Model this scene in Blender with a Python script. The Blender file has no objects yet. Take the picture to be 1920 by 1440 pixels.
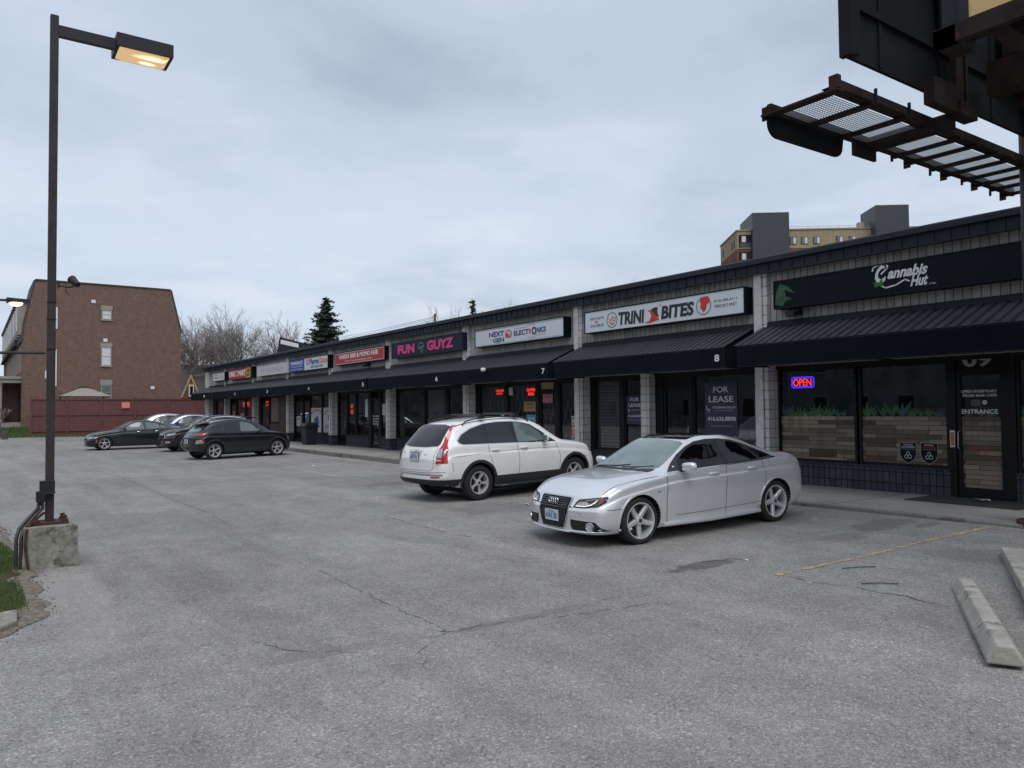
import bpy, bmesh, math, random
from math import sin, cos, pi, radians, atan2, sqrt, exp, atan
from mathutils import Vector, Matrix
from mathutils.bvhtree import BVHTree
from mathutils.geometry import tessellate_polygon

SC = bpy.context.scene
COL = SC.collection
random.seed(7)

# ------------------------------------------------------------------ camera
YAW, PITCH, ROLL = atan(1020/1450), .0324, .0088
F = Vector((sin(YAW)*cos(PITCH), cos(YAW)*cos(PITCH), sin(PITCH)))
r0 = Vector((cos(YAW), -sin(YAW), 0)); u0 = r0.cross(F)
rr = r0*cos(ROLL)-u0*sin(ROLL); uu = u0*cos(ROLL)+r0*sin(ROLL)
camd = bpy.data.cameras.new('camera'); cam = bpy.data.objects.new('camera', camd); COL.objects.link(cam)
M = Matrix((rr, uu, -F)).transposed().to_4x4(); M.translation = Vector((0, 0, 1.9))
cam.matrix_world = M
camd.sensor_width = 36; camd.lens = 36*1450/1920; camd.clip_end = 3000; camd.clip_start = .05
SC.camera = cam

# ------------------------------------------------------------------ world: nishita behind an overcast
SUN_EL, SUN_AZ = radians(58), radians(200)       # azimuth measured from +Y clockwise
W = bpy.data.worlds.new('World'); SC.world = W; W.use_nodes = True
nt = W.node_tree; nt.nodes.clear(); N = nt.nodes.new; Lk = nt.links.new
sky = N('ShaderNodeTexSky'); sky.sky_type = 'NISHITA'; sky.sun_disc = False
sky.sun_elevation = SUN_EL; sky.sun_rotation = SUN_AZ; sky.dust_density = 2.5; sky.air_density = 1.0
tc = N('ShaderNodeTexCoord'); sep = N('ShaderNodeSeparateXYZ'); Lk(tc.outputs['Generated'], sep.inputs[0])
def wm(op, a, b=None, clamp=False):
    n = N('ShaderNodeMath'); n.operation = op; n.use_clamp = clamp
    for i, v in enumerate((a, b)):
        if v is None: continue
        if isinstance(v, (int, float)): n.inputs[i].default_value = v
        else: Lk(v, n.inputs[i])
    return n.outputs[0]
# project the direction on a cloud plane: clouds flatten towards the horizon
zz = wm('ADD', wm('MAXIMUM', sep.outputs[2], 0.0), .16)
comb = N('ShaderNodeCombineXYZ'); Lk(wm('DIVIDE', sep.outputs[0], zz), comb.inputs[0]); Lk(wm('DIVIDE', sep.outputs[1], zz), comb.inputs[1])
def wnoise(scale, detail, rough, off, dist=0.):
    mp = N('ShaderNodeMapping'); Lk(comb.outputs[0], mp.inputs[0]); mp.inputs['Location'].default_value = off
    n = N('ShaderNodeTexNoise'); Lk(mp.outputs[0], n.inputs['Vector']); n.inputs['Scale'].default_value = scale
    n.inputs['Detail'].default_value = detail; n.inputs['Roughness'].default_value = rough; n.inputs['Distortion'].default_value = dist
    return n.outputs['Fac']
def wramp(f, stops):
    r = N('ShaderNodeValToRGB'); Lk(f, r.inputs[0]); r.color_ramp.interpolation = 'EASE'
    els = r.color_ramp.elements
    while len(els) < len(stops): els.new(.5)
    for e, (p, c) in zip(els, stops): e.position = p; e.color = (*c, 1)
    return r.outputs[0]
def wmix(f, a, b):
    m = N('ShaderNodeMix'); m.data_type = 'RGBA'
    if isinstance(f, (int, float)): m.inputs[0].default_value = f
    else: Lk(f, m.inputs[0])
    Lk(a, m.inputs[6]); Lk(b, m.inputs[7]); return m.outputs[2]
n1 = wnoise(.55, 5, .5, (3.1, .4, 0), .35)
n2 = wnoise(1.7, 6, .55, (7.3, 2.2, 1), .5)
n3 = wnoise(3.6, 5, .6, (1.3, 9.2, 2), .3)
mixn = wm('ADD', wm('MULTIPLY', n1, .62), wm('ADD', wm('MULTIPLY', n2, .28), wm('MULTIPLY', n3, .10)))
# a broad darker bank of cloud part way up the sky ahead
dotn = wm('ADD', wm('MULTIPLY', sep.outputs[0], sin(radians(37))), wm('MULTIPLY', sep.outputs[1], cos(radians(37))))
bd = wm('DIVIDE', wm('SUBTRACT', sep.outputs[2], .415), .075); band = wm('SUBTRACT', 1.0, wm('MULTIPLY', bd, bd), True)
mask = wm('MULTIPLY', wm('SUBTRACT', dotn, .78, True), 7.0, True)
mixn = wm('SUBTRACT', mixn, wm('MULTIPLY', wm('MULTIPLY', band, mask), wm('MULTIPLY', n3, .24)))
cloud = wramp(mixn, [(.34, (.275, .325, .395)), (.45, (.365, .420, .495)), (.55, (.430, .482, .560)), (.68, (.500, .540, .605))])
# thin bright band towards the horizon
hz = wm('POWER', wm('SUBTRACT', 1.0, wm('MAXIMUM', sep.outputs[2], 0.0), True), 6)
rgbh = N('ShaderNodeRGB'); rgbh.outputs[0].default_value = (.45, .52, .595, 1)
cloud = wmix(wm('MULTIPLY', hz, .55), cloud, rgbh.outputs[0])
# small white/pinkish cumulus low over the trees
n4 = wnoise(2.3, 5, .55, (4.6, 6.1, 3), .2)
low = wm('MULTIPLY', wm('MULTIPLY', wm('SUBTRACT', n4, .50, True), 7, True), wm('MULTIPLY', hz, 1.0))
rgbp = N('ShaderNodeRGB'); rgbp.outputs[0].default_value = (.66, .64, .66, 1)
cloud = wmix(wm('MULTIPLY', low, .6), cloud, rgbp.outputs[0])
bg1 = N('ShaderNodeBackground'); Lk(sky.outputs[0], bg1.inputs[0]); bg1.inputs[1].default_value = .1
bg2 = N('ShaderNodeBackground'); Lk(cloud, bg2.inputs[0]); bg2.inputs[1].default_value = 1.06
ms = N('ShaderNodeMixShader'); ms.inputs[0].default_value = .90; Lk(bg1.outputs[0], ms.inputs[1]); Lk(bg2.outputs[0], ms.inputs[2])
wo = N('ShaderNodeOutputWorld'); Lk(ms.outputs[0], wo.inputs[0])

# ------------------------------------------------------------------ sun behind cloud
sd = bpy.data.lights.new('sun', 'SUN'); sd.energy = 1.1; sd.angle = radians(38); sd.color = (1, .97, .93)
so = bpy.data.objects.new('sun', sd); COL.objects.link(so)
sdir = Vector((sin(SUN_AZ)*cos(SUN_EL), cos(SUN_AZ)*cos(SUN_EL), sin(SUN_EL)))
so.rotation_euler = sdir.to_track_quat('Z', 'Y').to_euler(); so.location = (0, 0, 40)

SC.view_settings.view_transform = 'Standard'; SC.view_settings.look = 'None'
SC.view_settings.exposure = .55; SC.view_settings.gamma = 1
SC.cycles.max_bounces = 6; SC.cycles.transparent_max_bounces = 12
SC.cycles.use_denoising = True

# ------------------------------------------------------------------ materials
MATS = {}
def node_mat(name):
    m = bpy.data.materials.new(name); m.use_nodes = True
    nt = m.node_tree; nt.nodes.clear()
    o = nt.nodes.new('ShaderNodeOutputMaterial'); p = nt.nodes.new('ShaderNodeBsdfPrincipled')
    nt.links.new(p.outputs[0], o.inputs[0]); MATS[name] = m
    return m, nt, p, o
class G:
    "tiny node helper"
    def __init__(s, nt): s.nt = nt
    def n(s, t, **k):
        x = s.nt.nodes.new(t)
        for a, b in k.items(): setattr(x, a, b)
        return x
    def l(s, a, b): s.nt.links.new(a, b)
    def math(s, op, a, b=0., clamp=False):
        x = s.n('ShaderNodeMath', operation=op, use_clamp=clamp)
        for i, v in enumerate((a, b)):
            if isinstance(v, (int, float)): x.inputs[i].default_value = v
            else: s.l(v, x.inputs[i])
        return x.outputs[0]
    def noise(s, vec, scale, detail=3, rough=.5, dist=0.):
        x = s.n('ShaderNodeTexNoise'); s.l(vec, x.inputs['Vector'])
        x.inputs['Scale'].default_value = scale; x.inputs['Detail'].default_value = detail
        x.inputs['Roughness'].default_value = rough; x.inputs['Distortion'].default_value = dist
        return x.outputs['Fac']
    def ramp(s, f, stops, interp='LINEAR'):
        x = s.n('ShaderNodeValToRGB'); s.l(f, x.inputs[0]); x.color_ramp.interpolation = interp
        e = x.color_ramp.elements
        while len(e) < len(stops): e.new(.5)
        for q, (p, c) in zip(e, stops):
            q.position = p; q.color = (*c, 1) if isinstance(c, tuple) else (c, c, c, 1)
        return x.outputs[0]
    def mix(s, f, a, b, bt='MIX'):
        x = s.n('ShaderNodeMix', data_type='RGBA', blend_type=bt)
        for i, v in ((0, f), (6, a), (7, b)):
            if isinstance(v, (int, float)): x.inputs[i].default_value = v
            elif isinstance(v, tuple): x.inputs[i].default_value = (*v, 1)
            else: s.l(v, x.inputs[i])
        return x.outputs[2]
    def coord(s, kind='Object'):
        return s.n('ShaderNodeTexCoord').outputs[kind]
    def worldpos(s):
        return s.n('ShaderNodeNewGeometry').outputs['Position']
    def mapping(s, v, scale=(1, 1, 1), rot=(0, 0, 0), loc=(0, 0, 0)):
        x = s.n('ShaderNodeMapping'); s.l(v, x.inputs[0]); x.inputs['Scale'].default_value = scale
        x.inputs['Rotation'].default_value = rot; x.inputs['Location'].default_value = loc
        return x.outputs[0]
    def bump(s, h, strength, dist=.01):
        x = s.n('ShaderNodeBump'); s.l(h, x.inputs['Height']); x.inputs['Strength'].default_value = strength
        x.inputs['Distance'].default_value = dist
        return x.outputs[0]
def simple(name, col, rough=.6, metal=0., var=.12, scale=3., bump=0., bscale=60., coat=0., spec=.5, emis=None, estr=0., var2=None):
    m, nt, p, o = node_mat(name); g = G(nt)
    c = g.coord()
    f = g.noise(c, scale, 5, .6)
    lo = tuple(x*(1-var) for x in col); hi = tuple(min(1, x*(1+var)) for x in col)
    colr = g.ramp(f, [(.3, lo), (.7, hi)])
    if var2:
        colr = g.mix(g.ramp(g.noise(c, var2[1], 6, .65), [(var2[2], 0.), (var2[2]+.12, 1.)]), colr, var2[0])
    g.l(colr, p.inputs['Base Color'])
    p.inputs['Roughness'].default_value = rough; p.inputs['Metallic'].default_value = metal
    p.inputs['Coat Weight'].default_value = coat; p.inputs['Coat Roughness'].default_value = .04
    p.inputs['Specular IOR Level'].default_value = spec
    if bump: g.l(g.bump(g.noise(c, bscale, 4, .6), bump), p.inputs['Normal'])
    if emis:
        p.inputs['Emission Color'].default_value = (*emis, 1); p.inputs['Emission Strength'].default_value = estr
    return m

def make_asphalt():
    m, nt, p, o = node_mat('asphalt'); g = G(nt); c = g.worldpos()
    big = g.noise(c, .22, 5, .6, .4); med = g.noise(c, 1.6, 6, .65); fine = g.noise(c, 70, 3, .7)
    vor = g.n('ShaderNodeTexVoronoi'); g.l(c, vor.inputs['Vector']); vor.inputs['Scale'].default_value = 95
    sepc = g.n('ShaderNodeSeparateColor'); g.l(vor.outputs['Color'], sepc.inputs[0])
    stone = g.ramp(sepc.outputs[0], [(0., .55), (.35, .88), (.75, 1.08), (.90, 1.30), (1., 1.9)])
    vor2 = g.n('ShaderNodeTexVoronoi'); g.l(c, vor2.inputs['Vector']); vor2.inputs['Scale'].default_value = 38
    sep2 = g.n('ShaderNodeSeparateColor'); g.l(vor2.outputs['Color'], sep2.inputs[0])
    stone2 = g.ramp(sep2.outputs[1], [(0., .62), (.1, 1.), (.93, 1.), (1., 1.5)])
    base = g.ramp(big, [(.3, (.222, .214, .206)), (.7, (.290, .279, .264))])
    base = g.mix(.75, base, g.ramp(med, [(.3, .78), (.7, 1.16)]), 'MULTIPLY')
    base = g.mix(.8, base, stone, 'MULTIPLY'); base = g.mix(.7, base, stone2, 'MULTIPLY')
    # streaks of wear along the driving direction (Y)
    st = g.noise(g.mapping(c, (1.3, .09, 1)), 1.6, 5, .6)
    base = g.mix(.6, base, g.ramp(st, [(.35, .80), (.65, 1.10)]), 'MULTIPLY')
    dr = g.noise(g.mapping(c, (1, 1, 1), loc=(5, 3, 0)), 5.5, 7, .72)      # scattered drips and tar spots
    base = g.mix(g.ramp(dr, [(.66, 0.), (.74, .55)]), base, (.13, .125, .12))
    pt = g.noise(g.mapping(c, (.35, .12, 1), loc=(2, 7, 0)), 1.0, 3, .5)     # old overlays, slightly different in tone
    base = g.mix(.7, base, g.ramp(pt, [(.46, .90), (.475, 1.05)]), 'MULTIPLY')
    # stains and worn patches: each has a place
    sp = g.n('ShaderNodeSeparateXYZ'); g.l(c, sp.inputs[0])
    dn = g.noise(c, 3.4, 9, .78)
    def blot(x, y, rx, ry, col, strength, hard=3.0):
        nonlocal base
        dx = g.math('DIVIDE', g.math('SUBTRACT', sp.outputs[0], x), rx); dy = g.math('DIVIDE', g.math('SUBTRACT', sp.outputs[1], y), ry)
        d = g.math('ADD', g.math('MULTIPLY', dx, dx), g.math('MULTIPLY', dy, dy))
        d = g.math('ADD', d, g.math('MULTIPLY', g.math('SUBTRACT', dn, .5), 4.6))
        f = g.math('MULTIPLY', g.math('MULTIPLY', g.math('SUBTRACT', 1., d, True), hard, True), strength)
        base = g.mix(f, base, col)
    for a in [(10.9, 6.15, .75, .32, (.12, .115, .11), .6), (9.7, 6.0, .5, .25, (.14, .13, .125), .5), (11.3, 5.7, .3, .12, (.10, .10, .10), .6),
              (7.0, 6.12, .55, .17, (.085, .075, .066), .68), (4.2, 5.75, 1.0, .10, (.15, .14, .135), .5), (2.3, 5.9, .5, .14, (.15, .14, .13), .45),
              (8.0, 11.9, .9, .8, (.10, .10, .10), .35), (9.6, 4.3, .5, .5, (.10, .10, .10), .35), (8.9, 17.5, 1.2, .5, (.12, .11, .11), .5),
              (7.4, 2.5, .45, .25, (.34, .33, .32), .6), (.95, 9.6, .35, 1.4, (.40, .38, .36), .22), (.9, 7.6, .25, .7, (.36, .34, .32), .22), (9.6, 13.2, .6, .5, (.08, .08, .08), .5)]:
        blot(*a)
    g.l(base, p.inputs['Base Color']); p.inputs['Roughness'].default_value = .92; p.inputs['Specular IOR Level'].default_value = .25
    h = g.math('ADD', g.math('MULTIPLY', fine, .6), vor.outputs['Distance'])
    g.l(g.bump(h, .55, .006), p.inputs['Normal'])
make_asphalt()

def make_blocks(name, lo, hi, bw, bh, mortar, offset=0., msize=.012, bumpd=.012, stain=None, freq=2):
    m, nt, p, o = node_mat(name); g = G(nt); c = g.worldpos()
    sp = g.n('ShaderNodeSeparateXYZ'); g.l(c, sp.inputs[0])
    cb = g.n('ShaderNodeCombineXYZ'); g.l(g.math('ADD', sp.outputs[0], sp.outputs[1]), cb.inputs[0]); g.l(sp.outputs[2], cb.inputs[1])
    b = g.n('ShaderNodeTexBrick', offset=offset, offset_frequency=freq); g.l(cb.outputs[0], b.inputs['Vector'])
    b.inputs['Scale'].default_value = 1; b.inputs['Brick Width'].default_value = bw; b.inputs['Row Height'].default_value = bh
    b.inputs['Mortar Size'].default_value = msize; b.inputs['Mortar Smooth'].default_value = .2; b.inputs['Bias'].default_value = 0
    b.inputs['Color1'].default_value = (*lo, 1); b.inputs['Color2'].default_value = (*hi, 1); b.inputs['Mortar'].default_value = (*mortar, 1)
    col = g.mix(.6, b.outputs['Color'], g.ramp(g.noise(c, 2.5, 6, .65), [(.3, .72), (.7, 1.15)]), 'MULTIPLY')
    if stain:
        drip = g.noise(g.mapping(c, (3, 3, .5)), 1.5, 6, .7)
        col = g.mix(g.ramp(drip, [(.52, 0.), (.75, stain[1])]), col, stain[0])
    g.l(col, p.inputs['Base Color']); p.inputs['Roughness'].default_value = .85; p.inputs['Specular IOR Level'].default_value = .25
    h = g.math('ADD', g.math('MULTIPLY', g.math('SUBTRACT', 1., b.outputs['Fac']), 1.), g.math('MULTIPLY', g.noise(c, 30, 4, .7), .5))
    g.l(g.bump(h, .7, bumpd), p.inputs['Normal'])
make_blocks('white_block', (.58, .57, .555), (.68, .67, .655), .40, .205, (.22, .21, .20), msize=.009, stain=((.30, .275, .25), .7))
make_blocks('white_block_wall', (.34, .325, .31), (.45, .435, .415), .152, .62, (.13, .12, .115), msize=.010, stain=((.22, .195, .175), .8))
make_blocks('grey_block', (.045, .052, .063), (.064, .072, .084), .125, .215, (.012, .014, .018), msize=.010)
make_blocks('brown_brick', (.165, .094, .066), (.225, .132, .094), .22, .075, (.20, .155, .13), offset=.5, msize=.012, stain=((.085, .05, .04), .6))
make_blocks('red_brick', (.16, .055, .04), (.21, .075, .055), .22, .075, (.2, .13, .11), offset=.5)
make_blocks('beige_brick', (.34, .26, .17), (.40, .31, .205), .22, .075, (.36, .30, .22), offset=.5, msize=.008)
make_blocks('weathered_planks', (.075, .052, .038), (.34, .28, .215), .62, .085, (.05, .04, .03), offset=.37, msize=.005, bumpd=.002, stain=((.085, .05, .03), .85), freq=3)

simple('white_paint', (.50, .495, .485), .6, var=.16, scale=6, var2=((.30, .28, .26), 5, .58))
simple('grime_white', (.58, .575, .565), .7, var=.15, scale=5, var2=((.2, .18, .16), 3, .6))
simple('concrete', (.34, .325, .29), .9, var=.28, scale=5, bump=.8, bscale=30, var2=((.17, .16, .14), 4.5, .55))
simple('sidewalk_concrete', (.27, .258, .24), .9, var=.16, scale=.9, bump=.3, bscale=50, var2=((.14, .135, .13), 1.3, .58))
simple('old_concrete', (.235, .225, .19), .95, var=.34, scale=11, bump=1., bscale=28, var2=((.10, .10, .078), 9, .53))
simple('kerb_concrete', (.21, .20, .185), .95, var=.25, scale=3, bump=.7, bscale=35, var2=((.10, .09, .08), 3, .52))
simple('black_metal', (.014, .016, .021), .5, var=.2, scale=2, spec=.3)
simple('fascia_metal', (.018, .024, .034), .55, var=.25, scale=1.5, spec=.3)
simple('awning_metal', (.034, .038, .046), .5, var=.22, scale=1.5, bump=.1, bscale=8, spec=.35)
simple('awning_pan', (.012, .014, .018), .6, var=.3, scale=1.5, spec=.25)
simple('awning_fabric', (.004, .006, .010), .8, var=.3, scale=2, spec=.12)
simple('frame_black', (.006, .0065, .008), .5, var=.2, spec=.25)
simple('sign_white', (.62, .66, .70), .45, var=.03, scale=1)
simple('sign_cream', (.56, .56, .55), .5, var=.05, scale=1)
simple('sign_black', (.003, .006, .010), .5, var=.2, spec=.15)
simple('sign_dark', (.012, .016, .030), .5, var=.15, spec=.2)
simple('sign_red', (.42, .022, .030), .45, var=.05)
simple('sign_blue', (.02, .06, .36), .45, var=.05)
simple('sign_yellow', (.55, .36, .02), .45, var=.1)
simple('magenta', (.72, .035, .22), .45, var=.04)
simple('letter_white', (.72, .72, .72), .5, var=.03)
simple('letter_grey', (.40, .40, .40), .5, var=.05)
simple('letter_black', (.02, .02, .028), .5, var=.03)
simple('letter_navy', (.03, .035, .14), .5, var=.03)
simple('letter_red', (.60, .03, .03), .5, var=.03)
simple('letter_orange', (.75, .16, .04), .5, var=.03)
simple('letter_blue', (.03, .07, .36), .5, var=.03)
simple('leaf_print', (.020, .085, .026), .5, var=.5, scale=9)
simple('leaf_emblem_green', (.03, .15, .04), .5, var=.4, scale=9)
simple('mushroom_teal', (.10, .26, .25), .5, var=.3)
simple('leaf_print_blue', (.018, .07, .075), .5, var=.4, scale=9)
simple('lease_purple', (.030, .026, .075), .45, var=.15, scale=2)
simple('paper_tan', (.36, .25, .11), .7, var=.1)
simple('paper_blue', (.08, .28, .45), .6, var=.1)
simple('paper_orange', (.62, .13, .035), .6, var=.15)
simple('paper_white', (.6, .6, .6), .6, var=.06)
simple('paper_pink', (.40, .16, .20), .6, var=.5, scale=9)
simple('cream_panel', (.50, .44, .36), .6, var=.06)
simple('maroon_panel', (.060, .022, .022), .5, var=.2)
simple('maroon_fence', (.135, .046, .045), .6, var=.14, scale=1.5, bump=.1, bscale=6)
simple('neon_red', (.9, .05, .03), .4, emis=(1, .035, .02), estr=1.5)
simple('neon_orange', (.9, .2, .03), .4, emis=(1, .09, .02), estr=.7)
simple('neon_blue', (.1, .05, .9), .4, emis=(.07, .035, 1), estr=1.0)
simple('dark_interior', (.30, .30, .31), .8, var=.5, scale=1.2)
simple('shelf_goods', (.34, .24, .18), .7, var=.95, scale=5)
simple('shutter', (.19, .20, .21), .5, var=.15, scale=1)
simple('lattice', (.40, .41, .42), .5, var=.1)
simple('rubber_mat', (.035, .033, .033), .95, var=.2, bump=.3)
simple('bin_plastic', (.018, .020, .026), .5, var=.2)
simple('pole_brown', (.040, .031, .030), .6, var=.25, scale=3, spec=.3, var2=((.075, .057, .050), 9, .62))
simple('lamp_housing', (.024, .022, .027), .5, var=.1, spec=.3)
simple('rust', (.062, .027, .018), .9, var=.4, scale=12, bump=.5)
simple('conduit', (.028, .025, .026), .5, var=.25, scale=8, var2=((.10, .05, .035), 12, .6))
simple('lamp_glow', (.8, .6, .35), .4, emis=(1, .60, .26), estr=1.25)
simple('lamp_bright', (.8, .7, .5), .4, emis=(1, .72, .36), estr=3.2)
simple('rusty_steel', (.026, .018, .016), .8, var=.4, scale=3, spec=.2, var2=((.05, .026, .020), 4, .56))
simple('dark_steel', (.009, .010, .013), .75, var=.35, scale=2, spec=.2)
simple('ad_print', (.80, .40, .20), .5, var=.35, scale=.35)
simple('galvanised', (.42, .43, .44), .5, metal=.3, var=.1)
simple('yellow_paint', (.43, .315, .165), .85, var=.25, scale=8, var2=((.26, .235, .20), 22, .46))
simple('crack_fill', (.125, .12, .115), .98, var=.3, scale=8)
simple('bark', (.115, .095, .085), .95, var=.25, scale=3)
simple('twig', (.235, .205, .190), .95, var=.25, scale=.8)
simple('conifer', (.028, .055, .040), .85, var=.45, scale=1.3)
simple('shrub', (.05, .06, .03), .9, var=.4)
simple('cool_render', (.13, .15, .16), .9, var=.5, scale=.5)
simple('shingle', (.075, .065, .065), .9, var=.3, scale=4)
simple('shingle_tan', (.28, .25, .215), .9, var=.22, scale=5)
simple('stone_trim', (.30, .275, .24), .8, var=.08)
simple('window_blind', (.62, .64, .63), .5, var=.05)
simple('wood_tan', (.42, .32, .17), .7, var=.1)
simple('metal_cladding', (.050, .053, .062), .5, var=.06)
simple('litter_white', (.7, .7, .7), .7, var=.1)
simple('litter_brown', (.10, .06, .035), .9, var=.3)
simple('sign_face_red', (.68, .12, .09), .5, var=.06)
simple('twig_green', (.02, .06, .05), .8, var=.2)
simple('soil', (.13, .108, .078), .95, var=.4, scale=14, bump=.6, var2=((.22, .20, .175), 16, .48))
# lawn
def make_lawn():
    m, nt, p, o = node_mat('lawn'); g = G(nt); c = g.worldpos()
    f = g.noise(c, 3, 6, .7); f2 = g.noise(c, 45, 3, .7)
    col = g.ramp(f, [(.36, (.095, .068, .045)), (.48, (.060, .068, .030)), (.66, (.055, .090, .028))])
    col = g.mix(.7, col, g.ramp(f2, [(.3, .55), (.7, 1.35)]), 'MULTIPLY')
    g.l(col, p.inputs['Base Color']); p.inputs['Roughness'].default_value = 1; p.inputs['Specular IOR Level'].default_value = .1
    g.l(g.bump(f2, .8, .03), p.inputs['Normal'])
make_lawn()
def make_blade():
    m, nt, p, o = node_mat('grass_blade'); g = G(nt); c = g.worldpos()
    col = g.ramp(g.noise(c, 5, 4, .7), [(.3, (.17, .14, .07)), (.45, (.075, .115, .03)), (.75, (.10, .17, .045))])
    g.l(col, p.inputs['Base Color']); p.inputs['Roughness'].default_value = .8
make_blade()
def make_ad():
    m, nt, p, o = node_mat('ad_face'); g = G(nt); c = g.worldpos()
    spx = g.n('ShaderNodeSeparateXYZ'); g.l(c, spx.inputs[0]); fy = g.math('MULTIPLY', g.math('SUBTRACT', 3.4, spx.outputs[1]), .55); fy = g.math('ADD', fy, g.math('MULTIPLY', g.noise(c, 2, 3, .5), .3)); col = g.ramp(fy, [(.1, (.62, .50, .22)), (.45, (.76, .42, .20)), (.9, (.80, .27, .20))])
    g.l(col, p.inputs['Base Color']); p.inputs['Roughness'].default_value = .5
make_ad()
# window glass: clear tinted with true reflections
def glass(name, tint, ior=1.5, base=.04):
    m = bpy.data.materials.new(name); m.use_nodes = True; nt = m.node_tree; nt.nodes.clear(); g = G(nt)
    o = g.n('ShaderNodeOutputMaterial'); t = g.n('ShaderNodeBsdfTransparent'); t.inputs[0].default_value = (*tint, 1)
    gl = g.n('ShaderNodeBsdfGlossy'); gl.inputs['Roughness'].default_value = .015; gl.inputs[0].default_value = (.92, .95, 1, 1)
    fr = g.n('ShaderNodeFresnel'); fr.inputs[0].default_value = ior
    mx = g.n('ShaderNodeMixShader'); g.l(g.math('ADD', fr.outputs[0], base, True), mx.inputs[0])
    g.l(t.outputs[0], mx.inputs[1]); g.l(gl.outputs[0], mx.inputs[2]); g.l(mx.outputs[0], o.inputs[0]); MATS[name] = m
glass('shop_glass', (.80, .82, .84), 1.52, .05); glass('dark_glass', (.22, .24, .26), 1.5, .03)
# car materials
def paint(name, col, metal=.0, rough=.35, coat=1., dirtk=.55):
    m, nt, p, o = node_mat(name); g = G(nt); c = g.coord()
    dirt = g.noise(c, 2.2, 5, .6)
    z = g.n('ShaderNodeSeparateXYZ'); g.l(c, z.inputs[0])
    colr = g.ramp(dirt, [(.3, tuple(x*.95 for x in col)), (.7, tuple(min(1, x*1.03) for x in col))])
    road = g.math('MULTIPLY', g.math('SUBTRACT', .50, z.outputs[2], True), g.math('MULTIPLY', dirt, dirtk))
    colr = g.mix(road, colr, (.14, .13, .12))
    g.l(colr, p.inputs['Base Color']); p.inputs['Metallic'].default_value = metal; p.inputs['Roughness'].default_value = rough
    p.inputs['Coat Weight'].default_value = coat; p.inputs['Coat Roughness'].default_value = .03
paint('paint_silver', (.80, .81, .825), .55, .28)
paint('paint_white', (.84, .84, .825), 0, .4)
paint('paint_black', (.004, .005, .008), 0, .3, .7, .12)
paint('paint_brown', (.012, .009, .011), .2, .3, .8, .12)
paint('paint_charcoal', (.010, .010, .013), .2, .3, .8, .12)
paint('paint_blue', (.015, .035, .13), .4, .3)
paint('paint_grey', (.42, .43, .46), .7, .35)
simple('car_glass', (.010, .013, .014), .03, var=.1, spec=.6)
simple('car_glass_light', (.12, .16, .155), .03, var=.25, scale=1.1, coat=.5, spec=.5)
simple('car_glass_tint', (.002, .002, .003), .04, var=.1, spec=.35)
simple('windscreen_glass', (.19, .24, .235), .03, var=.3, scale=1.3, coat=.5, spec=.5)
simple('tyre_rubber', (.016, .016, .017), .85, var=.15)
simple('alloy', (.58, .58, .59), .32, metal=.45, var=.06)
simple('alloy_dark', (.045, .045, .05), .45, metal=.5)
simple('chrome', (.72, .73, .75), .12, metal=1, var=.03)
simple('black_trim', (.016, .017, .019), .5, var=.15)
simple('cladding', (.022, .024, .028), .65, var=.15)
simple('gap_black', (.006, .006, .007), .8)
simple('lamp_red', (.45, .012, .012), .12, var=.1, coat=1)
simple('lamp_clear', (.42, .44, .46), .12, metal=.4, var=.3, scale=20, coat=1)
simple('lamp_dark', (.035, .036, .04), .1, metal=.3, coat=1)
simple('lamp_amber', (.55, .14, .03), .15, coat=1)
simple('lamp_marker', (.20, .035, .025), .12, coat=1)
simple('lamp_led', (.8, .8, .75), .2, emis=(1, .93, .8), estr=.35)
simple('plate_white', (.60, .64, .70), .4, var=.03)
simple('sunroof_black', (.006, .007, .009), .05, coat=1)

def mt(x): return MATS[x] if isinstance(x, str) else x

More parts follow.
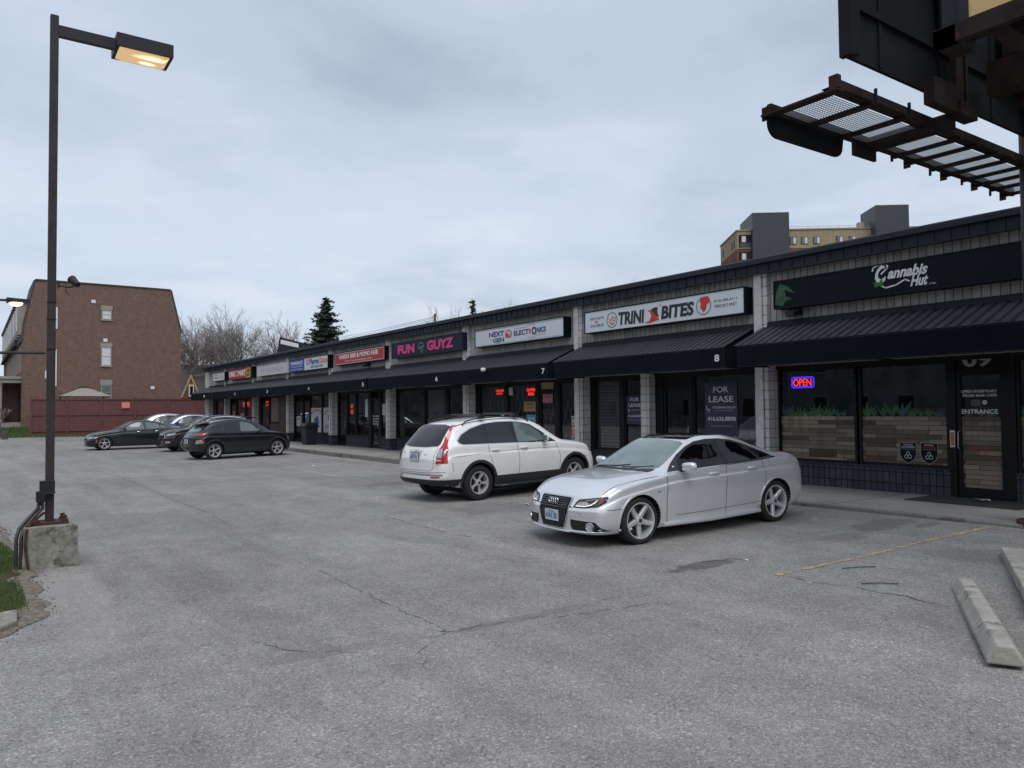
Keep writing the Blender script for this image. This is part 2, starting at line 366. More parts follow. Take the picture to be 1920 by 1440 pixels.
# ------------------------------------------------------------------ mesh helpers
def tag(o, label=None, cat=None, group=None, kind=None):
    if label: o['label'] = label
    if cat: o['category'] = cat
    if group: o['group'] = group
    if kind: o['kind'] = kind
    return o
def empty(name, loc=(0, 0, 0), rz=0., parent=None):
    o = bpy.data.objects.new(name, None); COL.objects.link(o); o.location = loc; o.rotation_euler = (0, 0, rz)
    o.empty_display_size = .1
    if parent: o.parent = parent
    return o
class MB:
    def __init__(s): s.v = []; s.f = []; s.m = []; s.cur = 0
    def add(s, vs, fs):
        b = len(s.v); s.v += [tuple(v) for v in vs]; s.f += [tuple(i+b for i in f) for f in fs]; s.m += [s.cur]*len(fs); return s
    def box(s, x0, y0, z0, x1, y1, z1, M=None):
        vs = [Vector((x, y, z)) for x in (x0, x1) for y in (y0, y1) for z in (z0, z1)]
        if M: vs = [M @ v for v in vs]
        return s.add(vs, [(0, 1, 3, 2), (4, 6, 7, 5), (0, 4, 5, 1), (2, 3, 7, 6), (0, 2, 6, 4), (1, 5, 7, 3)])
    def quad(s, *p): return s.add(p, [tuple(range(len(p)))])
    def prism(s, pts, off):
        n = len(pts); off = Vector(off); a = [Vector(p) for p in pts]; b = [p+off for p in a]
        return s.add(a+b, [tuple(range(n))[::-1], tuple(range(n, 2*n))]+[(i, (i+1) % n, n+(i+1) % n, n+i) for i in range(n)])
    def tube(s, pts, r, n=8, cap=True):
        pts = [Vector(p) for p in pts]; rs = r if isinstance(r, (list, tuple)) else [r]*len(pts)
        rings = []; up = None
        for i, p in enumerate(pts):
            d = (pts[min(i+1, len(pts)-1)]-pts[max(i-1, 0)]).normalized()
            if up is None: up = Vector((0, 0, 1)) if abs(d.z) < .9 else Vector((1, 0, 0))
            a = d.cross(up).normalized(); b = a.cross(d).normalized(); up = b
            rings.append([p+(a*cos(2*pi*k/n)+b*sin(2*pi*k/n))*rs[i] for k in range(n)])
        fs = [(i*n+k, i*n+(k+1) % n, (i+1)*n+(k+1) % n, (i+1)*n+k) for i in range(len(pts)-1) for k in range(n)]
        if cap: fs += [tuple(range(n))[::-1], tuple((len(pts)-1)*n+k for k in range(n))]
        return s.add([v for r_ in rings for v in r_], fs)
    def lathe(s, prof, n=32, axis='z', c=(0, 0, 0)):
        c = Vector(c); vs = []
        for (r, h) in prof:
            for k in range(n):
                a = 2*pi*k/n
                if axis == 'z': vs.append(c+Vector((r*cos(a), r*sin(a), h)))
                elif axis == 'y': vs.append(c+Vector((r*cos(a), h, r*sin(a))))
                else: vs.append(c+Vector((h, r*cos(a), r*sin(a))))
        fs = [(i*n+k, i*n+(k+1) % n, (i+1)*n+(k+1) % n, (i+1)*n+k) for i in range(len(prof)-1) for k in range(n)]
        return s.add(vs, fs)
    def build(s, name, mat, parent=None, smooth=False, bevel=0., recalc=True, loc=None, angle=.6):
        me = bpy.data.meshes.new(name); me.from_pydata(s.v, [], s.f)
        mats = mat if isinstance(mat, list) else [mat]
        for m_ in mats: me.materials.append(mt(m_))
        for p, i in zip(me.polygons, s.m): p.material_index = min(i, len(mats)-1)
        if recalc or smooth:
            bm = bmesh.new(); bm.from_mesh(me)
            if recalc: bmesh.ops.recalc_face_normals(bm, faces=bm.faces)
            if smooth:
                for f in bm.faces: f.smooth = True
                for e in bm.edges:
                    if len(e.link_faces) == 2 and e.calc_face_angle(0) > angle: e.smooth = False
            bm.to_mesh(me); bm.free()
        o = bpy.data.objects.new(name, me); COL.objects.link(o)
        if parent: o.parent = parent
        if loc: o.location = loc
        if bevel:
            b = o.modifiers.new('bevel', 'BEVEL'); b.width = bevel; b.segments = 2; b.limit_method = 'ANGLE'
        return o
def copy_tree(o, parent=None):
    c = o.copy(); COL.objects.link(c)
    if parent: c.parent = parent
    for ch in list(o.children): copy_tree(ch, c)
    return c

# text: mesh lettering fitted to a rectangle in a plane (origin o, axes u,v ; n is outward)
def text_mesh(s, bold=0., shear=0., space=1., extr=0.):
    cu = bpy.data.curves.new('t', 'FONT'); cu.body = s; cu.offset = bold; cu.shear = shear; cu.space_character = space
    cu.extrude = extr; cu.resolution_u = 3; cu.align_x = 'CENTER'
    ob = bpy.data.objects.new('t', cu); COL.objects.link(ob); bpy.context.view_layer.update()
    me = bpy.data.meshes.new_from_object(ob.evaluated_get(bpy.context.evaluated_depsgraph_get()))
    bpy.data.objects.remove(ob); bpy.data.curves.remove(cu)
    return me
def lettering(s, rect, o, u, v, n, mat, parent, name='lettering', bold=.0, shear=0., depth=.004, skew=0., space=1.):
    "rect = (u0,v0,u1,v1) in metres in the plane"
    me = text_mesh(s, bold, shear, space, .01)
    xs = [w.co.x for w in me.vertices]; ys = [w.co.y for w in me.vertices]
    if not xs: return None
    x0, x1, y0, y1 = min(xs), max(xs), min(ys), max(ys)
    o, u, v, n = Vector(o), Vector(u), Vector(v), Vector(n)
    for w in me.vertices:
        a = (w.co.x-x0)/(x1-x0); b = (w.co.y-y0)/max(1e-6, y1-y0)
        w.co = o+u*(rect[0]+a*(rect[2]-rect[0]))+v*(rect[1]+b*(rect[3]-rect[1])+a*skew)+n*(depth if w.co.z > 0 else depth*.2)
    me.materials.clear(); me.materials.append(mt(mat)); me.name = name
    ob = bpy.data.objects.new(name, me); COL.objects.link(ob)
    if parent: ob.parent = parent
    return ob
# on the facade: y0 is the left edge (larger Y), y1 the right edge
def ftext(s, y0, z0, y1, z1, X, mat, parent, name='lettering', **k):
    return lettering(s, (-y0, z0, -y1, z1), (X, 0, 0), (0, -1, 0), (0, 0, 1), (-1, 0, 0), mat, parent, name, **k)
def fpoly(pts, X, mat, parent, name, th=.004):
    return MB().prism([(X, y, z) for y, z in pts], (-th, 0, 0)).build(name, mat, parent)

# ------------------------------------------------------------------ terrain
def cl(v, a=0., b=1.): return max(a, min(b, v))
def ss(t): t = cl(t); return t*t*(3-2*t)
def gz(x, y):
    t = cl((x-4.5)/7.28); g = .21-.11*cl((y-5)/17)
    return g*t+.2*ss((y-28)/38)*(1-t)+(.7*ss((y-64.5)/6) if y > 64.5 else 0)*(1-t)
def sheet(name, xs, ys, off, mat, kind='structure', inside=None, fn=None):
    b = MB(); idx = {}
    for i, x in enumerate(xs):
        for j, y in enumerate(ys):
            idx[i, j] = len(b.v); b.v.append((x, y, (fn or gz)(x, y)+off))
    for i in range(len(xs)-1):
        for j in range(len(ys)-1):
            if inside and not inside((xs[i]+xs[i+1])/2, (ys[j]+ys[j+1])/2): continue
            b.f.append((idx[i, j], idx[i+1, j], idx[i+1, j+1], idx[i, j+1])); b.m.append(0)
    o = b.build(name, mat, smooth=False, recalc=False)
    for p in o.data.polygons: p.use_smooth = True
    tag(o, kind=kind); return o
def fr(a, b, s):
    n = max(1, int(round((b-a)/s))); return [a+(b-a)*i/n for i in range(n+1)]
gx = [-700, -300, -120, -60]+fr(-40, 40, 2)+[60, 120, 300, 700]; gy = [-700, -300, -120, -60]+fr(-40, 100, 2)+[140, 220, 400, 800]
sheet('ground', gx, gy, -.06, 'lawn')
ax = fr(-40, 0, 2)[:-1]+fr(0, 11.78, .62); ay = fr(-40, 64.4, .9)
sheet('parking_lot', ax, ay, 0, 'asphalt')
# sidewalk slab in front of the shops with its kerb face
b = MB(); b.box(11.90, -30, -.2, 15.0, 59.6, .26)
sw = b.build('sidewalk', 'sidewalk_concrete'); tag(sw, kind='structure')
b = MB()
y = -30.
while y < 59.6:
    y2 = min(59.6, y+2.4); h = random.uniform(-.004, .004); xo = random.uniform(-.012, .012)
    b.box(11.76+xo, y+.004, -.2, 11.90, y2-.004, .262+h); y = y2
kb = b.build('kerb', 'kerb_concrete', bevel=.02); tag(kb, kind='structure')
b = MB()
for yy in fr(-28, 58, 2.95): b.box(11.91, yy, .2605, 14.4, yy+.012, .264)
j = b.build('sidewalk_joints', 'crack_fill'); tag(j, kind='structure')

# cracks as thin ragged ribbons lying on the asphalt
def ribbon_on_ground(b, pts, w, jit=.03, off=.005, gap=0.):
    fine = []
    for (x0, y0), (x1, y1) in zip(pts, pts[1:]):
        n = max(2, int(sqrt((x1-x0)**2+(y1-y0)**2)/.07))
        for k in range(n): t = k/n; fine.append((x0+(x1-x0)*t+random.gauss(0, jit), y0+(y1-y0)*t+random.gauss(0, jit)))
    prev = None
    for i in range(len(fine)-1):
        x, y = fine[i]; x1, y1 = fine[i+1]; d = sqrt((x1-x)**2+(y1-y)**2)+1e-6
        nx, ny = -(y1-y)/d, (x1-x)/d; ww = w*.62*random.uniform(.15, 1.5)
        a = (x+nx*ww, y+ny*ww, gz(x, y)+off); c = (x-nx*ww, y-ny*ww, gz(x, y)+off)
        if prev and random.random() > gap: b.add([prev[0], prev[1], c, a], [(0, 1, 2, 3)])
        prev = (a, c)
b = MB()
CR = [([(3.16, 33.62), (3.71, 24.09), (3.64, 17.65), (3.73, 14.92), (3.59, 13.35)], .012),
      ([(3.44, 8.9), (3.39, 7.3), (3.4, 6.3), (3.38, 5.79), (4.15, 5.73), (4.7, 5.52), (5.62, 5.32)], .010),
      ([(7.59, 27.56), (8.03, 25.44), (8.35, 24.19), (8.25, 21.9), (8.3, 20.14), (8.42, 17.54), (8.29, 15.97)], .018),
      ([(6.01, 12.5), (6.01, 12.08), (5.95, 10.83), (5.94, 10.04), (6.23, 8.7)], .014),
      ([(8.26, 12.4), (8.3, 11.02)], .010), ([(6.52, 6.12), (7.02, 6.3), (7.49, 6.13), (7.7, 5.76)], .016),
      ([(7.18, 5.28), (7.17, 4.84), (7.3, 4.44), (7.31, 3.91), (7.27, 3.45)], .012),
      ([(1.92, 6.5), (2.16, 6.03), (2.63, 5.67)], .010), ([(3.38, 5.79), (2.9, 5.4), (2.7, 4.9)], .006), ([(9.4, 6.6), (9.9, 6.3), (10.5, 6.4)], .01)]
for p, w in CR: ribbon_on_ground(b, p, w, .022, gap=.12)
ck = b.build('pavement_cracks', 'crack_fill', recalc=False); tag(ck, kind='structure')
b = MB(); ribbon_on_ground(b, [(7.17, 5.27), (7.74, 5.23), (8.7, 5.15), (10.05, 5.12), (11.76, 5.01)], .06, .004, .0045, gap=.06)
ribbon_on_ground(b, [(7.0, 5.31), (7.1, 5.3)], .05, .004, .0045)
ribbon_on_ground(b, [(7.36, 2.93), (7.31, 3.12)], .04, .004, .0045)
ym = b.build('yellow_stall_line', 'yellow_paint', recalc=False); tag(ym, kind='structure')

# grass strip at the left with soil edge
def edge_x(y):
    pts = [(-6, -5), (5.0, -3.), (7.3, -.5), (7.75, .06), (7.95, .27), (8.61, .60), (10.35, .58), (12.05, .66), (13.5, .5), (15.8, .42), (17.5, .1), (18.2, -2)]
    for (a, xa), (c, xc) in zip(pts, pts[1:]):
        if a <= y <= c: return xa+(xc-xa)*(y-a)/(c-a)
    return -9
b = MB(); ys_ = fr(-6, 18.2, .12); rows = []
for y in ys_:
    e = edge_x(y)+.03*sin(y*7.1)+.02*sin(y*11.3)-.04; row = []
    for k in range(9):
        x = -7+(e+7)*(1-(1-k/8)**2.2) if k < 8 else e
        row.append((x, y, gz(x, y)+(.035 if k < 7 else (.02 if k < 8 else -.01))+.01*sin(x*9+y*5)))
    rows.append(row)
for a, c in zip(rows, rows[1:]):
    for k in range(8): b.add([a[k], a[k+1], c[k+1], c[k]], [(0, 1, 2, 3)])
d = MB(); prev = None
for y in fr(7.3, 17.6, .04):
    e = edge_x(y)+.03*sin(y*7.1)+.02*sin(y*11.3); w1 = .03+.025*sin(y*5.3)+.02*sin(y*9.1)
    row = [(e-.16, y, gz(e, y)+.028), (e-.04, y, gz(e, y)+.022), (e+.03+w1, y, gz(e, y)+.006)]
    if prev: d.add(prev+row, [(0, 1, 4, 3), (1, 2, 5, 4)])
    prev = row
dd_ = d.build('soil_edge', 'soil', recalc=False); tag(dd_, kind='structure')
gs = b.build('grass_strip', 'lawn', recalc=False); tag(gs, kind='structure')
def blades(name, spots_fn, n, h, wd, mat='grass_blade'):
    b = MB()
    for i in range(n):
        s = spots_fn()
        if not s: continue
        x, y, z = s; a = random.uniform(0, 2*pi); hh = h*random.uniform(.4, 1.4); l = random.uniform(.1, .7)*hh; c_, s_ = cos(a), sin(a)
        w = wd*random.uniform(.6, 1.3)
        b.add([(x-s_*w, y+c_*w, z), (x+s_*w, y-c_*w, z), (x+c_*l*.4+s_*w*.6, y+s_*l*.4-c_*w*.6, z+hh*.6), (x+c_*l, y+s_*l, z+hh), (x+c_*l*.4-s_*w*.6, y+s_*l*.4+c_*w*.6, z+hh*.6)], [(0, 1, 2, 3, 4)])
    o = b.build(name, mat, recalc=False); tag(o, kind='stuff'); return o
def sp_near():
    y = random.uniform(7.2, 16.5); x = edge_x(y)-abs(random.gauss(0, .45))-.10
    if sin(x*5.1+y*3.3)+sin(y*2.3-x*4)+random.uniform(-.9, .9) < -.5: return None
    return x, y, gz(x, y)+.02
blades('grass', sp_near, 15000, .05, .0035)
def sp_far():
    x = random.uniform(-6, 12); y = random.uniform(63.8, 65.6) if x > 3.7 else random.uniform(63.6, 69.5)
    return x, y, gz(x, y)-.05
blades('lawn_grass', sp_far, 9000, .16, .02)
def sp_lit():
    y = random.uniform(7.5, 16.5); x = edge_x(y)+random.gauss(-.03, .09); return x, y, gz(x, y)+.002
b = MB()
for i in range(900):
    x, y, z = sp_lit(); a = random.uniform(0, pi); l = random.uniform(.006, .022); w = l*random.uniform(.2, .7)
    b.add([(x+l*cos(a), y+l*sin(a), z+.004), (x-w*sin(a), y+w*cos(a), z+.012), (x-l*cos(a), y-l*sin(a), z+.004), (x+w*sin(a), y-w*cos(a), z+.003)], [(0, 1, 2, 3)])
o = b.build('leaf_litter', 'litter_brown', recalc=False); tag(o, kind='stuff')
b = MB()
for i in range(1500):
    x = random.uniform(.4, 11.5); y = random.uniform(2.3, 22) if random.random() < .6 else random.uniform(2.3, 9); z = gz(x, y)+.001; l = random.uniform(.003, .009)
    b.add([(x-l, y-l, z), (x+l, y-l*.6, z), (x+l*.7, y+l, z), (x-l*.8, y+l*.8, z), (x, y, z+l*.9)], [(0, 1, 4), (1, 2, 4), (2, 3, 4), (3, 0, 4)])
o = b.build('gravel_grit', ['concrete'], recalc=False); tag(o, kind='stuff')
b = MB()
pp = [(.26, 8.62), (.40, 8.66), (.38, 8.2), (.24, 8.0), (.05, 8.1), (.02, 8.5)]
b.prism([(x, y, .01) for x, y in pp], (0, 0, .06))
ks = b.build('kerb_stone', 'old_concrete', bevel=.015)
tag(ks, 'broken pale kerb stone lying in the grass at the left edge', 'kerb stone')

# ================================================================== THE SHOP BUILDING
ZS = .26          # sidewalk level
BLD = empty('shop_building', (14.45, 30, ZS))
tag(BLD, 'long low strip of shops in pale painted block with a dark metal roof edge', 'building')
def bb(mb, name, mat, parent=None, **k):
    o = mb.build(name, mat, None, **k); o.parent = parent or BLD
    if (parent or BLD) is BLD: o.matrix_parent_inverse = Matrix.Translation(BLD.location).inverted()
    return o
PF = [-7.6, -1.5, 4.62, 10.79, 16.97, 23.03, 29.12, 35.29, 41.33, 47.48, 53.77]   # far edges of the piers
YE = 58.83
XU, XW, XP = 14.20, 14.45, 14.10
bb(MB().box(XU, -13, 2.78, 14.6, YE, 4.95), 'upper_wall', 'white_block_wall')
bb(MB().box(14.6, -13, 4.75, 27, YE, 4.93), 'roof', 'dark_steel')
bb(MB().box(14.6, YE-.25, -.2, 27, YE, 4.75).box(26.7, -13, -.2, 27, YE-.25, 4.75).box(14.6, -13, -.2, 26.7, -12.8, 4.75), 'side_wall', 'white_block')
m = MB(); m.box(14.03, -13, 4.795, XU-.002, YE+.05, 5.0)
for yy in fr(-12.9, YE, .29): m.box(14.012, yy, 4.80, 14.028, yy+.018, 4.995)
bb(m, 'fascia', 'fascia_metal')
m = MB(); m.prism([(13.93, -13, 5.0), (14.7, -13, 5.0), (14.7, -13, 5.11), (13.97, -13, 5.13), (13.93, -13, 5.10)], (0, YE+13.1, 0)); m.box(13.985, -13, 4.775, 14.028, YE+.05, 4.795)
bb(m, 'coping', 'fascia_metal')
for k, yf in enumerate(PF):
    m = MB(); m.box(XP, yf-.21, ZS+.48, XU+.02 if 0 else 14.5, yf, 4.79); m.box(XP+.02, yf-.33, ZS+.48, 14.5, yf-.235, 4.79)
    m.box(XP+.08, yf-.24, ZS+.48, 14.5, yf-.205, 4.79)
    pl = bb(m, 'pilaster', 'white_block')
    bb(MB().box(XP-.006, yf-.20, ZS+.50, XP+.0-.001, yf-.012, 4.78), 'painted_strip', 'grime_white', pl)
    pb = MB().box(XP-.01, yf-.34, ZS-.02, 14.5, yf+.008, ZS+.478); bb(pb, 'pilaster_base', 'grey_block', pl)
m = MB().box(XP, YE-1.0, ZS, 14.6, YE+.004, 4.79); bb(m, 'end_pier', 'white_block')
# extra half pier in the middle of the bay with the big sign
m = MB().box(14.2, 14.12, ZS+.48, 14.5, 14.42, 2.78); bb(m, 'pilaster', 'white_block')
# header above the windows
bb(MB().box(14.38, -13, 2.70, 14.60, YE, 2.779), 'window_header', 'frame_black')

BAYZ = ZS+.47
class Bay: pass
def window(y0, y1, z0, z1, glassm='shop_glass', fr_=.05, X=XW):
    "y0 far edge, y1 near edge"
    m = MB(); a, c = min(y0, y1), max(y0, y1)
    m.box(X-.03, a, z0, X+.05, a+fr_, z1).box(X-.03, c-fr_, z0, X+.05, c, z1).box(X-.028, a+fr_, z0, X+.048, c-fr_, z0+fr_).box(X-.028, a+fr_, z1-fr_, X+.048, c-fr_, z1)
    w = bb(m, 'window', 'frame_black')
    p = MB().quad((X+.01, c-fr_, z0+fr_), (X+.01, a+fr_, z0+fr_), (X+.01, a+fr_, z1-fr_), (X+.01, c-fr_, z1-fr_)).build('pane', glassm, None, recalc=False)
    p.parent = w; p.matrix_parent_inverse = w.matrix_parent_inverse.copy(); p.matrix_parent_inverse = (w.matrix_parent_inverse @ w.matrix_basis).inverted() if False else Matrix()
    p.matrix_parent_inverse = (Matrix.Translation(BLD.location) @ w.matrix_parent_inverse @ w.matrix_basis).inverted()
    return w
def fixp(child, parent):
    child.parent = parent
    child.matrix_parent_inverse = (Matrix.Translation(BLD.location) @ parent.matrix_parent_inverse @ parent.matrix_basis).inverted()
def door(y0, y1, glassm='shop_glass', z1=2.42, X=XW, handle_side=0):
    a, c = min(y0, y1), max(y0, y1); z0 = ZS+.02; f = .075
    m = MB(); m.box(X-.02, a, z0, X+.04, a+f, z1).box(X-.02, c-f, z0, X+.04, c, z1).box(X-.018, a+f, z0, X+.038, c-f, z0+.16).box(X-.018, a+f, z1-f, X+.038, c-f, z1)
    d = bb(m, 'door', 'frame_black')
    p = MB().quad((X+.012, c-f, z0+.16), (X+.012, a+f, z0+.16), (X+.012, a+f, z1-f), (X+.012, c-f, z1-f)).build('pane', glassm, None, recalc=False); fixp(p, d)
    yy = (c-f*.5) if handle_side else (a+f*.5)
    h = MB().tube([(X-.02, yy, 1.12), (X-.08, yy, 1.14), (X-.08, yy, 1.42), (X-.02, yy, 1.44)], .011, 6).build('handle', 'galvanised', None); fixp(h, d)
    return d
def base_wall(y0, y1, z1=None):
    a, c = min(y0, y1), max(y0, y1); bb(MB().box(XW-.05, a, ZS-.01, XW+.12, c, z1 or BAYZ).box(XW-.08, a, (z1 or BAYZ), XW+.12, c, (z1 or BAYZ)+.025), 'base_wall', 'grey_block')
def post(ya, yb): bb(MB().box(XW-.045, min(ya, yb), ZS, XW+.07, max(ya, yb), 2.70), 'mullion', 'frame_black')
ZT = 2.70
# rooms behind the glass
for k in range(2, len(PF)):
    y0 = PF[k]-.15; y1 = (PF[k+1]-.15) if k+1 < len(PF) else YE-.26
    m = MB(); m.quad((14.6, y0+.01, ZS), (18.5, y0+.01, ZS), (18.5, y1-.01, ZS), (14.6, y1-.01, ZS)); m.quad((18.5, y0+.01, ZS), (18.5, y1-.01, ZS), (18.5, y1-.01, 3.2), (18.5, y0+.01, 3.2))
    m.quad((14.6, y0+.01, ZS), (14.6, y0+.01, 3.2), (18.5, y0+.01, 3.2), (18.5, y0+.01, ZS)).quad((14.6, y1-.01, ZS), (14.6, y1-.01, 3.2), (18.5, y1-.01, 3.2), (18.5, y1-.01, ZS)).quad((14.6, y0, 3.2), (18.5, y0, 3.2), (18.5, y1, 3.2), (14.6, y1, 3.2))
    bb(m, 'shop_room', 'dark_interior', recalc=False)
    m = MB()
    for q in range(5):
        ya = random.uniform(y0+.6, y1-1.2); xa = random.uniform(15.4, 17.8); hh = random.uniform(.9, 1.7)
        m.box(xa, ya, ZS+.01, xa+.4, ya+random.uniform(.6, 1.3), ZS+hh)
    bb(m, 'shelving', 'shelf_goods')

# ---- bay 9 (nearest): wood-print film, leaf film, entrance
def film(y0, y1, z0, z1, mat, name='window_film', X=XW+.006):
    o = MB().quad((X, y0, z0), (X, y1, z0), (X, y1, z1), (X, y0, z1)).build(name, mat, None, recalc=False); o.parent = BLD; o.matrix_parent_inverse = Matrix.Translation(BLD.location).inverted(); return o
def leaf_row(ya, yb, zb, seed, amp=.30):
    rnd = random.Random(seed); m = MB(); y = ya-.1; i = 0
    while y > yb+.12:
        m.cur = 0 if rnd.random() < .72 else 1; n = rnd.choice((3, 4, 5)); R_ = amp*rnd.uniform(.45, 1.15)
        for k in range(n):
            a = pi/2+(k-(n-1)/2)*rnd.uniform(.38, .55)+rnd.uniform(-.1, .1); L = R_*rnd.uniform(.75, 1.1); dx, dz = cos(a), max(.12, sin(a)); w = L*rnd.uniform(.10, .15); i += 1
            x = XW+.0058-.0003*(i % 9); cy = lambda v: min(ya-.005, max(yb+.005, v))
            m.add([(x, cy(y+w*.6), zb), (x, cy(y+dx*L*.42+dz*w), max(zb, zb+dz*L*.42-dx*w)), (x, cy(y+dx*L), zb+dz*L), (x, cy(y+dx*L*.42-dz*w), max(zb, zb+dz*L*.42+dx*w)), (x, cy(y-w*.6), zb)], [(0, 1, 2, 3, 4)])
        y -= rnd.uniform(.08, .22)
    bb(m, 'leaf_film', ['leaf_print', 'leaf_print_blue'], recalc=False)
base_wall(10.45, 6.84); base_wall(5.78, 4.62)
window(10.43, 8.63, BAYZ+.03, ZT); window(8.58, 6.86, BAYZ+.03, ZT); window(5.76, 4.64, BAYZ+.03, ZT)
post(6.855, 6.74); post(5.93, 5.77)
for a, c in ((10.38, 8.68), (8.53, 6.91), (5.71, 4.69)):
    film(a, c, BAYZ+.08, 1.70, 'weathered_planks'); leaf_row(a, c, 1.69, int(a*10))
d9 = door(6.73, 5.94, z1=2.50, handle_side=1)
bb(MB().box(XW-.02, 5.94, 2.505, XW+.05, 6.73, 2.56).box(XW-.0, 5.94, 2.56, XW+.045, 6.73, 2.70), 'transom', 'frame_black')
film(6.655, 6.015, ZS+.19, 1.70, 'weathered_planks', X=XW+.008); leaf_row(6.65, 6.02, 1.69, 3, .2)
def dec(s, a, z0, c, z1, mat='letter_grey', **k):
    o = ftext(s, a, z0, c, z1, XW-.001, mat, None, depth=.003, **k); o.parent = BLD; o.matrix_parent_inverse = Matrix.Translation(BLD.location).inverted(); return o
dec('09', 6.62, 2.565, 6.14, 2.83, 'letter_grey', bold=.03)
bpy.data.objects  # keep
dec('OPEN EVERYDAY', 6.66, 2.115, 6.07, 2.165, 'letter_white', bold=.015); dec('FROM 9AM-11PM', 6.63, 2.04, 6.08, 2.09, 'letter_white', bold=.015)
dec('MUST BE\n19 YEARS\nTO ENTER', 6.50, 1.89, 6.33, 1.99, 'letter_grey'); dec('ENTRANCE', 6.66, 1.745, 6.06, 1.825, 'letter_white', bold=.02)
b = MB(); pts = [(6.27+.038*cos(t*pi/8), 1.945+.038*sin(t*pi/8)) for t in range(16)]
o = fpoly(pts, XW-.001, 'letter_white', None, 'age_dot'); o.parent = BLD; o.matrix_parent_inverse = Matrix.Translation(BLD.location).inverted()
o = ftext('19+', 6.295, 1.933, 6.245, 1.957, XW-.006, 'letter_black', None); o.parent = BLD; o.matrix_parent_inverse = Matrix.Translation(BLD.location).inverted()

# ---- bay 8, two units
base_wall(16.63, 14.43); base_wall(12.9, 10.80)
post(16.64, 16.50); window(16.49, 15.42, BAYZ+.03, ZT); post(15.41, 15.27); window(15.26, 14.44, BAYZ+.03, ZT)
film(16.44, 15.47, BAYZ+.08, ZT-.06, 'shutter', 'roller_blind', XW+.10)
m = MB()
for z in fr(.85, 2.6, .09): m.box(XW+.085, 15.48, z, XW+.098, 16.43, z+.012)
bb(m, 'blind_slats', 'dark_steel')
post(14.10, 13.84); door(13.83, 12.94, handle_side=0); bb(MB().box(XW-.02, 12.94, 2.425, XW+.05, 13.83, 2.70), 'transom', 'frame_black')
post(12.93, 12.86); window(12.85, 10.82, BAYZ+.03, ZT)
# ---- bay 7 electronics with folding lattice
base_wall(22.68, 19.10); base_wall(18.15, 17.0)
post(22.70, 22.50); window(22.49, 20.92, BAYZ+.03, ZT); post(20.91, 20.78); window(20.77, 19.18, BAYZ+.03, ZT); post(19.17, 19.05)
door(19.04, 18.22, handle_side=1); bb(MB().box(XW-.02, 18.22, 2.425, XW+.05, 19.04, 2.70), 'transom', 'frame_black'); post(18.21, 18.08); window(18.07, 16.99, BAYZ+.03, ZT)
for a, c, z0 in ((22.44, 20.97, BAYZ+.1), (20.72, 19.23, BAYZ+.1), (18.97, 18.29, .5), (18.02, 17.04, BAYZ+.1)):
    m = MB(); z1 = 2.62; st = .24; run = (z1-z0)*.36
    y = c-run
    while y < a:
        for sgn in (0, 1):
            pa = (y, z0) if sgn == 0 else (y+run, z0); pb = (y+run, z1) if sgn == 0 else (y, z1)
            # clip to the opening
            (ya, za), (yb, zb) = pa, pb; pts = []
            t0, t1 = 0., 1.; dy = yb-ya
            for lim, sg in ((c, 1), (a, -1)):
                if abs(dy) < 1e-6: continue
                t = (lim-ya)/dy
                if (dy*sg) > 0: t0 = max(t0, t)
                else: t1 = min(t1, t)
            if t1 > t0+.02:
                X = XW+.09+.008*sgn
                m.tube([(X, ya+dy*t0, za+(zb-za)*t0), (X, ya+dy*t1, za+(zb-za)*t1)], .009, 4)
        y += st
    bb(m, 'security_lattice', 'lattice')
# ---- bay 6
base_wall(28.78, 23.05); post(28.79, 28.72); window(28.71, 26.60, BAYZ+.03, ZT); post(26.59, 26.36); window(26.35, 24.82, BAYZ+.03, ZT); post(24.81, 24.61); window(24.60, 23.06, BAYZ+.03, ZT)
film(26.30, 24.87, BAYZ+.08, ZT-.05, 'shutter', 'roller_blind', XW+.12)
# ---- bay 5
base_wall(33.9, 31.45); base_wall(30.35, 29.13); post(34.95, 34.85); door(34.84, 33.95); post(33.94, 33.80); window(33.79, 32.9, BAYZ+.03, ZT); post(32.89, 32.80); window(32.79, 31.45, BAYZ+.03, ZT); post(31.44, 31.2); door(31.19, 30.42); post(30.41, 30.25); window(30.24, 29.14, BAYZ+.03, ZT)
# ---- bay 4 pharmacy
base_wall(38.6, 35.3); post(40.98, 40.9); door(40.89, 39.75); post(39.74, 39.6); door(39.59, 38.72); post(38.71, 38.6); window(38.59, 37.02, BAYZ+.03, ZT); post(37.01, 36.9); window(36.89, 35.32, BAYZ+.03, ZT)
film(41.32, 40.99, ZS, ZT, 'frame_black', 'side_panel')
# ---- bay 3 maroon
o = bb(MB().box(XW-.03, 41.34, ZS, XW+.05, 43.5, ZT).box(XW-.02, 43.5, ZS, XW+.05, 45.2, 1.2), 'maroon_panelling', 'maroon_panel')
window(45.15, 43.55, 1.22, ZT); film(45.08, 43.62, 1.28, ZT-.06, 'cream_panel', 'roller_blind', XW+.03)
post(45.3, 45.17); door(46.7, 45.32); post(47.15, 46.72)
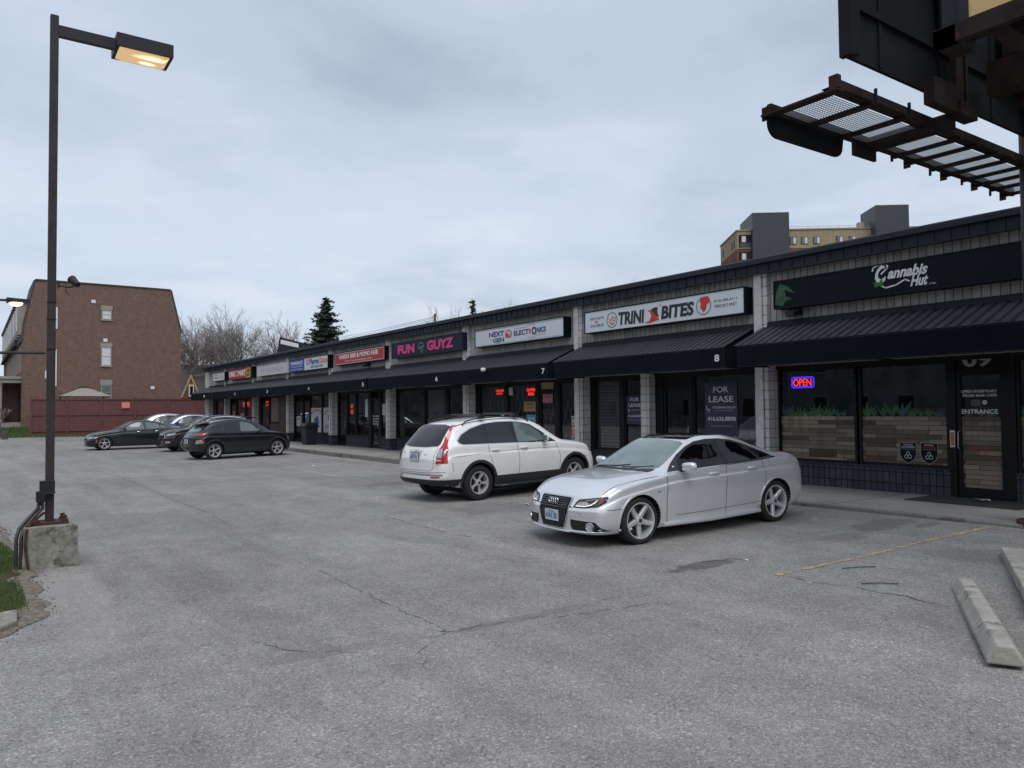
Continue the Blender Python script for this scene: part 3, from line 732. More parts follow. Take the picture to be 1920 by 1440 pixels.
# ---- bay 2 and 1
base_wall(51.9, 47.6); post(53.43, 53.3); door(53.28, 52.1); post(52.08, 51.9); window(51.88, 50.1, BAYZ+.03, ZT); post(50.08, 49.9); window(49.88, 47.6, BAYZ+.03, ZT)
film(49.4, 48.3, .9, 2.6, 'sign_red', 'window_film', XW+.03)
film(53.2, 52.2, .6, 2.4, 'maroon_panel', 'window_film', XW+.03)
base_wall(57.0, 53.9); post(57.8, 57.0); window(56.98, 55.3, BAYZ+.03, ZT); post(55.28, 55.1); door(55.08, 53.85)
film(56.8, 55.6, .9, 2.5, 'maroon_panel', 'window_film', XW+.03)
window(4.2, 1.6, BAYZ+.03, ZT); window(1.5, -1.4, BAYZ+.03, ZT); base_wall(4.25, -1.5); window(-1.9, -7.5, BAYZ+.03, ZT); base_wall(-1.85, -7.6)

# ---- awnings
def awning(ya, yb, num, label, rib=.125, numy=None, X0=14.2, XV=13.12, zt=3.745, zm=3.17, zb=2.73):
    r = empty('awning', (14.2, (ya+yb)/2, zb)); tag(r, label, 'awning', 'black awnings over the shop fronts')
    inv = Matrix.Translation(r.location).inverted()
    def ch(o, p=None): o.parent = p or r; o.matrix_parent_inverse = inv if p is None else Matrix(); return o
    m = MB(); a, c = min(ya, yb), max(ya, yb)
    zk = zt-.13; xk = X0-.07
    prof = [(X0-.001, zt), (xk, zt-.015), (xk-.02, zk), (XV, zm), (XV+.03, zm-.02), (xk, zk-.06), (X0-.001, zt-.1)]
    m.prism([(x, a, z) for x, z in prof], (0, c-a, 0))
    m.cur = 1
    nr = int((c-a)/(rib*1.5)); d = Vector((XV-(xk-.02), 0, zm-zk)); L = d.length; d.normalize(); nrm = Vector((-d.z, 0, d.x)); nrm = nrm if nrm.z > 0 else -nrm
    for i in range(nr+1):
        y = a+.02+(c-a-.06)*i/nr; p0 = Vector((xk-.02, y, zk)); w = Vector((0, rib*.95, 0)); q = p0+d*(L*.998)
        m.prism([p0, p0+w, q+w, q], nrm*.012)
    cn = ch(m.build('canopy', ['awning_pan', 'awning_metal'], None))
    # valance cloth, very slightly wavy
    m = MB(); n = 40; rnd = random.Random(int(ya*7)); ph = rnd.uniform(0, 6)
    vs = []
    for i in range(n+1):
        y = a+(c-a)*i/n; w = .006*sin(y*2.1+ph)+.003*sin(y*5.3+ph); dz = .008*sin(y*1.3+ph)
        vs += [(XV-.004, y, zm+.004), (XV-.008+w, y, (zm+zb)/2), (XV-.004+w*1.4, y, zb+dz)]
    fs = []
    for i in range(n):
        for k in range(2): fs.append((3*i+k, 3*i+k+1, 3*i+4+k, 3*i+3+k))
    m.add(vs, fs)
    for y in (a, c): m.add([(XV, y, zm), (XV, y, zb), (XV+.3, y, zb+.0), (X0, y, zb+.02), (X0, y, zt-.1)], [(0, 1, 2, 3, 4)])
    va = ch(m.build('valance', 'awning_fabric', None, recalc=False))
    m = MB().tube([(XV-.004, a, zb+.004), (XV-.004, c, zb+.004)], .012, 6)
    for y in (a+.01, (a+c)/2, c-.01): m.tube([(XV, y, zb+.02), (X0, y, zb+.03)], .012, 6)
    m.tube([(XV, a, zm-.02), (XV, c, zm-.02)], .012, 6); ch(m.build('frame', 'dark_steel', None))
    if num:
        y0, y1 = numy; o = ftext(num, y0, 2.875, y1, 3.03, XV-.018, 'letter_white', None, 'number', bold=.02); o.parent = va
        o.matrix_parent_inverse = Matrix()
    return r
AL = 'black awning with '
awning(10.47, 4.9, None, 'largest black ribbed awning, over the wood-print windows nearest the camera', rib=.13)
awning(16.63, 10.82, '8', AL+'white number 8 at its right end, above the for lease windows', numy=(11.06, 10.93))
awning(22.66, 16.94, '7', AL+'white number 7, above the windows with security lattice', numy=(17.18, 17.04))
awning(28.68, 22.70, '6', AL+'white number 6, behind the white car and left of the lattice windows', numy=(23.19, 23.03))
awning(34.59, 28.92, '5', AL+'white number 5, under the red signboard with white capitals', numy=(29.24, 29.06))
awning(40.83, 34.63, '4', AL+'white number 4, above the pharmacy windows and waste bin', numy=(35.36, 35.16))
awning(46.9, 40.87, '3', AL+'white number 3, above the maroon panelled shop front', numy=(41.54, 41.3))
awning(53.0, 46.94, '2', AL+'white number 2, under the red and yellow signboard', numy=(47.71, 47.42))
awning(58.75, 53.04, '1', AL+'white number 1 at the far left end of the shops', numy=(55.1, 54.8))
awning(4.5, -1.4, None, 'black ribbed awning beyond the brown billboard post at the right')

# ---- sign boards
SX = 13.93
def board(name, y0, y1, z0, z1, face, label, body='sign_black', X=SX, cat='shop sign', edge='sign_black', fr_=.022):
    r = MB().box(X+.004, min(y0, y1), z0, XU-.001, max(y0, y1), z1)
    r = r.build(name, body); tag(r, label, cat, 'signboards above the shops')
    f = MB().box(X, min(y0, y1)+fr_, z0+fr_, X+.006, max(y0, y1)-fr_, z1-fr_).build('sign_face', face, r)
    if edge:
        a, c = min(y0, y1), max(y0, y1)
        MB().box(X-.012, a-.004, z0-.004, X+.03, a+fr_, z1+.004).box(X-.012, c-fr_, z0-.004, X+.03, c+.004, z1+.004).box(X-.0115, a+fr_, z0-.004, X+.03, c-fr_, z0+fr_).box(X-.0115, a+fr_, z1-fr_, X+.03, c-fr_, z1+.004).build('sign_frame', edge, r)
    return r
T = SX-.001
def ring(yc, zc, ry, rz, w, X, mat, parent, name, n=28):
    m = MB(); vs = []
    for k in range(n):
        a = 2*pi*k/n; vs += [(X, yc+ry*cos(a), zc+rz*sin(a)), (X, yc+(ry-w)*cos(a), zc+(rz-w)*sin(a)), (X-.004, yc+ry*cos(a), zc+rz*sin(a)), (X-.004, yc+(ry-w)*cos(a), zc+(rz-w)*sin(a))]
    fs = []
    for k in range(n):
        j = (k+1) % n; fs += [(4*k+2, 4*k+3, 4*j+3, 4*j+2), (4*k, 4*k+2, 4*j+2, 4*j), (4*k+1, 4*j+1, 4*j+3, 4*k+3)]
    return m.add(vs, fs).build(name, mat, parent, recalc=False)
def strokes(lines, X, w, mat, parent, name):
    m = MB()
    for i, l in enumerate(lines):
        for (a, b_), (c, d) in zip(l, l[1:]):
            dy, dz = c-a, d-b_; L = sqrt(dy*dy+dz*dz)+1e-9; ny, nz = -dz/L*w/2, dy/L*w/2; ex, ez = dy/L*w*.3, dz/L*w*.3
            m.add([(X-.004-.0003*i, a-ex+ny, b_-ez+nz), (X-.004-.0003*i, c+ex+ny, d+ez+nz), (X-.004-.0003*i, c+ex-ny, d+ez-nz), (X-.004-.0003*i, a-ex-ny, b_-ez-nz)], [(0, 1, 2, 3)])
    return m.build(name, mat, parent, recalc=False)
# 8: white board with roti shop name
s = board('signboard', 16.28, 10.89, 3.955, 4.55, 'sign_white', 'long white signboard with black brush letters and two round emblems, under the roof edge')
ftext('HOT ROTI', 16.04, 4.30, 15.5, 4.37, T, 'letter_black', s); ftext('&', 15.83, 4.21, 15.73, 4.28, T, 'letter_red', s); ftext('DOUBLES', 16.03, 4.11, 15.5, 4.18, T, 'letter_black', s)
ring(15.17, 4.235, .205, .205, .018, T, 'letter_black', s, 'emblem_ring'); strokes([[(15.30, 4.30), (15.24, 4.22), (15.18, 4.25), (15.16, 4.33)], [(15.14, 4.32), (15.12, 4.22), (15.05, 4.21), (15.03, 4.28), (15.08, 4.3)], [(15.29, 4.2), (15.2, 4.15), (15.08, 4.17)], [(15.2, 4.12), (15.1, 4.115)]], T, .02, 'letter_red', s, 'red_script')
ftext('TRINI', 14.92, 4.07, 13.97, 4.41, T, 'letter_black', s, bold=.045, shear=.12, skew=-.02); ftext('BITES', 13.40, 4.07, 12.34, 4.40, T, 'letter_black', s, bold=.045, shear=.12)
fpoly([(13.95, 4.03), (13.80, 4.08), (13.72, 4.19), (13.78, 4.30), (13.88, 4.36), (13.70, 4.33), (13.52, 4.16), (13.46, 4.07), (13.62, 4.05), (13.8, 4.02)], T, 'letter_red', s, 'red_bird'); fpoly([(13.74, 4.36), (13.58, 4.40), (13.50, 4.38), (13.53, 4.28), (13.47, 4.14), (13.56, 4.18), (13.68, 4.30)], T-.001, 'letter_black', s, 'black_wing'); fpoly([(13.47, 4.42), (13.40, 4.47), (13.42, 4.41)], T, 'letter_red', s, 'red_flick')
ring(12.05, 4.255, .22, .21, .016, T, 'letter_black', s, 'emblem_ring'); fpoly([(12.08, 4.46), (11.93, 4.47), (11.86, 4.40), (11.87, 4.32), (11.95, 4.28), (11.98, 4.17), (12.06, 4.10), (12.10, 4.17), (12.15, 4.2), (12.13, 4.32), (12.17, 4.38)], T-.001, 'letter_red', s, 'red_blot')
ftext('(416) 285-5111', 11.75, 4.28, 11.10, 4.35, T, 'letter_black', s); ftext('TAKE OUT ONLY', 11.74, 4.17, 11.10, 4.235, T, 'letter_black', s)
# 7: electronics
s = board('signboard', 21.93, 17.19, 3.96, 4.545, 'sign_white', 'white signboard with navy and red electronics lettering, fourth from the brown post')
ftext('NEXT', 21.08, 4.24, 20.22, 4.40, T, 'letter_navy', s, bold=.03); ftext('GEN', 20.85, 4.05, 20.22, 4.19, T, 'letter_navy', s, bold=.03); ftext('ELECT', 19.67, 4.18, 18.90, 4.34, T, 'letter_navy', s, bold=.03); ftext('R', 18.88, 4.18, 18.75, 4.34, T, 'letter_red', s, bold=.03); ftext('O', 18.74, 4.13, 18.50, 4.38, T, 'letter_navy', s, bold=.05); ftext('NICS', 18.48, 4.18, 18.04, 4.34, T, 'letter_navy', s, bold=.03)
ring(20.0, 4.28, .15, .13, .03, T, 'letter_red', s, 'emblem_ring'); fpoly([(20.16, 4.20), (20.05, 4.33), (19.93, 4.24), (20.0, 4.15)], T-.001, 'letter_red', s, 'red_emblem'); strokes([[(19.85, 4.38), (19.78, 4.3), (19.83, 4.2), (19.92, 4.14)]], T, .025, 'letter_navy', s, 'navy_arc')
strokes([[(19.65, 4.40), (18.98, 4.40), (18.85, 4.47), (18.62, 4.47)], [(18.62, 4.47), (18.55, 4.42)], [(18.95, 4.12), (18.8, 4.07), (18.6, 4.07), (18.5, 4.12), (18.05, 4.12)], [(21.0, 4.2), (20.9, 4.1)], [(20.8, 4.45), (20.65, 4.2)]], T, .012, 'letter_red', s, 'circuit_line')
strokes([[(21.88, 4.49), (17.23, 4.49)], [(21.88, 4.01), (17.23, 4.01)]], T, .008, 'letter_black', s, 'border_line')
# 9: black cannabis board
s = board('signboard', 10.14, 4.75, 3.955, 4.55, 'sign_black', 'long black signboard with white script lettering and green leaf, nearest the camera', edge='dark_steel')
ftext('annabis', 7.66, 4.245, 6.92, 4.45, T, 'letter_white', s, bold=.035, shear=.35); ftext('C', 7.90, 4.20, 7.64, 4.56-.03, T, 'letter_white', s, bold=.03, shear=.35)
strokes([[(7.95, 4.44), (7.93, 4.50), (7.83, 4.535), (7.70, 4.52), (7.68, 4.44), (7.78, 4.36)], [(7.80, 4.15), (7.7, 4.09), (7.5, 4.12), (7.33, 4.20), (7.26, 4.16)]], T, .028, 'letter_white', s, 'script_flourish')
ftext('Hut', 7.24, 4.05, 6.92, 4.25, T, 'letter_white', s, bold=.035, shear=.35); ftext('LTD.', 6.90, 4.045, 6.78, 4.075, T, 'letter_white', s)
def leafshape(yc, zc, r, X, mat, parent, name='leaf_emblem', n=7, rot=0.):
    m = MB()
    for k in range(n):
        a = pi/2+(k-(n-1)/2)*.52+rot; L = r*(1-.16*abs(k-(n-1)/2)); dx, dz = cos(a), sin(a); w = r*.13
        m.add([(X-.004-.0004*k, yc, zc), (X-.004-.0004*k, yc+dx*L*.5-dz*w, zc+dz*L*.5+dx*w), (X-.004-.0004*k, yc+dx*L, zc+dz*L), (X-.004-.0004*k, yc+dx*L*.5+dz*w, zc+dz*L*.5-dx*w)], [(0, 1, 2, 3)])
    return m.build(name, mat, parent, recalc=False)
leafshape(7.83, 4.15, .20, T+.0015, 'leaf_emblem_green', s)
fpoly([(10.10, 4.05), (10.08, 4.30), (9.98, 4.48), (9.80, 4.40), (9.62, 4.24), (9.78, 4.30), (9.88, 4.33), (9.84, 4.20), (9.70, 4.13), (9.86, 4.10), (9.92, 4.0), (10.02, 4.03)], T, 'leaf_print', s, 'leaf_emblem')
# 6: fun
s = board('signboard', 28.18, 22.74, 3.96, 4.57, 'sign_dark', 'dark signboard with thick magenta capitals and a mushroom emblem', body='sign_dark', edge='sign_dark')
ftext('FUN', 27.65, 4.09, 26.26, 4.44, T, 'magenta', s, bold=.05); ftext('GUYZ', 25.27, 4.09, 23.36, 4.46, T, 'magenta', s, bold=.05)
strokes([[(25.95, 4.22), (25.93, 4.36), (25.75, 4.44), (25.55, 4.38), (25.48, 4.25), (25.62, 4.30), (25.78, 4.26), (25.95, 4.22)], [(25.72, 4.26), (25.76, 4.10), (25.68, 4.06), (25.62, 4.12), (25.62, 4.27)]], T, .035, 'mushroom_teal', s, 'mushroom_emblem')
# 5: hakka
s = board('signboard', 34.1, 28.83, 3.975, 4.55, 'sign_red', 'red signboard with white capitals and thin white border', edge='sign_black', body='sign_black')
ftext('HAKKA RISE & MOMO HUB', 33.55, 4.24, 29.48, 4.44, T, 'letter_white', s, bold=.03); ftext('Authentic Hakka Chinese & Nepalese Cuisine', 32.95, 4.08, 30.05, 4.155, T, 'letter_white', s)
strokes([[(34.02, 4.50), (28.91, 4.50)], [(34.02, 4.02), (28.91, 4.02)], [(34.02, 4.50), (34.02, 4.02)], [(28.91, 4.50), (28.91, 4.02)]], T, .018, 'letter_white', s, 'border_line')
# 4: pharmacy
s = board('signboard', 40.31, 34.95, 3.93, 4.57, 'sign_white', 'blue and white pharmacy signboard with a phone number')
MB().box(T-.004, 38.1, 3.95, T+.001, 40.29, 4.55).build('blue_panel', 'sign_blue', s)
ftext('PHARMACY', 40.08, 4.29, 38.28, 4.46, T-.004, 'letter_white', s, bold=.03); ftext('Compounding', 40.1, 4.15, 38.3, 4.24, T-.004, 'letter_white', s); ftext('Medical Supplies', 40.1, 4.0, 38.3, 4.09, T-.004, 'letter_white', s)
ftext('Pharma', 37.35, 4.20, 36.15, 4.50, T, 'letter_blue', s, bold=.03); ftext('Choice', 36.10, 4.20, 35.05, 4.50, T, 'letter_orange', s, bold=.03); ring(37.62, 4.35, .19, .14, .07, T, 'letter_red', s, 'emblem_ring'); ftext('437-924-9770', 37.2, 4.02, 35.6, 4.14, T, 'letter_black', s, bold=.02)
# 3: pale
s = board('signboard', 45.95, 40.72, 3.95, 4.54, 'sign_cream', 'pale cream signboard with thin grey capitals between two dashes', edge='sign_cream', body='sign_cream')
ftext('I LASH DESIRE', 44.4, 4.14, 42.2, 4.38, T, 'letter_grey', s); strokes([[(45.2, 4.25), (44.7, 4.25)], [(41.9, 4.25), (41.4, 4.25)]], T, .02, 'letter_black', s, 'dash'); ring(42.0, 4.27, .13, .14, .03, T, 'letter_grey', s, 'emblem_ring')
# 2: mart
s = board('signboard', 52.05, 46.9, 3.94, 4.60, 'sign_red', 'red signboard with big white capitals and a yellow right end')
ftext('ONE', 51.95, 4.12, 50.62, 4.48, T, 'letter_white', s, bold=.05); ftext('MART', 49.76, 4.12, 48.25, 4.48, T, 'letter_white', s, bold=.05); ring(50.18, 4.30, .26, .18, .05, T, 'letter_white', s, 'emblem_ring'); MB().box(T-.004, 47.25, 3.96, T+.001, 48.15, 4.58).build('yellow_panel', 'sign_yellow', s); ftext('VAPE\nSHOP', 48.0, 4.05, 47.4, 4.5, T-.004, 'letter_black', s, bold=.03); MB().box(T-.004, 46.92, 3.96, T+.001, 47.24, 4.58).build('black_panel', 'sign_black', s)
# 1
s = board('signboard', 56.05, 53.0, 3.99, 4.55, 'sign_white', 'small white signboard with red and grey letters at the far left end')
ftext('KING\nNAILS', 55.7, 4.15, 54.6, 4.45, T, 'letter_red', s, bold=.02); ftext('PIZZA\n& WINGS', 54.3, 4.15, 53.2, 4.45, T, 'letter_grey', s, bold=.02)

# ---- things in and on the windows
def poster(y0, y1, z0, z1, mat, name, label, cat, X=XW-.004, group=None):
    o = MB().box(X-.003, min(y0, y1), z0, X, max(y0, y1), z1).build(name, mat); tag(o, label, cat, group); return o
pX = XW-.0075
p = poster(15.20, 14.53, 1.47, 2.22, 'lease_purple', 'lease_poster', 'small purple for lease poster, left of the narrow block pier', 'poster')
ftext('FOR', 15.05, 2.08, 14.74, 2.17, pX, 'letter_white', p, bold=.01); ftext('LEASE', 15.11, 1.93, 14.66, 2.02, pX, 'letter_white', p, bold=.01); ftext('THE BEHAR GROUP', 15.04, 1.83, 14.62, 1.865, pX, 'letter_grey', p); ftext('416.636.8898', 15.15, 1.66, 14.63, 1.72, pX, 'letter_white', p); ftext('www.thebehargroup.com', 15.1, 1.57, 14.68, 1.595, pX, 'letter_grey', p); strokes([[(15.14, 1.88), (15.12, 1.82), (15.08, 1.85), (15.1, 1.79)]], pX, .012, 'letter_white', p, 'logo_mark')
p = poster(12.50, 11.55, 1.22, 2.51, 'lease_purple', 'lease_poster', 'large purple for lease poster in the window behind the silver car', 'poster')
ftext('FOR', 12.24, 2.245, 11.80, 2.385, pX, 'letter_white', p, bold=.01); ftext('LEASE', 12.38, 2.02, 11.66, 2.16, pX, 'letter_white', p, bold=.01); ftext('THE BEHAR GROUP', 12.28, 1.87, 11.60, 1.92, pX, 'letter_white', p); ftext('REALTY INC. BROKERAGE', 12.2, 1.81, 11.68, 1.84, pX, 'letter_grey', p); ftext('416.636.8898', 12.43, 1.58, 11.60, 1.68, pX, 'letter_white', p, bold=.01); ftext('www.thebehargroup.com', 12.36, 1.44, 11.66, 1.48, pX, 'letter_grey', p); strokes([[(12.46, 1.93), (12.43, 1.83), (12.36, 1.86), (12.38, 1.78)]], pX, .018, 'letter_white', p, 'logo_mark')
def shield(yc, label, red=False):
    w = .155; pts = [(yc+w, 1.21), (yc-w, 1.21), (yc-w, .98), (yc-w*.75, .90), (yc-w*.3, .84), (yc, .82), (yc+w*.3, .84), (yc+w*.75, .90), (yc+w, .98)]
    o = fpoly(pts, XW-.002, 'sign_black', None, 'shield_sticker', .003); tag(o, label, 'sticker')
    strokes([pts+[pts[0]]], XW-.005, .008, 'letter_grey', o, 'shield_border'); ftext('ONTARIO', yc+.09, 1.155, yc-.09, 1.18, XW-.006, 'letter_white', o); ftext('AUTHORIZED', yc+.125, 1.11, yc-.125, 1.14, XW-.006, 'letter_red' if red else 'letter_white', o)
    strokes([[(yc+.13, 1.085), (yc-.13, 1.085)]], XW-.005, .005, 'letter_grey', o, 'rule_line')
    for a in (pi/2, pi*7/6, pi*11/6):
        cx, cz = yc+.035*cos(a), .965+.035*sin(a); strokes([[(cx+.034*cos(a+t), cz+.034*sin(a+t)*1.2) for t in (pi, pi*1.35, 0-.6, 0, .6, pi*.65, pi)]], XW-.006, .009, 'letter_white', o, 'trillium_petal')
shield(7.63, 'black shield sticker with plain white text on the wood-print window'); shield(7.24, 'black shield sticker with a red line of text, nearest the entrance door', True)
p = poster(6.845, 6.76, 1.15, 1.45, 'paper_white', 'door_notice', 'small white and orange notice on the post beside the entrance', 'notice', X=XW-.048); MB().box(XW-.056, 6.775, 1.18, XW-.0515, 6.83, 1.42).build('orange_print', 'paper_orange', p)
o = empty('open_sign', (XW+.06, 9.86, 2.28)); tag(o, 'glowing open sign with red letters in a blue outline, hung in the window', 'neon sign'); inv = Matrix.Translation(o.location).inverted()
t = lettering('OPEN', (-10.09, 2.335, -9.66, 2.485), (XW+.03, 0, 0), (0, -1, 0), (0, 0, 1), (-1, 0, 0), 'neon_red', None, 'lit_letters'); t.parent = o; t.matrix_parent_inverse = inv
def rrect(y0, y1, z0, z1, r, n=5):
    pts = []
    for cy, cz, a0 in ((y1+r, z1-r, 90), (y1+r, z0+r, 180), (y0-r, z0+r, 270), (y0-r, z1-r, 0)):
        for k in range(n+1):
            a = radians(a0+90*k/n); pts.append((cy-cos(a)*-1*r if 0 else cy+cos(a)*r, cz+sin(a)*r))
    return pts
m = MB()
for e in (0, .022): 
    q = [(XW+.04, 10.135-e), (XW+.04, 9.60+e)]
    y0, y1, z0, z1 = 10.14-e, 9.60+e, 2.30+e, 2.525-e; pts = [(XW+.04, y0, z0+.03), (XW+.04, y0, z1-.03), (XW+.04, y0-.03, z1), (XW+.04, y1+.03, z1), (XW+.04, y1, z1-.03), (XW+.04, y1, z0+.03), (XW+.04, y1+.03, z0), (XW+.04, y0-.03, z0), (XW+.04, y0, z0+.03)]
    m.tube(pts, .008, 6)
t = m.build('blue_tube', 'neon_blue', None); t.parent = o; t.matrix_parent_inverse = inv
t = MB().box(XW+.055, 9.59, 2.29, XW+.075, 10.15, 2.535).build('backing', 'gap_black', None); t.parent = o; t.matrix_parent_inverse = inv
def neon(txts, yc, label, mat='neon_red', X=XW+.05, name='neon_sign'):
    r = MB().box(X+.012, min(t_[2] for t_ in txts)-.03, min(t_[1] for t_ in txts)-.03, X+.03, max(t_[0+1-1+0] if 0 else t_[4] for t_ in txts)+.03, max(t_[3] for t_ in txts)+.03).build(name, 'gap_black'); tag(r, label, 'neon sign')
    for s_, z0, y1, z1, y0 in txts: ftext(s_, y0, z0, y1, z1, X, mat, r, 'lit_letters', bold=.0)
    return r
neon([('CUSTOM', 2.475, 21.1, 2.55, 21.55), ('BUILDS', 2.39, 21.16, 2.45, 21.5)], 0, 'lit red sign reading custom builds behind the lattice')
neon([('CELL PHONE', 2.45, 19.36, 2.55, 19.80), ('REPAIR', 2.32, 19.42, 2.42, 19.72)], 0, 'lit red sign reading cell phone repair behind the lattice')
neon([('HOT', 2.0, 33.32, 2.2, 33.6), ('FOOD', 1.72, 33.32, 1.92, 33.6)], 0, 'lit orange sign in the window right of the pale block pier above the bin', 'neon_orange')
neon([('OPEN', 2.2, 45.5, 2.5, 46.1)], 0, 'lit orange sign in the maroon shop door', 'neon_orange')
neon([('OPEN', 2.28, 49.65, 2.5, 50.6)], 0, 'lit red sign in the window under the red and yellow signboard', 'neon_red')
o = strokes([[(6.50, 1.11), (6.46, 1.15), (6.25, 1.15), (6.20, 1.12), (6.24, 1.09), (6.46, 1.09), (6.50, 1.11)], [(6.36, 1.06), (6.22, 1.06)]], XW-.004, .008, 'letter_red', None, 'neon_reflection'); tag(o, 'small red neon reflection painted on the wood-print entrance door', 'neon sign')  # neon reflection on the door, drawn as flat red strokes
def txp(y0, y1, z0, z1, mat, name, label, cat, texts=(), lm='letter_black', X=XW-.004):
    p = poster(y0, y1, z0, z1, mat, name, label, cat, X)
    for s_, a, b_, c, d in texts: ftext(s_, y0+(y1-y0)*a, z0+(z1-z0)*b_, y0+(y1-y0)*c, z0+(z1-z0)*d, X-.0035, lm, p, bold=.01)
    return p
txp(19.89, 19.27, 1.82, 2.13, 'paper_tan', 'window_poster', 'tan poster under the lit phone repair sign', 'poster', [('HOURS', .2, .65, .8, .85), ('10 - 8', .25, .25, .75, .5)])
txp(18.94, 18.33, 2.50, 2.72, 'paper_tan', 'window_poster', 'tan board high above the lattice door under the awning', 'poster', X=XW-.03)
txp(20.81, 20.22, 1.50, 1.70, 'paper_orange', 'window_poster', 'orange poster low in the lattice window above the white car', 'poster', [('SALE', .2, .3, .8, .7)], 'letter_white')
txp(19.76, 19.22, 1.30, 1.72, 'paper_blue', 'window_poster', 'blue poster low in the lattice window beside the door', 'poster', [('WE FIX', .15, .6, .85, .8), ('PHONES', .15, .3, .85, .5)], 'letter_white')
txp(21.9, 21.2, 1.50, 1.66, 'paper_orange', 'window_poster', 'orange banner strip low in the left lattice window', 'poster', [('LAPTOP REPAIR', .1, .3, .9, .7)], 'letter_white')
txp(21.15, 20.98, 1.5, 1.72, 'paper_white', 'window_poster', 'small white sheet beside the orange banner strip', 'poster')
txp(20.72, 20.5, 2.35, 2.6, 'paper_white', 'window_poster', 'white sheet taped high between the two red lit signs', 'poster')
txp(17.52, 17.05, 1.42, 1.68, 'paper_white', 'window_poster', 'white poster reading payday loans beside the block pier', 'poster', [('PAY DAY', .05, .55, .95, .9), ('LOANS', .05, .1, .95, .42)])
txp(17.52, 17.05, 1.13, 1.40, 'paper_orange', 'window_poster', 'orange poster reading bad credit ok under the white one', 'poster', [('BAD NO', .05, .55, .95, .9), ('CREDIT', .05, .1, .95, .42)], 'letter_white')
txp(17.52, 17.05, .95, 1.11, 'paper_white', 'window_poster', 'lowest white poster under the orange one beside the pier', 'poster', [('OPEN 7 DAYS', .05, .2, .95, .8)])
txp(18.9, 18.40, 2.08, 2.36, 'paper_pink', 'window_poster', 'faded pink poster in the upper pane of the lattice door', 'poster')
txp(31.12, 30.46, 1.24, 1.76, 'sign_black', 'menu_board', 'black menu board with rows of white boxes on a door', 'notice', [('- - - -', .1, .72, .9, .85), ('- - - -', .1, .5, .9, .62), ('- - - -', .1, .28, .9, .4), ('- - - -', .1, .06, .9, .18)], 'letter_white')
txp(30.15, 29.85, 1.69, 2.17, 'paper_white', 'window_poster', 'tall white poster right of the menu board', 'poster')
txp(31.9, 31.6, 1.6, 2.4, 'paper_white', 'window_poster', 'narrow white notice left of the menu board', 'poster')
p = txp(38.50, 37.08, .82, 2.05, 'paper_white', 'window_poster', 'tall white pharmacy poster with a red arc, left of two', 'poster'); strokes([[(38.48, 1.75), (38.1, 1.9), (37.6, 1.93), (37.1, 1.86)]], XW-.008, .05, 'letter_red', p, 'red_arc'); fpoly([(38.1, 1.5), (37.6, 1.65), (37.4, 1.3), (37.7, 1.0), (38.0, 1.1)], XW-.008, 'letter_blue', p, 'blue_figure')
p = txp(36.84, 35.36, .82, 2.05, 'paper_white', 'window_poster', 'tall white pharmacy poster with a red arc, right of two', 'poster'); strokes([[(36.8, 1.70), (36.3, 1.9), (35.8, 1.95), (35.38, 1.9)]], XW-.008, .05, 'letter_red', p, 'red_arc'); fpoly([(36.3, 1.7), (36.0, 1.72), (35.9, 1.5), (36.2, 1.4)], XW-.008, 'letter_navy', p, 'navy_figure'); ftext('pharma', 36.6, 1.0, 35.6, 1.25, XW-.008, 'letter_navy', p)
txp(40.65, 39.95, 1.1, 1.62, 'paper_white', 'window_poster', 'white opening hours poster on the glass pharmacy door', 'poster', [('HOURS', .15, .6, .85, .85), ('9 - 6', .2, .2, .8, .45)])
txp(39.3, 38.95, 1.5, 1.7, 'paper_blue', 'window_poster', 'small blue sticker on the second pharmacy door', 'poster')
txp(52.9, 52.4, .9, 1.9, 'paper_orange', 'window_poster', 'orange poster in the door under the number 2 awning', 'poster')
txp(51.2, 50.3, .8, 1.8, 'paper_pink', 'window_poster', 'pink poster below the lit red sign at the far shops', 'poster')
# wall lights on the block strip
for yy, lb in ((9.75, 'small black floodlight above the nearest awning'), (30.9, 'small black floodlight under the red signboard')):
    r = MB().box(14.02, yy-.12, 3.80, 14.19, yy+.12, 3.93).box(13.90, yy-.10, 3.77, 14.02, yy+.10, 3.88).build('floodlight', 'black_metal'); tag(r, lb, 'light')
# small white dome camera on the number 7 awning
r = MB().lathe([(.0, -.10), (.045, -.09), (.06, -.02), (.06, .04), (.0, .06)], 16, 'y', (13.04, 20.1, 3.13)).box(13.05, 20.06, 3.10, 13.115, 20.14, 3.18).build('security_camera', 'letter_white', smooth=True); tag(r, 'small white security camera on the edge of the number 7 awning', 'camera')
# waste bin
r = empty('waste_bin', (13.55, 36.4, ZS)); tag(r, 'dark plastic wheeled waste bin standing on the sidewalk by the pharmacy', 'bin')
MB().prism([(-.26, -.33, .03), (.26, -.33, .03), (.26, .33, .03), (-.26, .33, .03)], (0, 0, .02)).add([(-.24, -.3, .03), (.24, -.3, .03), (.24, .3, .03), (-.24, .3, .03), (-.32, -.38, .86), (.32, -.38, .86), (.32, .38, .86), (-.32, .38, .86)], [(0, 1, 5, 4), (1, 2, 6, 5), (2, 3, 7, 6), (3, 0, 4, 7), (4, 5, 6, 7)]).build('body', 'bin_plastic', r, bevel=.02)
MB().prism([(-.38, -.43, .86), (.38, -.43, .86), (.38, .43, .86), (-.38, .43, .86)], (0, 0, .05)).prism([(-.38, -.4, .912), (.36, -.4, .912), (.2, -.4, 1.08), (-.25, -.4, 1.05)], (0, .8, 0)).build('lid', 'bin_plastic', r, bevel=.02)
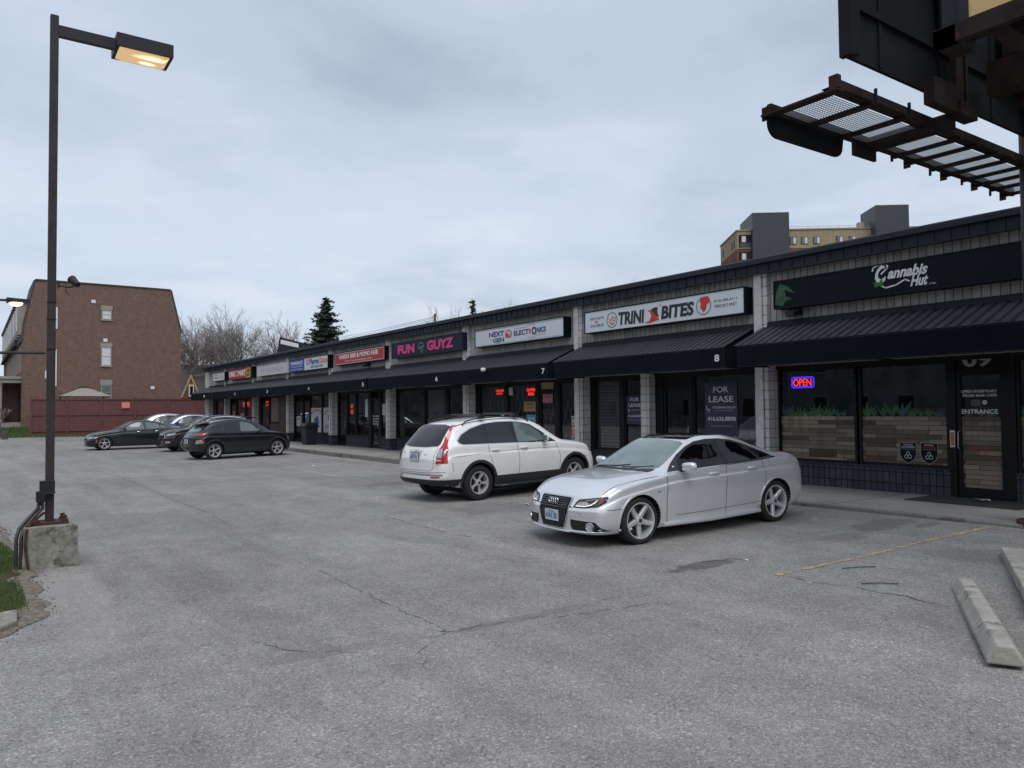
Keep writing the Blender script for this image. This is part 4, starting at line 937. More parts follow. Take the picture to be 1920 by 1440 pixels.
# door mat and litter near the entrance
r = MB().box(13.35, 5.35, ZS+.001, 14.38, 7.15, ZS+.015).build('door_mat', 'rubber_mat'); tag(r, 'dark rubber mat on the sidewalk before the entrance door', 'mat')
def crumple(loc, s, label, mat='litter_white', name='litter', cat='litter', group='scraps of litter'):
    rnd = random.Random(int(loc[0]*100+loc[1]*10)); m = MB(); vs = [(rnd.uniform(-1, 1)*s, rnd.uniform(-1, 1)*s, rnd.uniform(0, .5)*s) for _ in range(9)]
    fs = [tuple(rnd.sample(range(9), 3)) for _ in range(12)]; m.add(vs, fs); o = m.build(name, mat, None, recalc=False, loc=loc); tag(o, label, cat, group); return o
crumple((14.0, 6.22, ZS+.018), .10, 'crumpled white paper cup on the mat, left of its pair'); crumple((13.98, 6.08, ZS+.018), .09, 'crumpled white wrapper on the mat, right of its pair')
crumple((8.6, 13.0-1.2, gz(8.6, 11.8)), .06, 'white scrap on the asphalt between the white and silver cars'); crumple((7.55, 5.95, gz(7.5, 5.9)), .035, 'tiny white scrap on the dark asphalt patch')
crumple((9.4, 24.9, gz(9.4, 24.9)), .07, 'white scrap on the asphalt before the far kerb'); crumple((11.2, 21.8, gz(11.2, 21.8)), .08, 'pale scrap against the kerb left of the white car')
for (x0, y0, x1, y1, lb) in ((7.92, 4.95, 8.25, 4.75, 'dark green twig lying beside the yellow line'), (7.45, 4.45, 7.7, 4.2, 'dark twig lying between the yellow line and wheel stop')):
    r = MB().tube([(x0, y0, gz(x0, y0)+.012), ((x0+x1)/2+.02, (y0+y1)/2, gz(x0, y0)+.02), (x1, y1, gz(x1, y1)+.012)], .006, 5).build('twig', 'twig_green'); tag(r, lb, 'twig')

# ================================================================== WHEEL STOP and billboard pad
def wheel_stop(name, x, y, ang, L, label):
    W0, H = .235, .15; prof = [(-W0/2, 0), (W0/2, 0), (W0/2, .05), (.055, H), (-.055, H), (-W0/2, .05)]
    m = MB(); n = 10; vs = []
    rnd = random.Random(5)
    for i in range(n+1):
        t = -L/2+L*i/n; sc = .62 if i in (0, n) else 1
        for (a, z) in prof: vs.append((t, a+rnd.uniform(-.004, .004), (z*(.92 if i in (0, n) else 1))+rnd.uniform(-.004, .004)))
    fs = [tuple(range(6))[::-1], tuple(n*6+k for k in range(6))]+[(i*6+k, i*6+(k+1) % 6, (i+1)*6+(k+1) % 6, (i+1)*6+k) for i in range(n) for k in range(6)]
    o = m.add(vs, fs).build(name, 'concrete', None, bevel=.012); o.location = (x, y, gz(x, y)-.004); o.rotation_euler = (0, 0, ang); tag(o, label, 'wheel stop'); return o
wheel_stop('wheel_stop', 6.99, 3.10, radians(30.5), 2.36, 'worn concrete wheel stop lying askew at the right foreground')
d1 = Vector((cos(radians(27)), sin(radians(27)), 0)); d2 = Vector((d1.y, -d1.x, 0)); A = Vector((9.86, 4.15, .12))
m = MB().prism([A, A-d1*2.9, A-d1*2.9+d2*1.3, A+d2*1.3], (0, 0, .125)); o = m.build('concrete_slab', 'concrete', bevel=.012)
tag(o, 'flat pale concrete slab at the right edge, behind the wheel stop', 'slab')

# ================================================================== NEAR STREET LAMP
PX, PY = .852, 11.35
LP = empty('street_lamp', (PX, PY, 0)); tag(LP, 'tall brown square lamp post with a box head glowing yellow, on a concrete block', 'street lamp')
m = MB(); rnd = random.Random(3)
bx = [(-.29, -.29), (.29, -.29), (.29, .29), (-.29, .29)]
vs = []
for z, s_ in ((-.1, 1.03), (.1, 1.03), (.25, 1.0), (.38, 1.0), (.515, .985)):
    for i in range(4):
        a, c = bx[i], bx[(i+1) % 4]
        for t in (0, .25, .5, .75):
            x, y = a[0]+(c[0]-a[0])*t, a[1]+(c[1]-a[1])*t; vs.append((x*s_+rnd.uniform(-.006, .006), y*s_+rnd.uniform(-.006, .006), z+(rnd.uniform(-.006, .006) if z > .3 else 0)))
fs = [(16*k+i, 16*k+(i+1) % 16, 16*(k+1)+(i+1) % 16, 16*(k+1)+i) for k in range(4) for i in range(16)]+[tuple(64+i for i in range(16))]
m.add(vs, fs).build('concrete_base', 'old_concrete', LP, bevel=.01)
m = MB().box(-.047, -.047, .55, .047, .047, 7.0); m.build('pole', 'pole_brown', LP, bevel=.008)
m = MB().box(-.2, -.17, .515, .2, .17, .548)
for sx in (-1, 1):
    for sy in (-1, 1): m.lathe([(0, .62), (.028, .62), (.028, .58), (.04, .575), (.04, .55), (0, .55)], 6, 'z', (sx*.155, sy*.125, 0))
m.build('base_plate', 'rust', LP)
m = MB().box(-.115, -.135, .90, .048, -.048, 1.06).box(-.15, -.14, .80, -.052, -.02, .93); m.build('junction_box', 'black_metal', LP, bevel=.006)
MB().box(-.06, -.14, .895, .052, -.048, .915).build('rust_band', 'rust', LP)
m = MB()
for dx, dy in ((0, 0), (.05, -.03)):
    m.tube([(-.11+dx*.5, -.08, .82), (-.13+dx, -.09, .72), (-.24+dx, -.12, .60), (-.33+dx, -.2, .50), (-.36+dx, -.25, .38), (-.36+dx, -.26, .2), (-.36+dx, -.27, -.02)], .021, 8)
m.build('conduit', 'conduit', LP, smooth=True)
MB().tube([(-.06, -.05, .66), (-.14, -.1, .60), (-.22, -.2, .54), (-.26, -.31, .48), (-.27, -.325, .3), (-.25, -.33, .1), (-.23, -.33, -.02)], .016, 8).build('conduit', 'rust', LP, smooth=True)
# arm, head
MB().prism([(.045, -.04, 6.74), (.045, .04, 6.74), (.045, .04, 6.88), (.045, -.04, 6.88)], (.67, 0, .0)).build('arm', 'lamp_housing', LP)
hd = MB().add([(.70, -.15, 6.93), (1.40, -.15, 6.93), (1.40, .35, 6.93), (.70, .35, 6.93), (.70, -.15, 6.755), (1.40, -.15, 6.755), (1.40, .35, 6.755), (.70, .35, 6.755),
               (.74, -.11, 6.755), (1.36, -.11, 6.755), (1.36, .31, 6.755), (.74, .31, 6.755), (.74, -.11, 6.80), (1.36, -.11, 6.80), (1.36, .31, 6.80), (.74, .31, 6.80)],
              [(0, 1, 2, 3), (0, 1, 5, 4), (1, 2, 6, 5), (2, 3, 7, 6), (3, 0, 4, 7), (4, 5, 9, 8), (5, 6, 10, 9), (6, 7, 11, 10), (7, 4, 8, 11), (8, 9, 13, 12), (9, 10, 14, 13), (10, 11, 15, 14), (11, 8, 12, 15)]).build('lamp_head', 'lamp_housing', LP)
# glowing lens: a shallow prismatic bowl with a brighter reflector and bulb inside
def make_lens():
    m_, nt, p, o = node_mat('lens_glow'); g = G(nt); c = g.coord(); sp = g.n('ShaderNodeSeparateXYZ'); g.l(c, sp.inputs[0])
    grid = g.math('MULTIPLY', g.math('ABSOLUTE', g.math('SINE', g.math('MULTIPLY', sp.outputs[0], 260))), g.math('ABSOLUTE', g.math('SINE', g.math('MULTIPLY', sp.outputs[1], 260))))
    def hot(x, y, rx, ry):
        dx = g.math('DIVIDE', g.math('SUBTRACT', sp.outputs[0], x), rx); dy = g.math('DIVIDE', g.math('SUBTRACT', sp.outputs[1], y), ry)
        return g.math('SUBTRACT', 1., g.math('ADD', g.math('MULTIPLY', dx, dx), g.math('MULTIPLY', dy, dy)), True)
    h = g.math('ADD', hot(1.12, .16, .13, .06), g.math('MULTIPLY', hot(1.15, -.02, .28, .07), .8))
    st = g.math('ADD', g.math('ADD', .42, g.math('MULTIPLY', grid, .18)), g.math('MULTIPLY', h, .9))
    p.inputs['Base Color'].default_value = (.30, .24, .16, 1); p.inputs['Roughness'].default_value = .2
    g.l(g.ramp(st, [(.3, (.80, .50, .26)), (.9, (1, .68, .30)), (1., (1, .86, .5))]), p.inputs['Emission Color']); g.l(st, p.inputs['Emission Strength'])
make_lens()
m = MB().add([(.74, -.11, 6.757), (1.36, -.11, 6.757), (1.36, .31, 6.757), (.74, .31, 6.757), (.80, -.05, 6.715), (1.30, -.05, 6.715), (1.30, .25, 6.715), (.80, .25, 6.715)], [(4, 5, 6, 7), (0, 1, 5, 4), (1, 2, 6, 5), (2, 3, 7, 6), (3, 0, 4, 7)])
m.build('lens', 'lens_glow', LP)
pl = bpy.data.lights.new('lamp_light', 'AREA'); pl.energy = 6; pl.color = (1, .72, .38); pl.shape = 'RECTANGLE'; pl.size = .5; pl.size_y = .3
po = bpy.data.objects.new('lamp_light', pl); COL.objects.link(po); po.location = (1.05, .1, 6.70); po.parent = LP
# side rail going left with clamps
m = MB().tube([(-.06, 0, 2.66), (-.45, .0, 2.65), (-3.2, .1, 2.50)], .018, 8); m.build('cross_bar', 'pole_brown', LP)
m = MB()
for z in (3.30, 3.08, 2.70): m.box(-.053, -.053, z, .053, .053, z+.015)
m.build('clamp', 'black_metal', LP)
# security camera on the post (its own thing)
sc_ = empty('security_camera', (PX+.062, PY-.02, 3.52)); tag(sc_, 'dark bullet security camera on a bracket high on the square lamp post', 'camera')
MB().box(0, -.03, -.03, .02, .03, .05).tube([(.01, 0, 0), (.12, -.02, -.01), (.18, -.03, .0)], .012, 6).build('bracket', 'black_metal', sc_)
m = MB(); dd = Vector((.55, -.75, -.42)).normalized()
q0 = Vector((.21, .06, .05)); 
m.tube([(.155, .02, .10), (.16, .018, .098), (.205, -.08, .03), (.215, -.10, .015)], [.052, .056, .040, .036], 14); m.build('body', 'lamp_housing', sc_, smooth=True)
MB().tube([(.10, -.01, .02), (.09, -.02, -.06), (.13, -.02, -.12)], .005, 5).build('cable', 'gap_black', sc_)

# far street lamp at the left edge
FL = empty('street_lamp', (-2.6, 36, 0)); tag(FL, 'distant round lamp head glowing white on an arm at the left edge', 'street lamp')
FL.location = (-1.3, 26, 0)
MB().box(-.07, -.07, -.05, .07, .07, 5.3).build('pole', 'pole_brown', FL)
MB().tube([(.05, 0, 5.05), (2.15, 0, 5.10)], .035, 8).build('arm', 'pole_brown', FL)
MB().prism([(2.15, -.12, 5.03), (2.7, -.10, 5.06), (2.7, -.10, 5.15), (2.15, -.12, 5.17)], (0, .24, 0)).build('lamp_head', 'lamp_housing', FL)
MB().lathe([(0, 4.94), (.10, 4.96), (.16, 5.0), (.17, 5.04), (0, 5.05)], 16, 'z', (2.38, 0, 0)).build('lens', 'lamp_bright', FL, smooth=True)

# ================================================================== BILLBOARD STRUCTURE
BB = empty('billboard', (12.12, 4.44, ZS)); tag(BB, 'rusty steel billboard seen from below, on a round brown post with a mesh walkway', 'billboard')
BI = Matrix.Translation(BB.location).inverted()
def bp(m, name, mat, parent=None, **k):
    o = m.build(name, mat, None, **k); o.parent = parent or BB
    o.matrix_parent_inverse = BI if parent is None else Matrix(); return o
bp(MB().lathe([(0, -.3), (.26, -.3), (.26, 8.8), (0, 8.8)], 28, 'z', (12.12, 4.44, 0)), 'post', 'pole_brown', smooth=True)
bp(MB().lathe([(0, .2), (.42, .2), (.42, .30), (0, .30)], 24, 'z', (12.12, 4.44, 0)), 'base_plate', 'rust')
# panel A: faces away, we see its back with stringers
m = MB().box(7.47, 4.50, 5.57, 13.6, 4.54, 9.6); bp(m, 'rear_panel', 'dark_steel')
m = MB()
for k, x in enumerate(fr(8.1, 13.4, 1.3)): m.box(x, 4.48, 5.60, x+.05, 4.499, 9.5)
for z in (6.1, 7.0, 7.9, 8.8): m.box(7.62, 4.455, z, 13.5, 4.479, z+.08)
bp(m, 'stringer', 'dark_steel')
bp(MB().box(7.45, 4.42, 5.56, 7.52, 4.56, 9.6).box(7.52, 4.42, 5.58, 7.62, 4.47, 9.6), 'edge_angle', 'dark_steel')
m = MB().box(9.43, 4.30, 5.45, 9.56, 4.36, 9.6).box(9.56, 4.32, 5.45, 9.66, 4.34, 9.6).box(9.66, 4.30, 5.45, 9.72, 4.36, 9.6)
bp(m, 'upright', 'rusty_steel')
bp(MB().box(8.86, 4.28, 5.32, 9.43, 4.40, 5.62).box(9.43, 4.26, 5.30, 9.85, 4.42, 5.46), 'bracket', 'rusty_steel')
bp(MB().box(9.35, 4.40, 5.19, 9.6, 5.42, 5.32), 'outrigger', 'rusty_steel')
m = MB().box(10.9, 4.1, 6.4, 13.7, 4.4, 6.9); bp(m, 'cross_beam', 'rusty_steel')
# walkway: two channels, cross angles, grating
cat = MB().box(7.34, 4.53, 5.22, 13.5, 4.60, 5.31).box(7.34, 4.60, 5.235, 13.5, 4.70, 5.245).build('walkway_rail', 'rusty_steel'); cat.parent = BB; cat.matrix_parent_inverse = BI
bp(MB().box(7.34, 5.33, 5.20, 13.5, 5.38, 5.31), 'walkway_rail', 'rusty_steel')
m = MB(); rnd = random.Random(2); xs = [7.36, 8.02, 8.72, 9.25, 9.50, 9.98, 10.42, 10.98, 11.42, 11.9, 12.35, 12.8, 13.3]
for i, x in enumerate(xs):
    e = .02 if i % 2 else .08; w = .09 if i not in (3,) else .20
    m.box(x, 4.52, 5.185, x+w, 5.38+e, 5.22)
    m.box(x, 5.38, 5.10+rnd.uniform(0, .05), x+.02, 5.39+e, 5.30)
    if i in (1, 2): m.box(x+.03, 4.50, 5.20, x+.05, 4.53, 5.36)
m.box(7.30, 4.50, 5.175, 7.42, 5.44, 5.20); m.box(7.31, 4.50, 5.19, 7.38, 4.60, 5.34); m.box(9.05, 5.36, 5.05, 9.55, 5.40, 5.22)
bp(m, 'walkway_bracket', 'rusty_steel')
m = MB(); z = 5.235
for y in fr(4.73, 5.32, .036): m.box(7.4, y, z, 13.4, y+.006, z+.006)
for x in fr(7.42, 13.4, .045): m.box(x, 4.72, z-.004, x+.006, 5.33, z)
bp(m, 'grating', 'galvanised')
# curved shroud hanging from the far rail
pts = [(7.34, 5.38, 5.30), (7.34, 5.38, 5.10)]+[(7.34+.16*(1-cos(t)), 5.38, 5.10-.15*sin(t)) for t in fr(0, pi/2, .26)]+[(8.62+.2*sin(t), 5.38, 4.95+.14*(1-cos(t))) for t in fr(0, pi/2, .26)]+[(8.86, 5.38, 5.30)]
bp(MB().prism(pts, (0, .012, 0)), 'shroud', 'dark_steel')
# panel B: the printed face turned to the lot, running towards the camera side
bp(MB().box(7.60, -3.5, 5.50, 7.66, 3.34, 9.4), 'front_panel', 'ad_face')
bp(MB().box(7.665, -3.5, 5.50, 7.78, 3.42, 9.4).box(7.58, 3.342, 5.50, 7.664, 3.42, 9.4).box(7.68, 3.30, 5.42, 7.92, 3.62, 9.4), 'panel_frame', 'black_metal')
bp(MB().box(7.50, -3.6, 5.30, 7.58, 3.62, 5.47).box(7.5, 3.42, 5.30, 7.9, 3.62, 5.46), 'lower_channel', 'rusty_steel')
m = MB()
for x in fr(7.7, 8.9, .045): m.box(x, -3.4, 5.40, x+.012, 3.1, 5.425)
bp(m, 'grating', 'rusty_steel')
m = MB().box(8.9, -3.5, 5.30, 9.02, 3.5, 5.46)
for y in (3.1, 1.5, -.2, -2): m.box(7.6, y, 5.30, 9.0, y+.09, 5.38)
m.box(9.0, 3.0, 5.5, 9.25, 3.3, 9.0).box(9.0, 3.02, 5.46, 12.3, 3.28, 5.9).box(9.25, 2.9, 6.3, 12.3, 3.3, 6.8).box(10.2, 3.3, 5.7, 10.45, 4.3, 6.1).box(11.6, 3.2, 5.9, 12.5, 4.8, 6.4).box(9.2, 3.3, 6.9, 9.5, 4.4, 7.2)
bp(m, 'torsion_frame', 'rusty_steel')

# ================================================================== BACK FENCE
FN = empty('fence', (9.5, 65.8, .15)); tag(FN, 'tall maroon board fence closing the far end of the lot', 'fence')
FI = Matrix.Translation(FN.location).inverted()
def fpart(m, name, mat, **k): o = m.build(name, mat, None, **k); o.parent = FN; o.matrix_parent_inverse = FI; return o
m = MB(); x = 3.72
while x < 24: m.box(x, 65.80+(.012 if int(x*7) % 2 else 0), .12, x+.138, 65.84, 2.92); x += .142
fpart(m, 'boards', 'maroon_fence')
for x in (3.66, 5.93, 8.2, 10.55, 12.9, 15.2, 17.5, 19.8, 22.1): fpart(MB().box(x, 65.72, .1, x+.11, 65.80, 3.06), 'fence_post', 'maroon_fence')
for z in (.55, 1.72, 2.88): fpart(MB().box(3.7, 65.745, z, 24, 65.80, z+.08), 'rail', 'maroon_fence')
s = MB().box(9.61, 65.70, 2.22, 10.21, 65.715, 2.70).build('warning_sign', 'sign_face_red'); tag(s, 'small red sign with pale lines of text fixed on the maroon fence', 'sign')
for t_, z0, z1 in (('PRIVATE', 2.56, 2.66), ('PARKING', 2.42, 2.52), ('TOW AWAY', 2.28, 2.38)): lettering(t_, (9.66, z0, 10.16, z1), (0, 65.698, 0), (1, 0, 0), (0, 0, 1), (0, -1, 0), 'letter_white', s)

# ================================================================== BRICK ROW HOUSES
def house_child(root, m, name, mat, p=None, **k):
    o = m.build(name, mat, None, **k); o.parent = p or root
    o.matrix_parent_inverse = Matrix.Translation(root.location).inverted() if p is None else Matrix(); return o
H = empty('brick_row_house', (9, 72, .8)); tag(H, 'tall brown brick end wall of a three storey house behind the maroon fence', 'building')
gab = [(3.34, .3), (3.34, 7.4), (3.46, 8.8), (4.15, 12.22), (13.94, 12.21), (14.5, 9.8), (14.78, 8.6), (14.8, .3)]
house_child(H, MB().prism([(x, 70, z) for x, z in gab], (0, 6.0, 0)), 'end_wall', 'brown_brick')
m = MB()
for (x0, z0), (x1, z1) in zip(gab[1:-1], gab[2:-1]):
    d = Vector((x1-x0, 0, z1-z0)).normalized(); n = Vector((-d.z, 0, d.x))*.10
    m.prism([Vector((x0, 69.93, z0))+n*.02, Vector((x1, 69.93, z1))+n*.02, Vector((x1, 69.93, z1))+n, Vector((x0, 69.93, z0))+n], (0, 6.1, 0))
house_child(H, m, 'roof_edge', 'shingle')
def brick_window(x0, x1, z0, z1, lint, blind=True):
    w = house_child(H, MB().box(x0-.06, 69.93, z1, x1+.06, 69.997, z1+lint).box(x0-.08, 69.90, z0-.09, x1+.08, 69.997, z0).box(x0, 69.94, z0, x0+.07, 69.997, z1).box(x1-.07, 69.94, z0, x1, 69.997, z1).box(x0+.07, 69.94, z0, x1-.07, 69.997, z0+.07).box(x0+.07, 69.94, z1-.07, x1-.07, 69.997, z1).box(x0+.07, 69.95, (z0+z1)/2-.02, x1-.07, 69.997, (z0+z1)/2+.02), 'window', 'stone_trim')
    house_child(H, MB().box(x0+.07, 69.965, z0+.07, x1-.07, 69.99, z1-.07), 'pane', 'window_blind' if blind else 'car_glass_light', w)
brick_window(8.74, 9.48, 9.43, 10.21, .36); brick_window(8.72, 9.48, 5.68, 7.22, .32); brick_window(8.73, 9.50, 2.9, 4.17, .38, False)
m = MB()
for x, z in ((8.16, 10.84), (9.03, 7.76), (12.57, 3.94)): m.box(x-.15, 69.94, z-.13, x+.15, 69.998, z+.13)
house_child(H, m, 'vent', 'letter_white')
for x, z0, z1 in ((5.58, 8.5, 10.2), (5.55, 4.0, 6.9), (4.95, 4.6, 5.2)): house_child(H, MB().box(x-.09, 69.94, z0, x+.09, 69.998, z1), 'narrow_trim', 'letter_white')
# the facade of the rest of the row, running away behind the end wall
for k in range(6):
    y0 = 76.1+k*5.2
    R = empty('row_house', (5, y0, .8)); tag(R, ['nearest', 'second', 'third', 'fourth', 'fifth', 'farthest'][k]+' row house unit with pale dormers, receding at the left edge', 'building', 'row houses receding at the left')
    def rc(m, name, mat, p=None): return house_child(R, m, name, mat, p)
    rc(MB().box(3.34, y0, .3, 12, y0+5.15, 7.5), 'wall', 'brown_brick')
    rc(MB().prism([(3.34, y0, 7.52), (3.0, y0, 7.52), (3.1, y0, 7.8), (4.15, y0, 12.1), (12, y0, 12.1), (12, y0, 7.52)], (0, 5.15, 0)), 'roof', 'shingle')
R0 = H
for k in range(13):
    y0 = 70.7+k*2.6
    par = H
    dm = house_child(H, MB().box(3.05, y0, 8.0, 4.3, y0+1.3, 10.5), 'dormer', 'stone_trim')
    house_child(H, MB().box(2.95, y0-.15, 10.5, 4.4, y0+1.45, 10.75), 'dormer_roof', 'shingle', dm)
    house_child(H, MB().box(3.03, y0+.2, 8.3, 3.046, y0+1.1, 10.2), 'pane', 'car_glass', dm)
for k in range(5):
    y0 = 70.5+k*5.2
    pc = house_child(H, MB().box(1.6, y0, 4.25, 3.33, y0+3.4, 4.55).box(1.5, y0-.1, 4.55, 3.33, y0+3.5, 4.75).box(1.7, y0, .7, 3.33, y0+3.4, 1.2), 'porch', 'stone_trim')
    house_child(H, MB().box(1.75, y0+3.25, 1.2, 3.33, y0+3.38, 4.25).box(1.62, y0+3.4, .7, 3.33, y0+5.2, 2.9), 'porch_wall', 'brown_brick', pc)
    for yy in (y0+.2, y0+3.0): house_child(H, MB().lathe([(.17, 1.2), (.17, 1.35), (.13, 1.4), (.12, 4.05), (.17, 4.12), (.17, 4.25)], 12, 'z', (2.0, yy, 0)), 'column', 'stone_trim', pc)
    house_child(H, MB().box(2.2, y0-.05, 1.2, 2.3, y0+3.4, 2.15), 'railing', 'maroon_panel', pc)
    house_child(H, MB().box(3.30, y0+.6, 1.2, 3.335, y0+1.7, 3.8).box(3.30, y0+2.1, 2.0, 3.335, y0+3.0, 3.8), 'window', 'car_glass', pc)
for k in range(10):
    y0 = 70.9+k*2.6; house_child(H, MB().box(3.28, y0, 5.1, 3.336, y0+.9, 7.0), 'window', 'stone_trim')
# gazebo roof above the fence
Gz = empty('gazebo', (7.35, 68, .3)); tag(Gz, 'tan shingled gazebo roof peeking over the maroon fence', 'gazebo')
m = MB(); apex = [(-.28, -.28, 3.50), (.28, -.28, 3.50), (.28, .28, 3.50), (-.28, .28, 3.50)]; mid = [(-.9, -.9, 3.22), (.9, -.9, 3.22), (.9, .9, 3.22), (-.9, .9, 3.22)]; low = [(-1.75, -1.6, 2.86), (1.75, -1.6, 2.86), (1.75, 1.6, 2.86), (-1.75, 1.6, 2.86)]
m.add(apex+mid+low, [(0, 1, 2, 3)]+[(i, (i+1) % 4, 4+(i+1) % 4, 4+i) for i in range(4)]+[(4+i, 4+(i+1) % 4, 8+(i+1) % 4, 8+i) for i in range(4)]+[(11, 10, 9, 8)])
m.build('roof', 'shingle_tan', Gz)
MB().prism([(-.3, -.3, 3.53), (.3, -.3, 3.53), (.3, .3, 3.53), (-.3, .3, 3.53)], (0, 0, .09)).prism([(-.15, -.15, 3.62), (.15, -.15, 3.62), (.15, .15, 3.62), (-.15, .15, 3.62)], (0, 0, .06)).build('vent_cap', 'shingle', Gz)
for sx in (-1.5, 1.5):
    for sy in (-1.4, 1.4): MB().box(sx-.06, sy-.06, 0, sx+.06, sy+.06, 2.9).build('leg', 'wood_tan', Gz)
# small gabled house between the brick wall and the shops
HS = empty('gabled_house', (20.3, 91, 0)); tag(HS, 'small red brick house with a steep tan trimmed gable, right of the tall brown wall', 'house')
hz_ = Matrix.Rotation(-radians(14), 4, 'Z')
def hc(m, name, mat, p=None):
    o = m.build(name, mat, p or HS); return o
HS.rotation_euler = (0, 0, -radians(14))
hc(MB().box(-6, 0, 0, 8, 9, 3.9), 'wall', 'red_brick')
hc(MB().prism([(-6.4, -.5, 3.7), (-6.4, 9.5, 3.7), (-6.4, 4.5, 7.4)], (15, 0, 0)), 'roof', 'shingle')
hc(MB().prism([(-.9, -.6, 3.4), (.9, -.6, 3.4), (0, -.6, 5.8)], (0, 4.0, 0)), 'dormer', 'red_brick')
m = MB()
for s_ in (-1, 1): m.prism([(s_*1.1, -.68, 3.45), (s_*.86, -.68, 3.45), (0, -.68, 5.62), (0, -.68, 6.12)], (0, .07, 0))
m.box(-.42, -.68, 4.85, .42, -.61, 4.98)
hc(m, 'bargeboard', 'wood_tan')
w_ = hc(MB().box(-.22, -.69, 3.6, .30, -.60, 4.85), 'window', 'letter_white'); hc(MB().box(-.1, -.70, 3.75, .22, -.692, 4.75), 'pane', 'car_glass', w_)
hc(MB().box(-2.2, 3.6, 6.6, -1.5, 4.4, 8.1), 'chimney', 'red_brick')

# modern white-and-dark roofed building beyond the shops
RB = empty('modern_building', (23, 69.3, 0)); tag(RB, 'dark angular roof with white bands and a pale arch, rising behind the shop roof', 'building')
RB.rotation_euler = (0, 0, atan2(67.39-69.11, 25.6-23.11))
MB().box(-.1, .2, 0, 6, 5, 6.8).build('wall', 'dark_steel', RB)
MB().prism([(-.30, 0, 6.6), (.05, 0, 8.62), (3.7, 0, 7.65), (3.7, 0, 6.6)], (0, 3.0, 0)).build('roof', 'fascia_metal', RB)
MB().prism([(.16, -.02, 8.38), (1.75, -.02, 7.98), (1.75, -.02, 7.62), (.12, -.02, 8.0)], (0, .018, 0)).build('white_band', 'letter_white', RB)
MB().prism([(.0, -.02, 7.20), (.95, -.02, 7.20), (.95, -.02, 7.05), (-.05, -.02, 7.05)], (0, .018, 0)).build('white_band', 'letter_white', RB)
MB().prism([(1.75+1.0*cos(t), -.03, 7.15+.33*sin(t)) for t in fr(0, pi, .3)], (0, .02, 0)).build('pale_arch', 'sign_cream', RB)

# ================================================================== APARTMENT TOWER behind the shops
T0 = Vector((101.3, 80.5, 0)); uv = Vector((.788, -.616, 0)).normalized(); vv = Vector((.616, .788, 0)).normalized()
TW = empty('apartment_tower', T0); TW.rotation_euler = (0, 0, atan2(uv.y, uv.x)); tag(TW, 'tan and red brick apartment block with two dark roof volumes, rising over the shop roof', 'building')
def tp(m, name, mat, p=None): return m.build(name, mat, p or TW)
tp(MB().box(0, 0, 27.4, 60, 12, 30.3), 'upper_storey', 'beige_brick'); tp(MB().box(0, 0, -1, 60, 12, 27.399), 'lower_storeys', 'red_brick')
tp(MB().box(-.12, -.12, 30.3, 60, 12.1, 30.52), 'parapet', 'beige_brick')
tp(MB().box(2.25, -1.0, 0, 8.05, 7, 33.0), 'roof_volume', 'metal_cladding'); tp(MB().box(21.2, -2.0, 0, 26.3, 4.0, 33.55), 'roof_volume', 'metal_cladding')
tp(MB().tube([(6.9, 1, 33), (6.9, 1, 33.7)], .06, 6), 'vent_pipe', 'galvanised')
# balcony corner: flat black panels paint the shade of the recess
for z0, z1 in ((27.55, 29.7), (24.7, 26.9), (21.8, 24.0)):
    r_ = tp(MB().box(-.02+.3, -.04, z0, 2.24, -.005, z1), 'balcony_shade', 'gap_black')
    tp(MB().box(.4, -.08, z0, 2.24, -.045, z0+.85), 'railing', 'metal_cladding', r_); tp(MB().box(.75, -.10, z0+.95, 1.4, -.05, z1-.25), 'pane', 'window_blind', r_); tp(MB().box(-.02+.3, -.12, z0-.12, 2.24, -.0, z0), 'slab', 'concrete', r_)
for u0 in (8.9-.55, 10.15, 12.1, 15.7, 17.7, 28, 30.5, 33, 36, 39):
    for z in (28.0, 25.1, 22.2):
        w_ = tp(MB().box(u0, -.07, z, u0+1.1, -.005, z+1.15), 'window', 'frame_black'); tp(MB().box(u0+.08, -.09, z+.08, u0+.52, -.072, z+1.07), 'pane', 'car_glass_light', w_); tp(MB().box(u0+.58, -.09, z+.08, u0+1.02, -.072, z+1.07), 'pane', 'window_blind', w_)
for v0 in (1.6, 3.2, 9.5):
    for z in (27.9, 25.0, 22.1): tp(MB().box(-.06, v0, z, -.005, v0+.6, z+1.3), 'window', 'frame_black')
m = MB()
for u_ in fr(8.2, 21, 1.6): m.tube([(u_, .3, 30.5), (u_, .3, 30.95)], .03, 4)
m.tube([(8.1, .3, 30.93), (21, .3, 30.93)], .03, 4); tp(m, 'roof_railing', 'galvanised')
tp(MB().box(19.7, 1, 30.5, 20.5, 2, 31.6), 'roof_unit', 'concrete')
m = MB()
for u_ in fr(2.3, 8.0, .3): m.box(u_, -1.03, 24, u_+.04, -1.0, 32.98)
for u_ in fr(21.25, 26.2, .3): m.box(u_, -2.03, 24, u_+.04, -2.0, 33.5)
tp(m, 'cladding_ribs', 'metal_cladding')

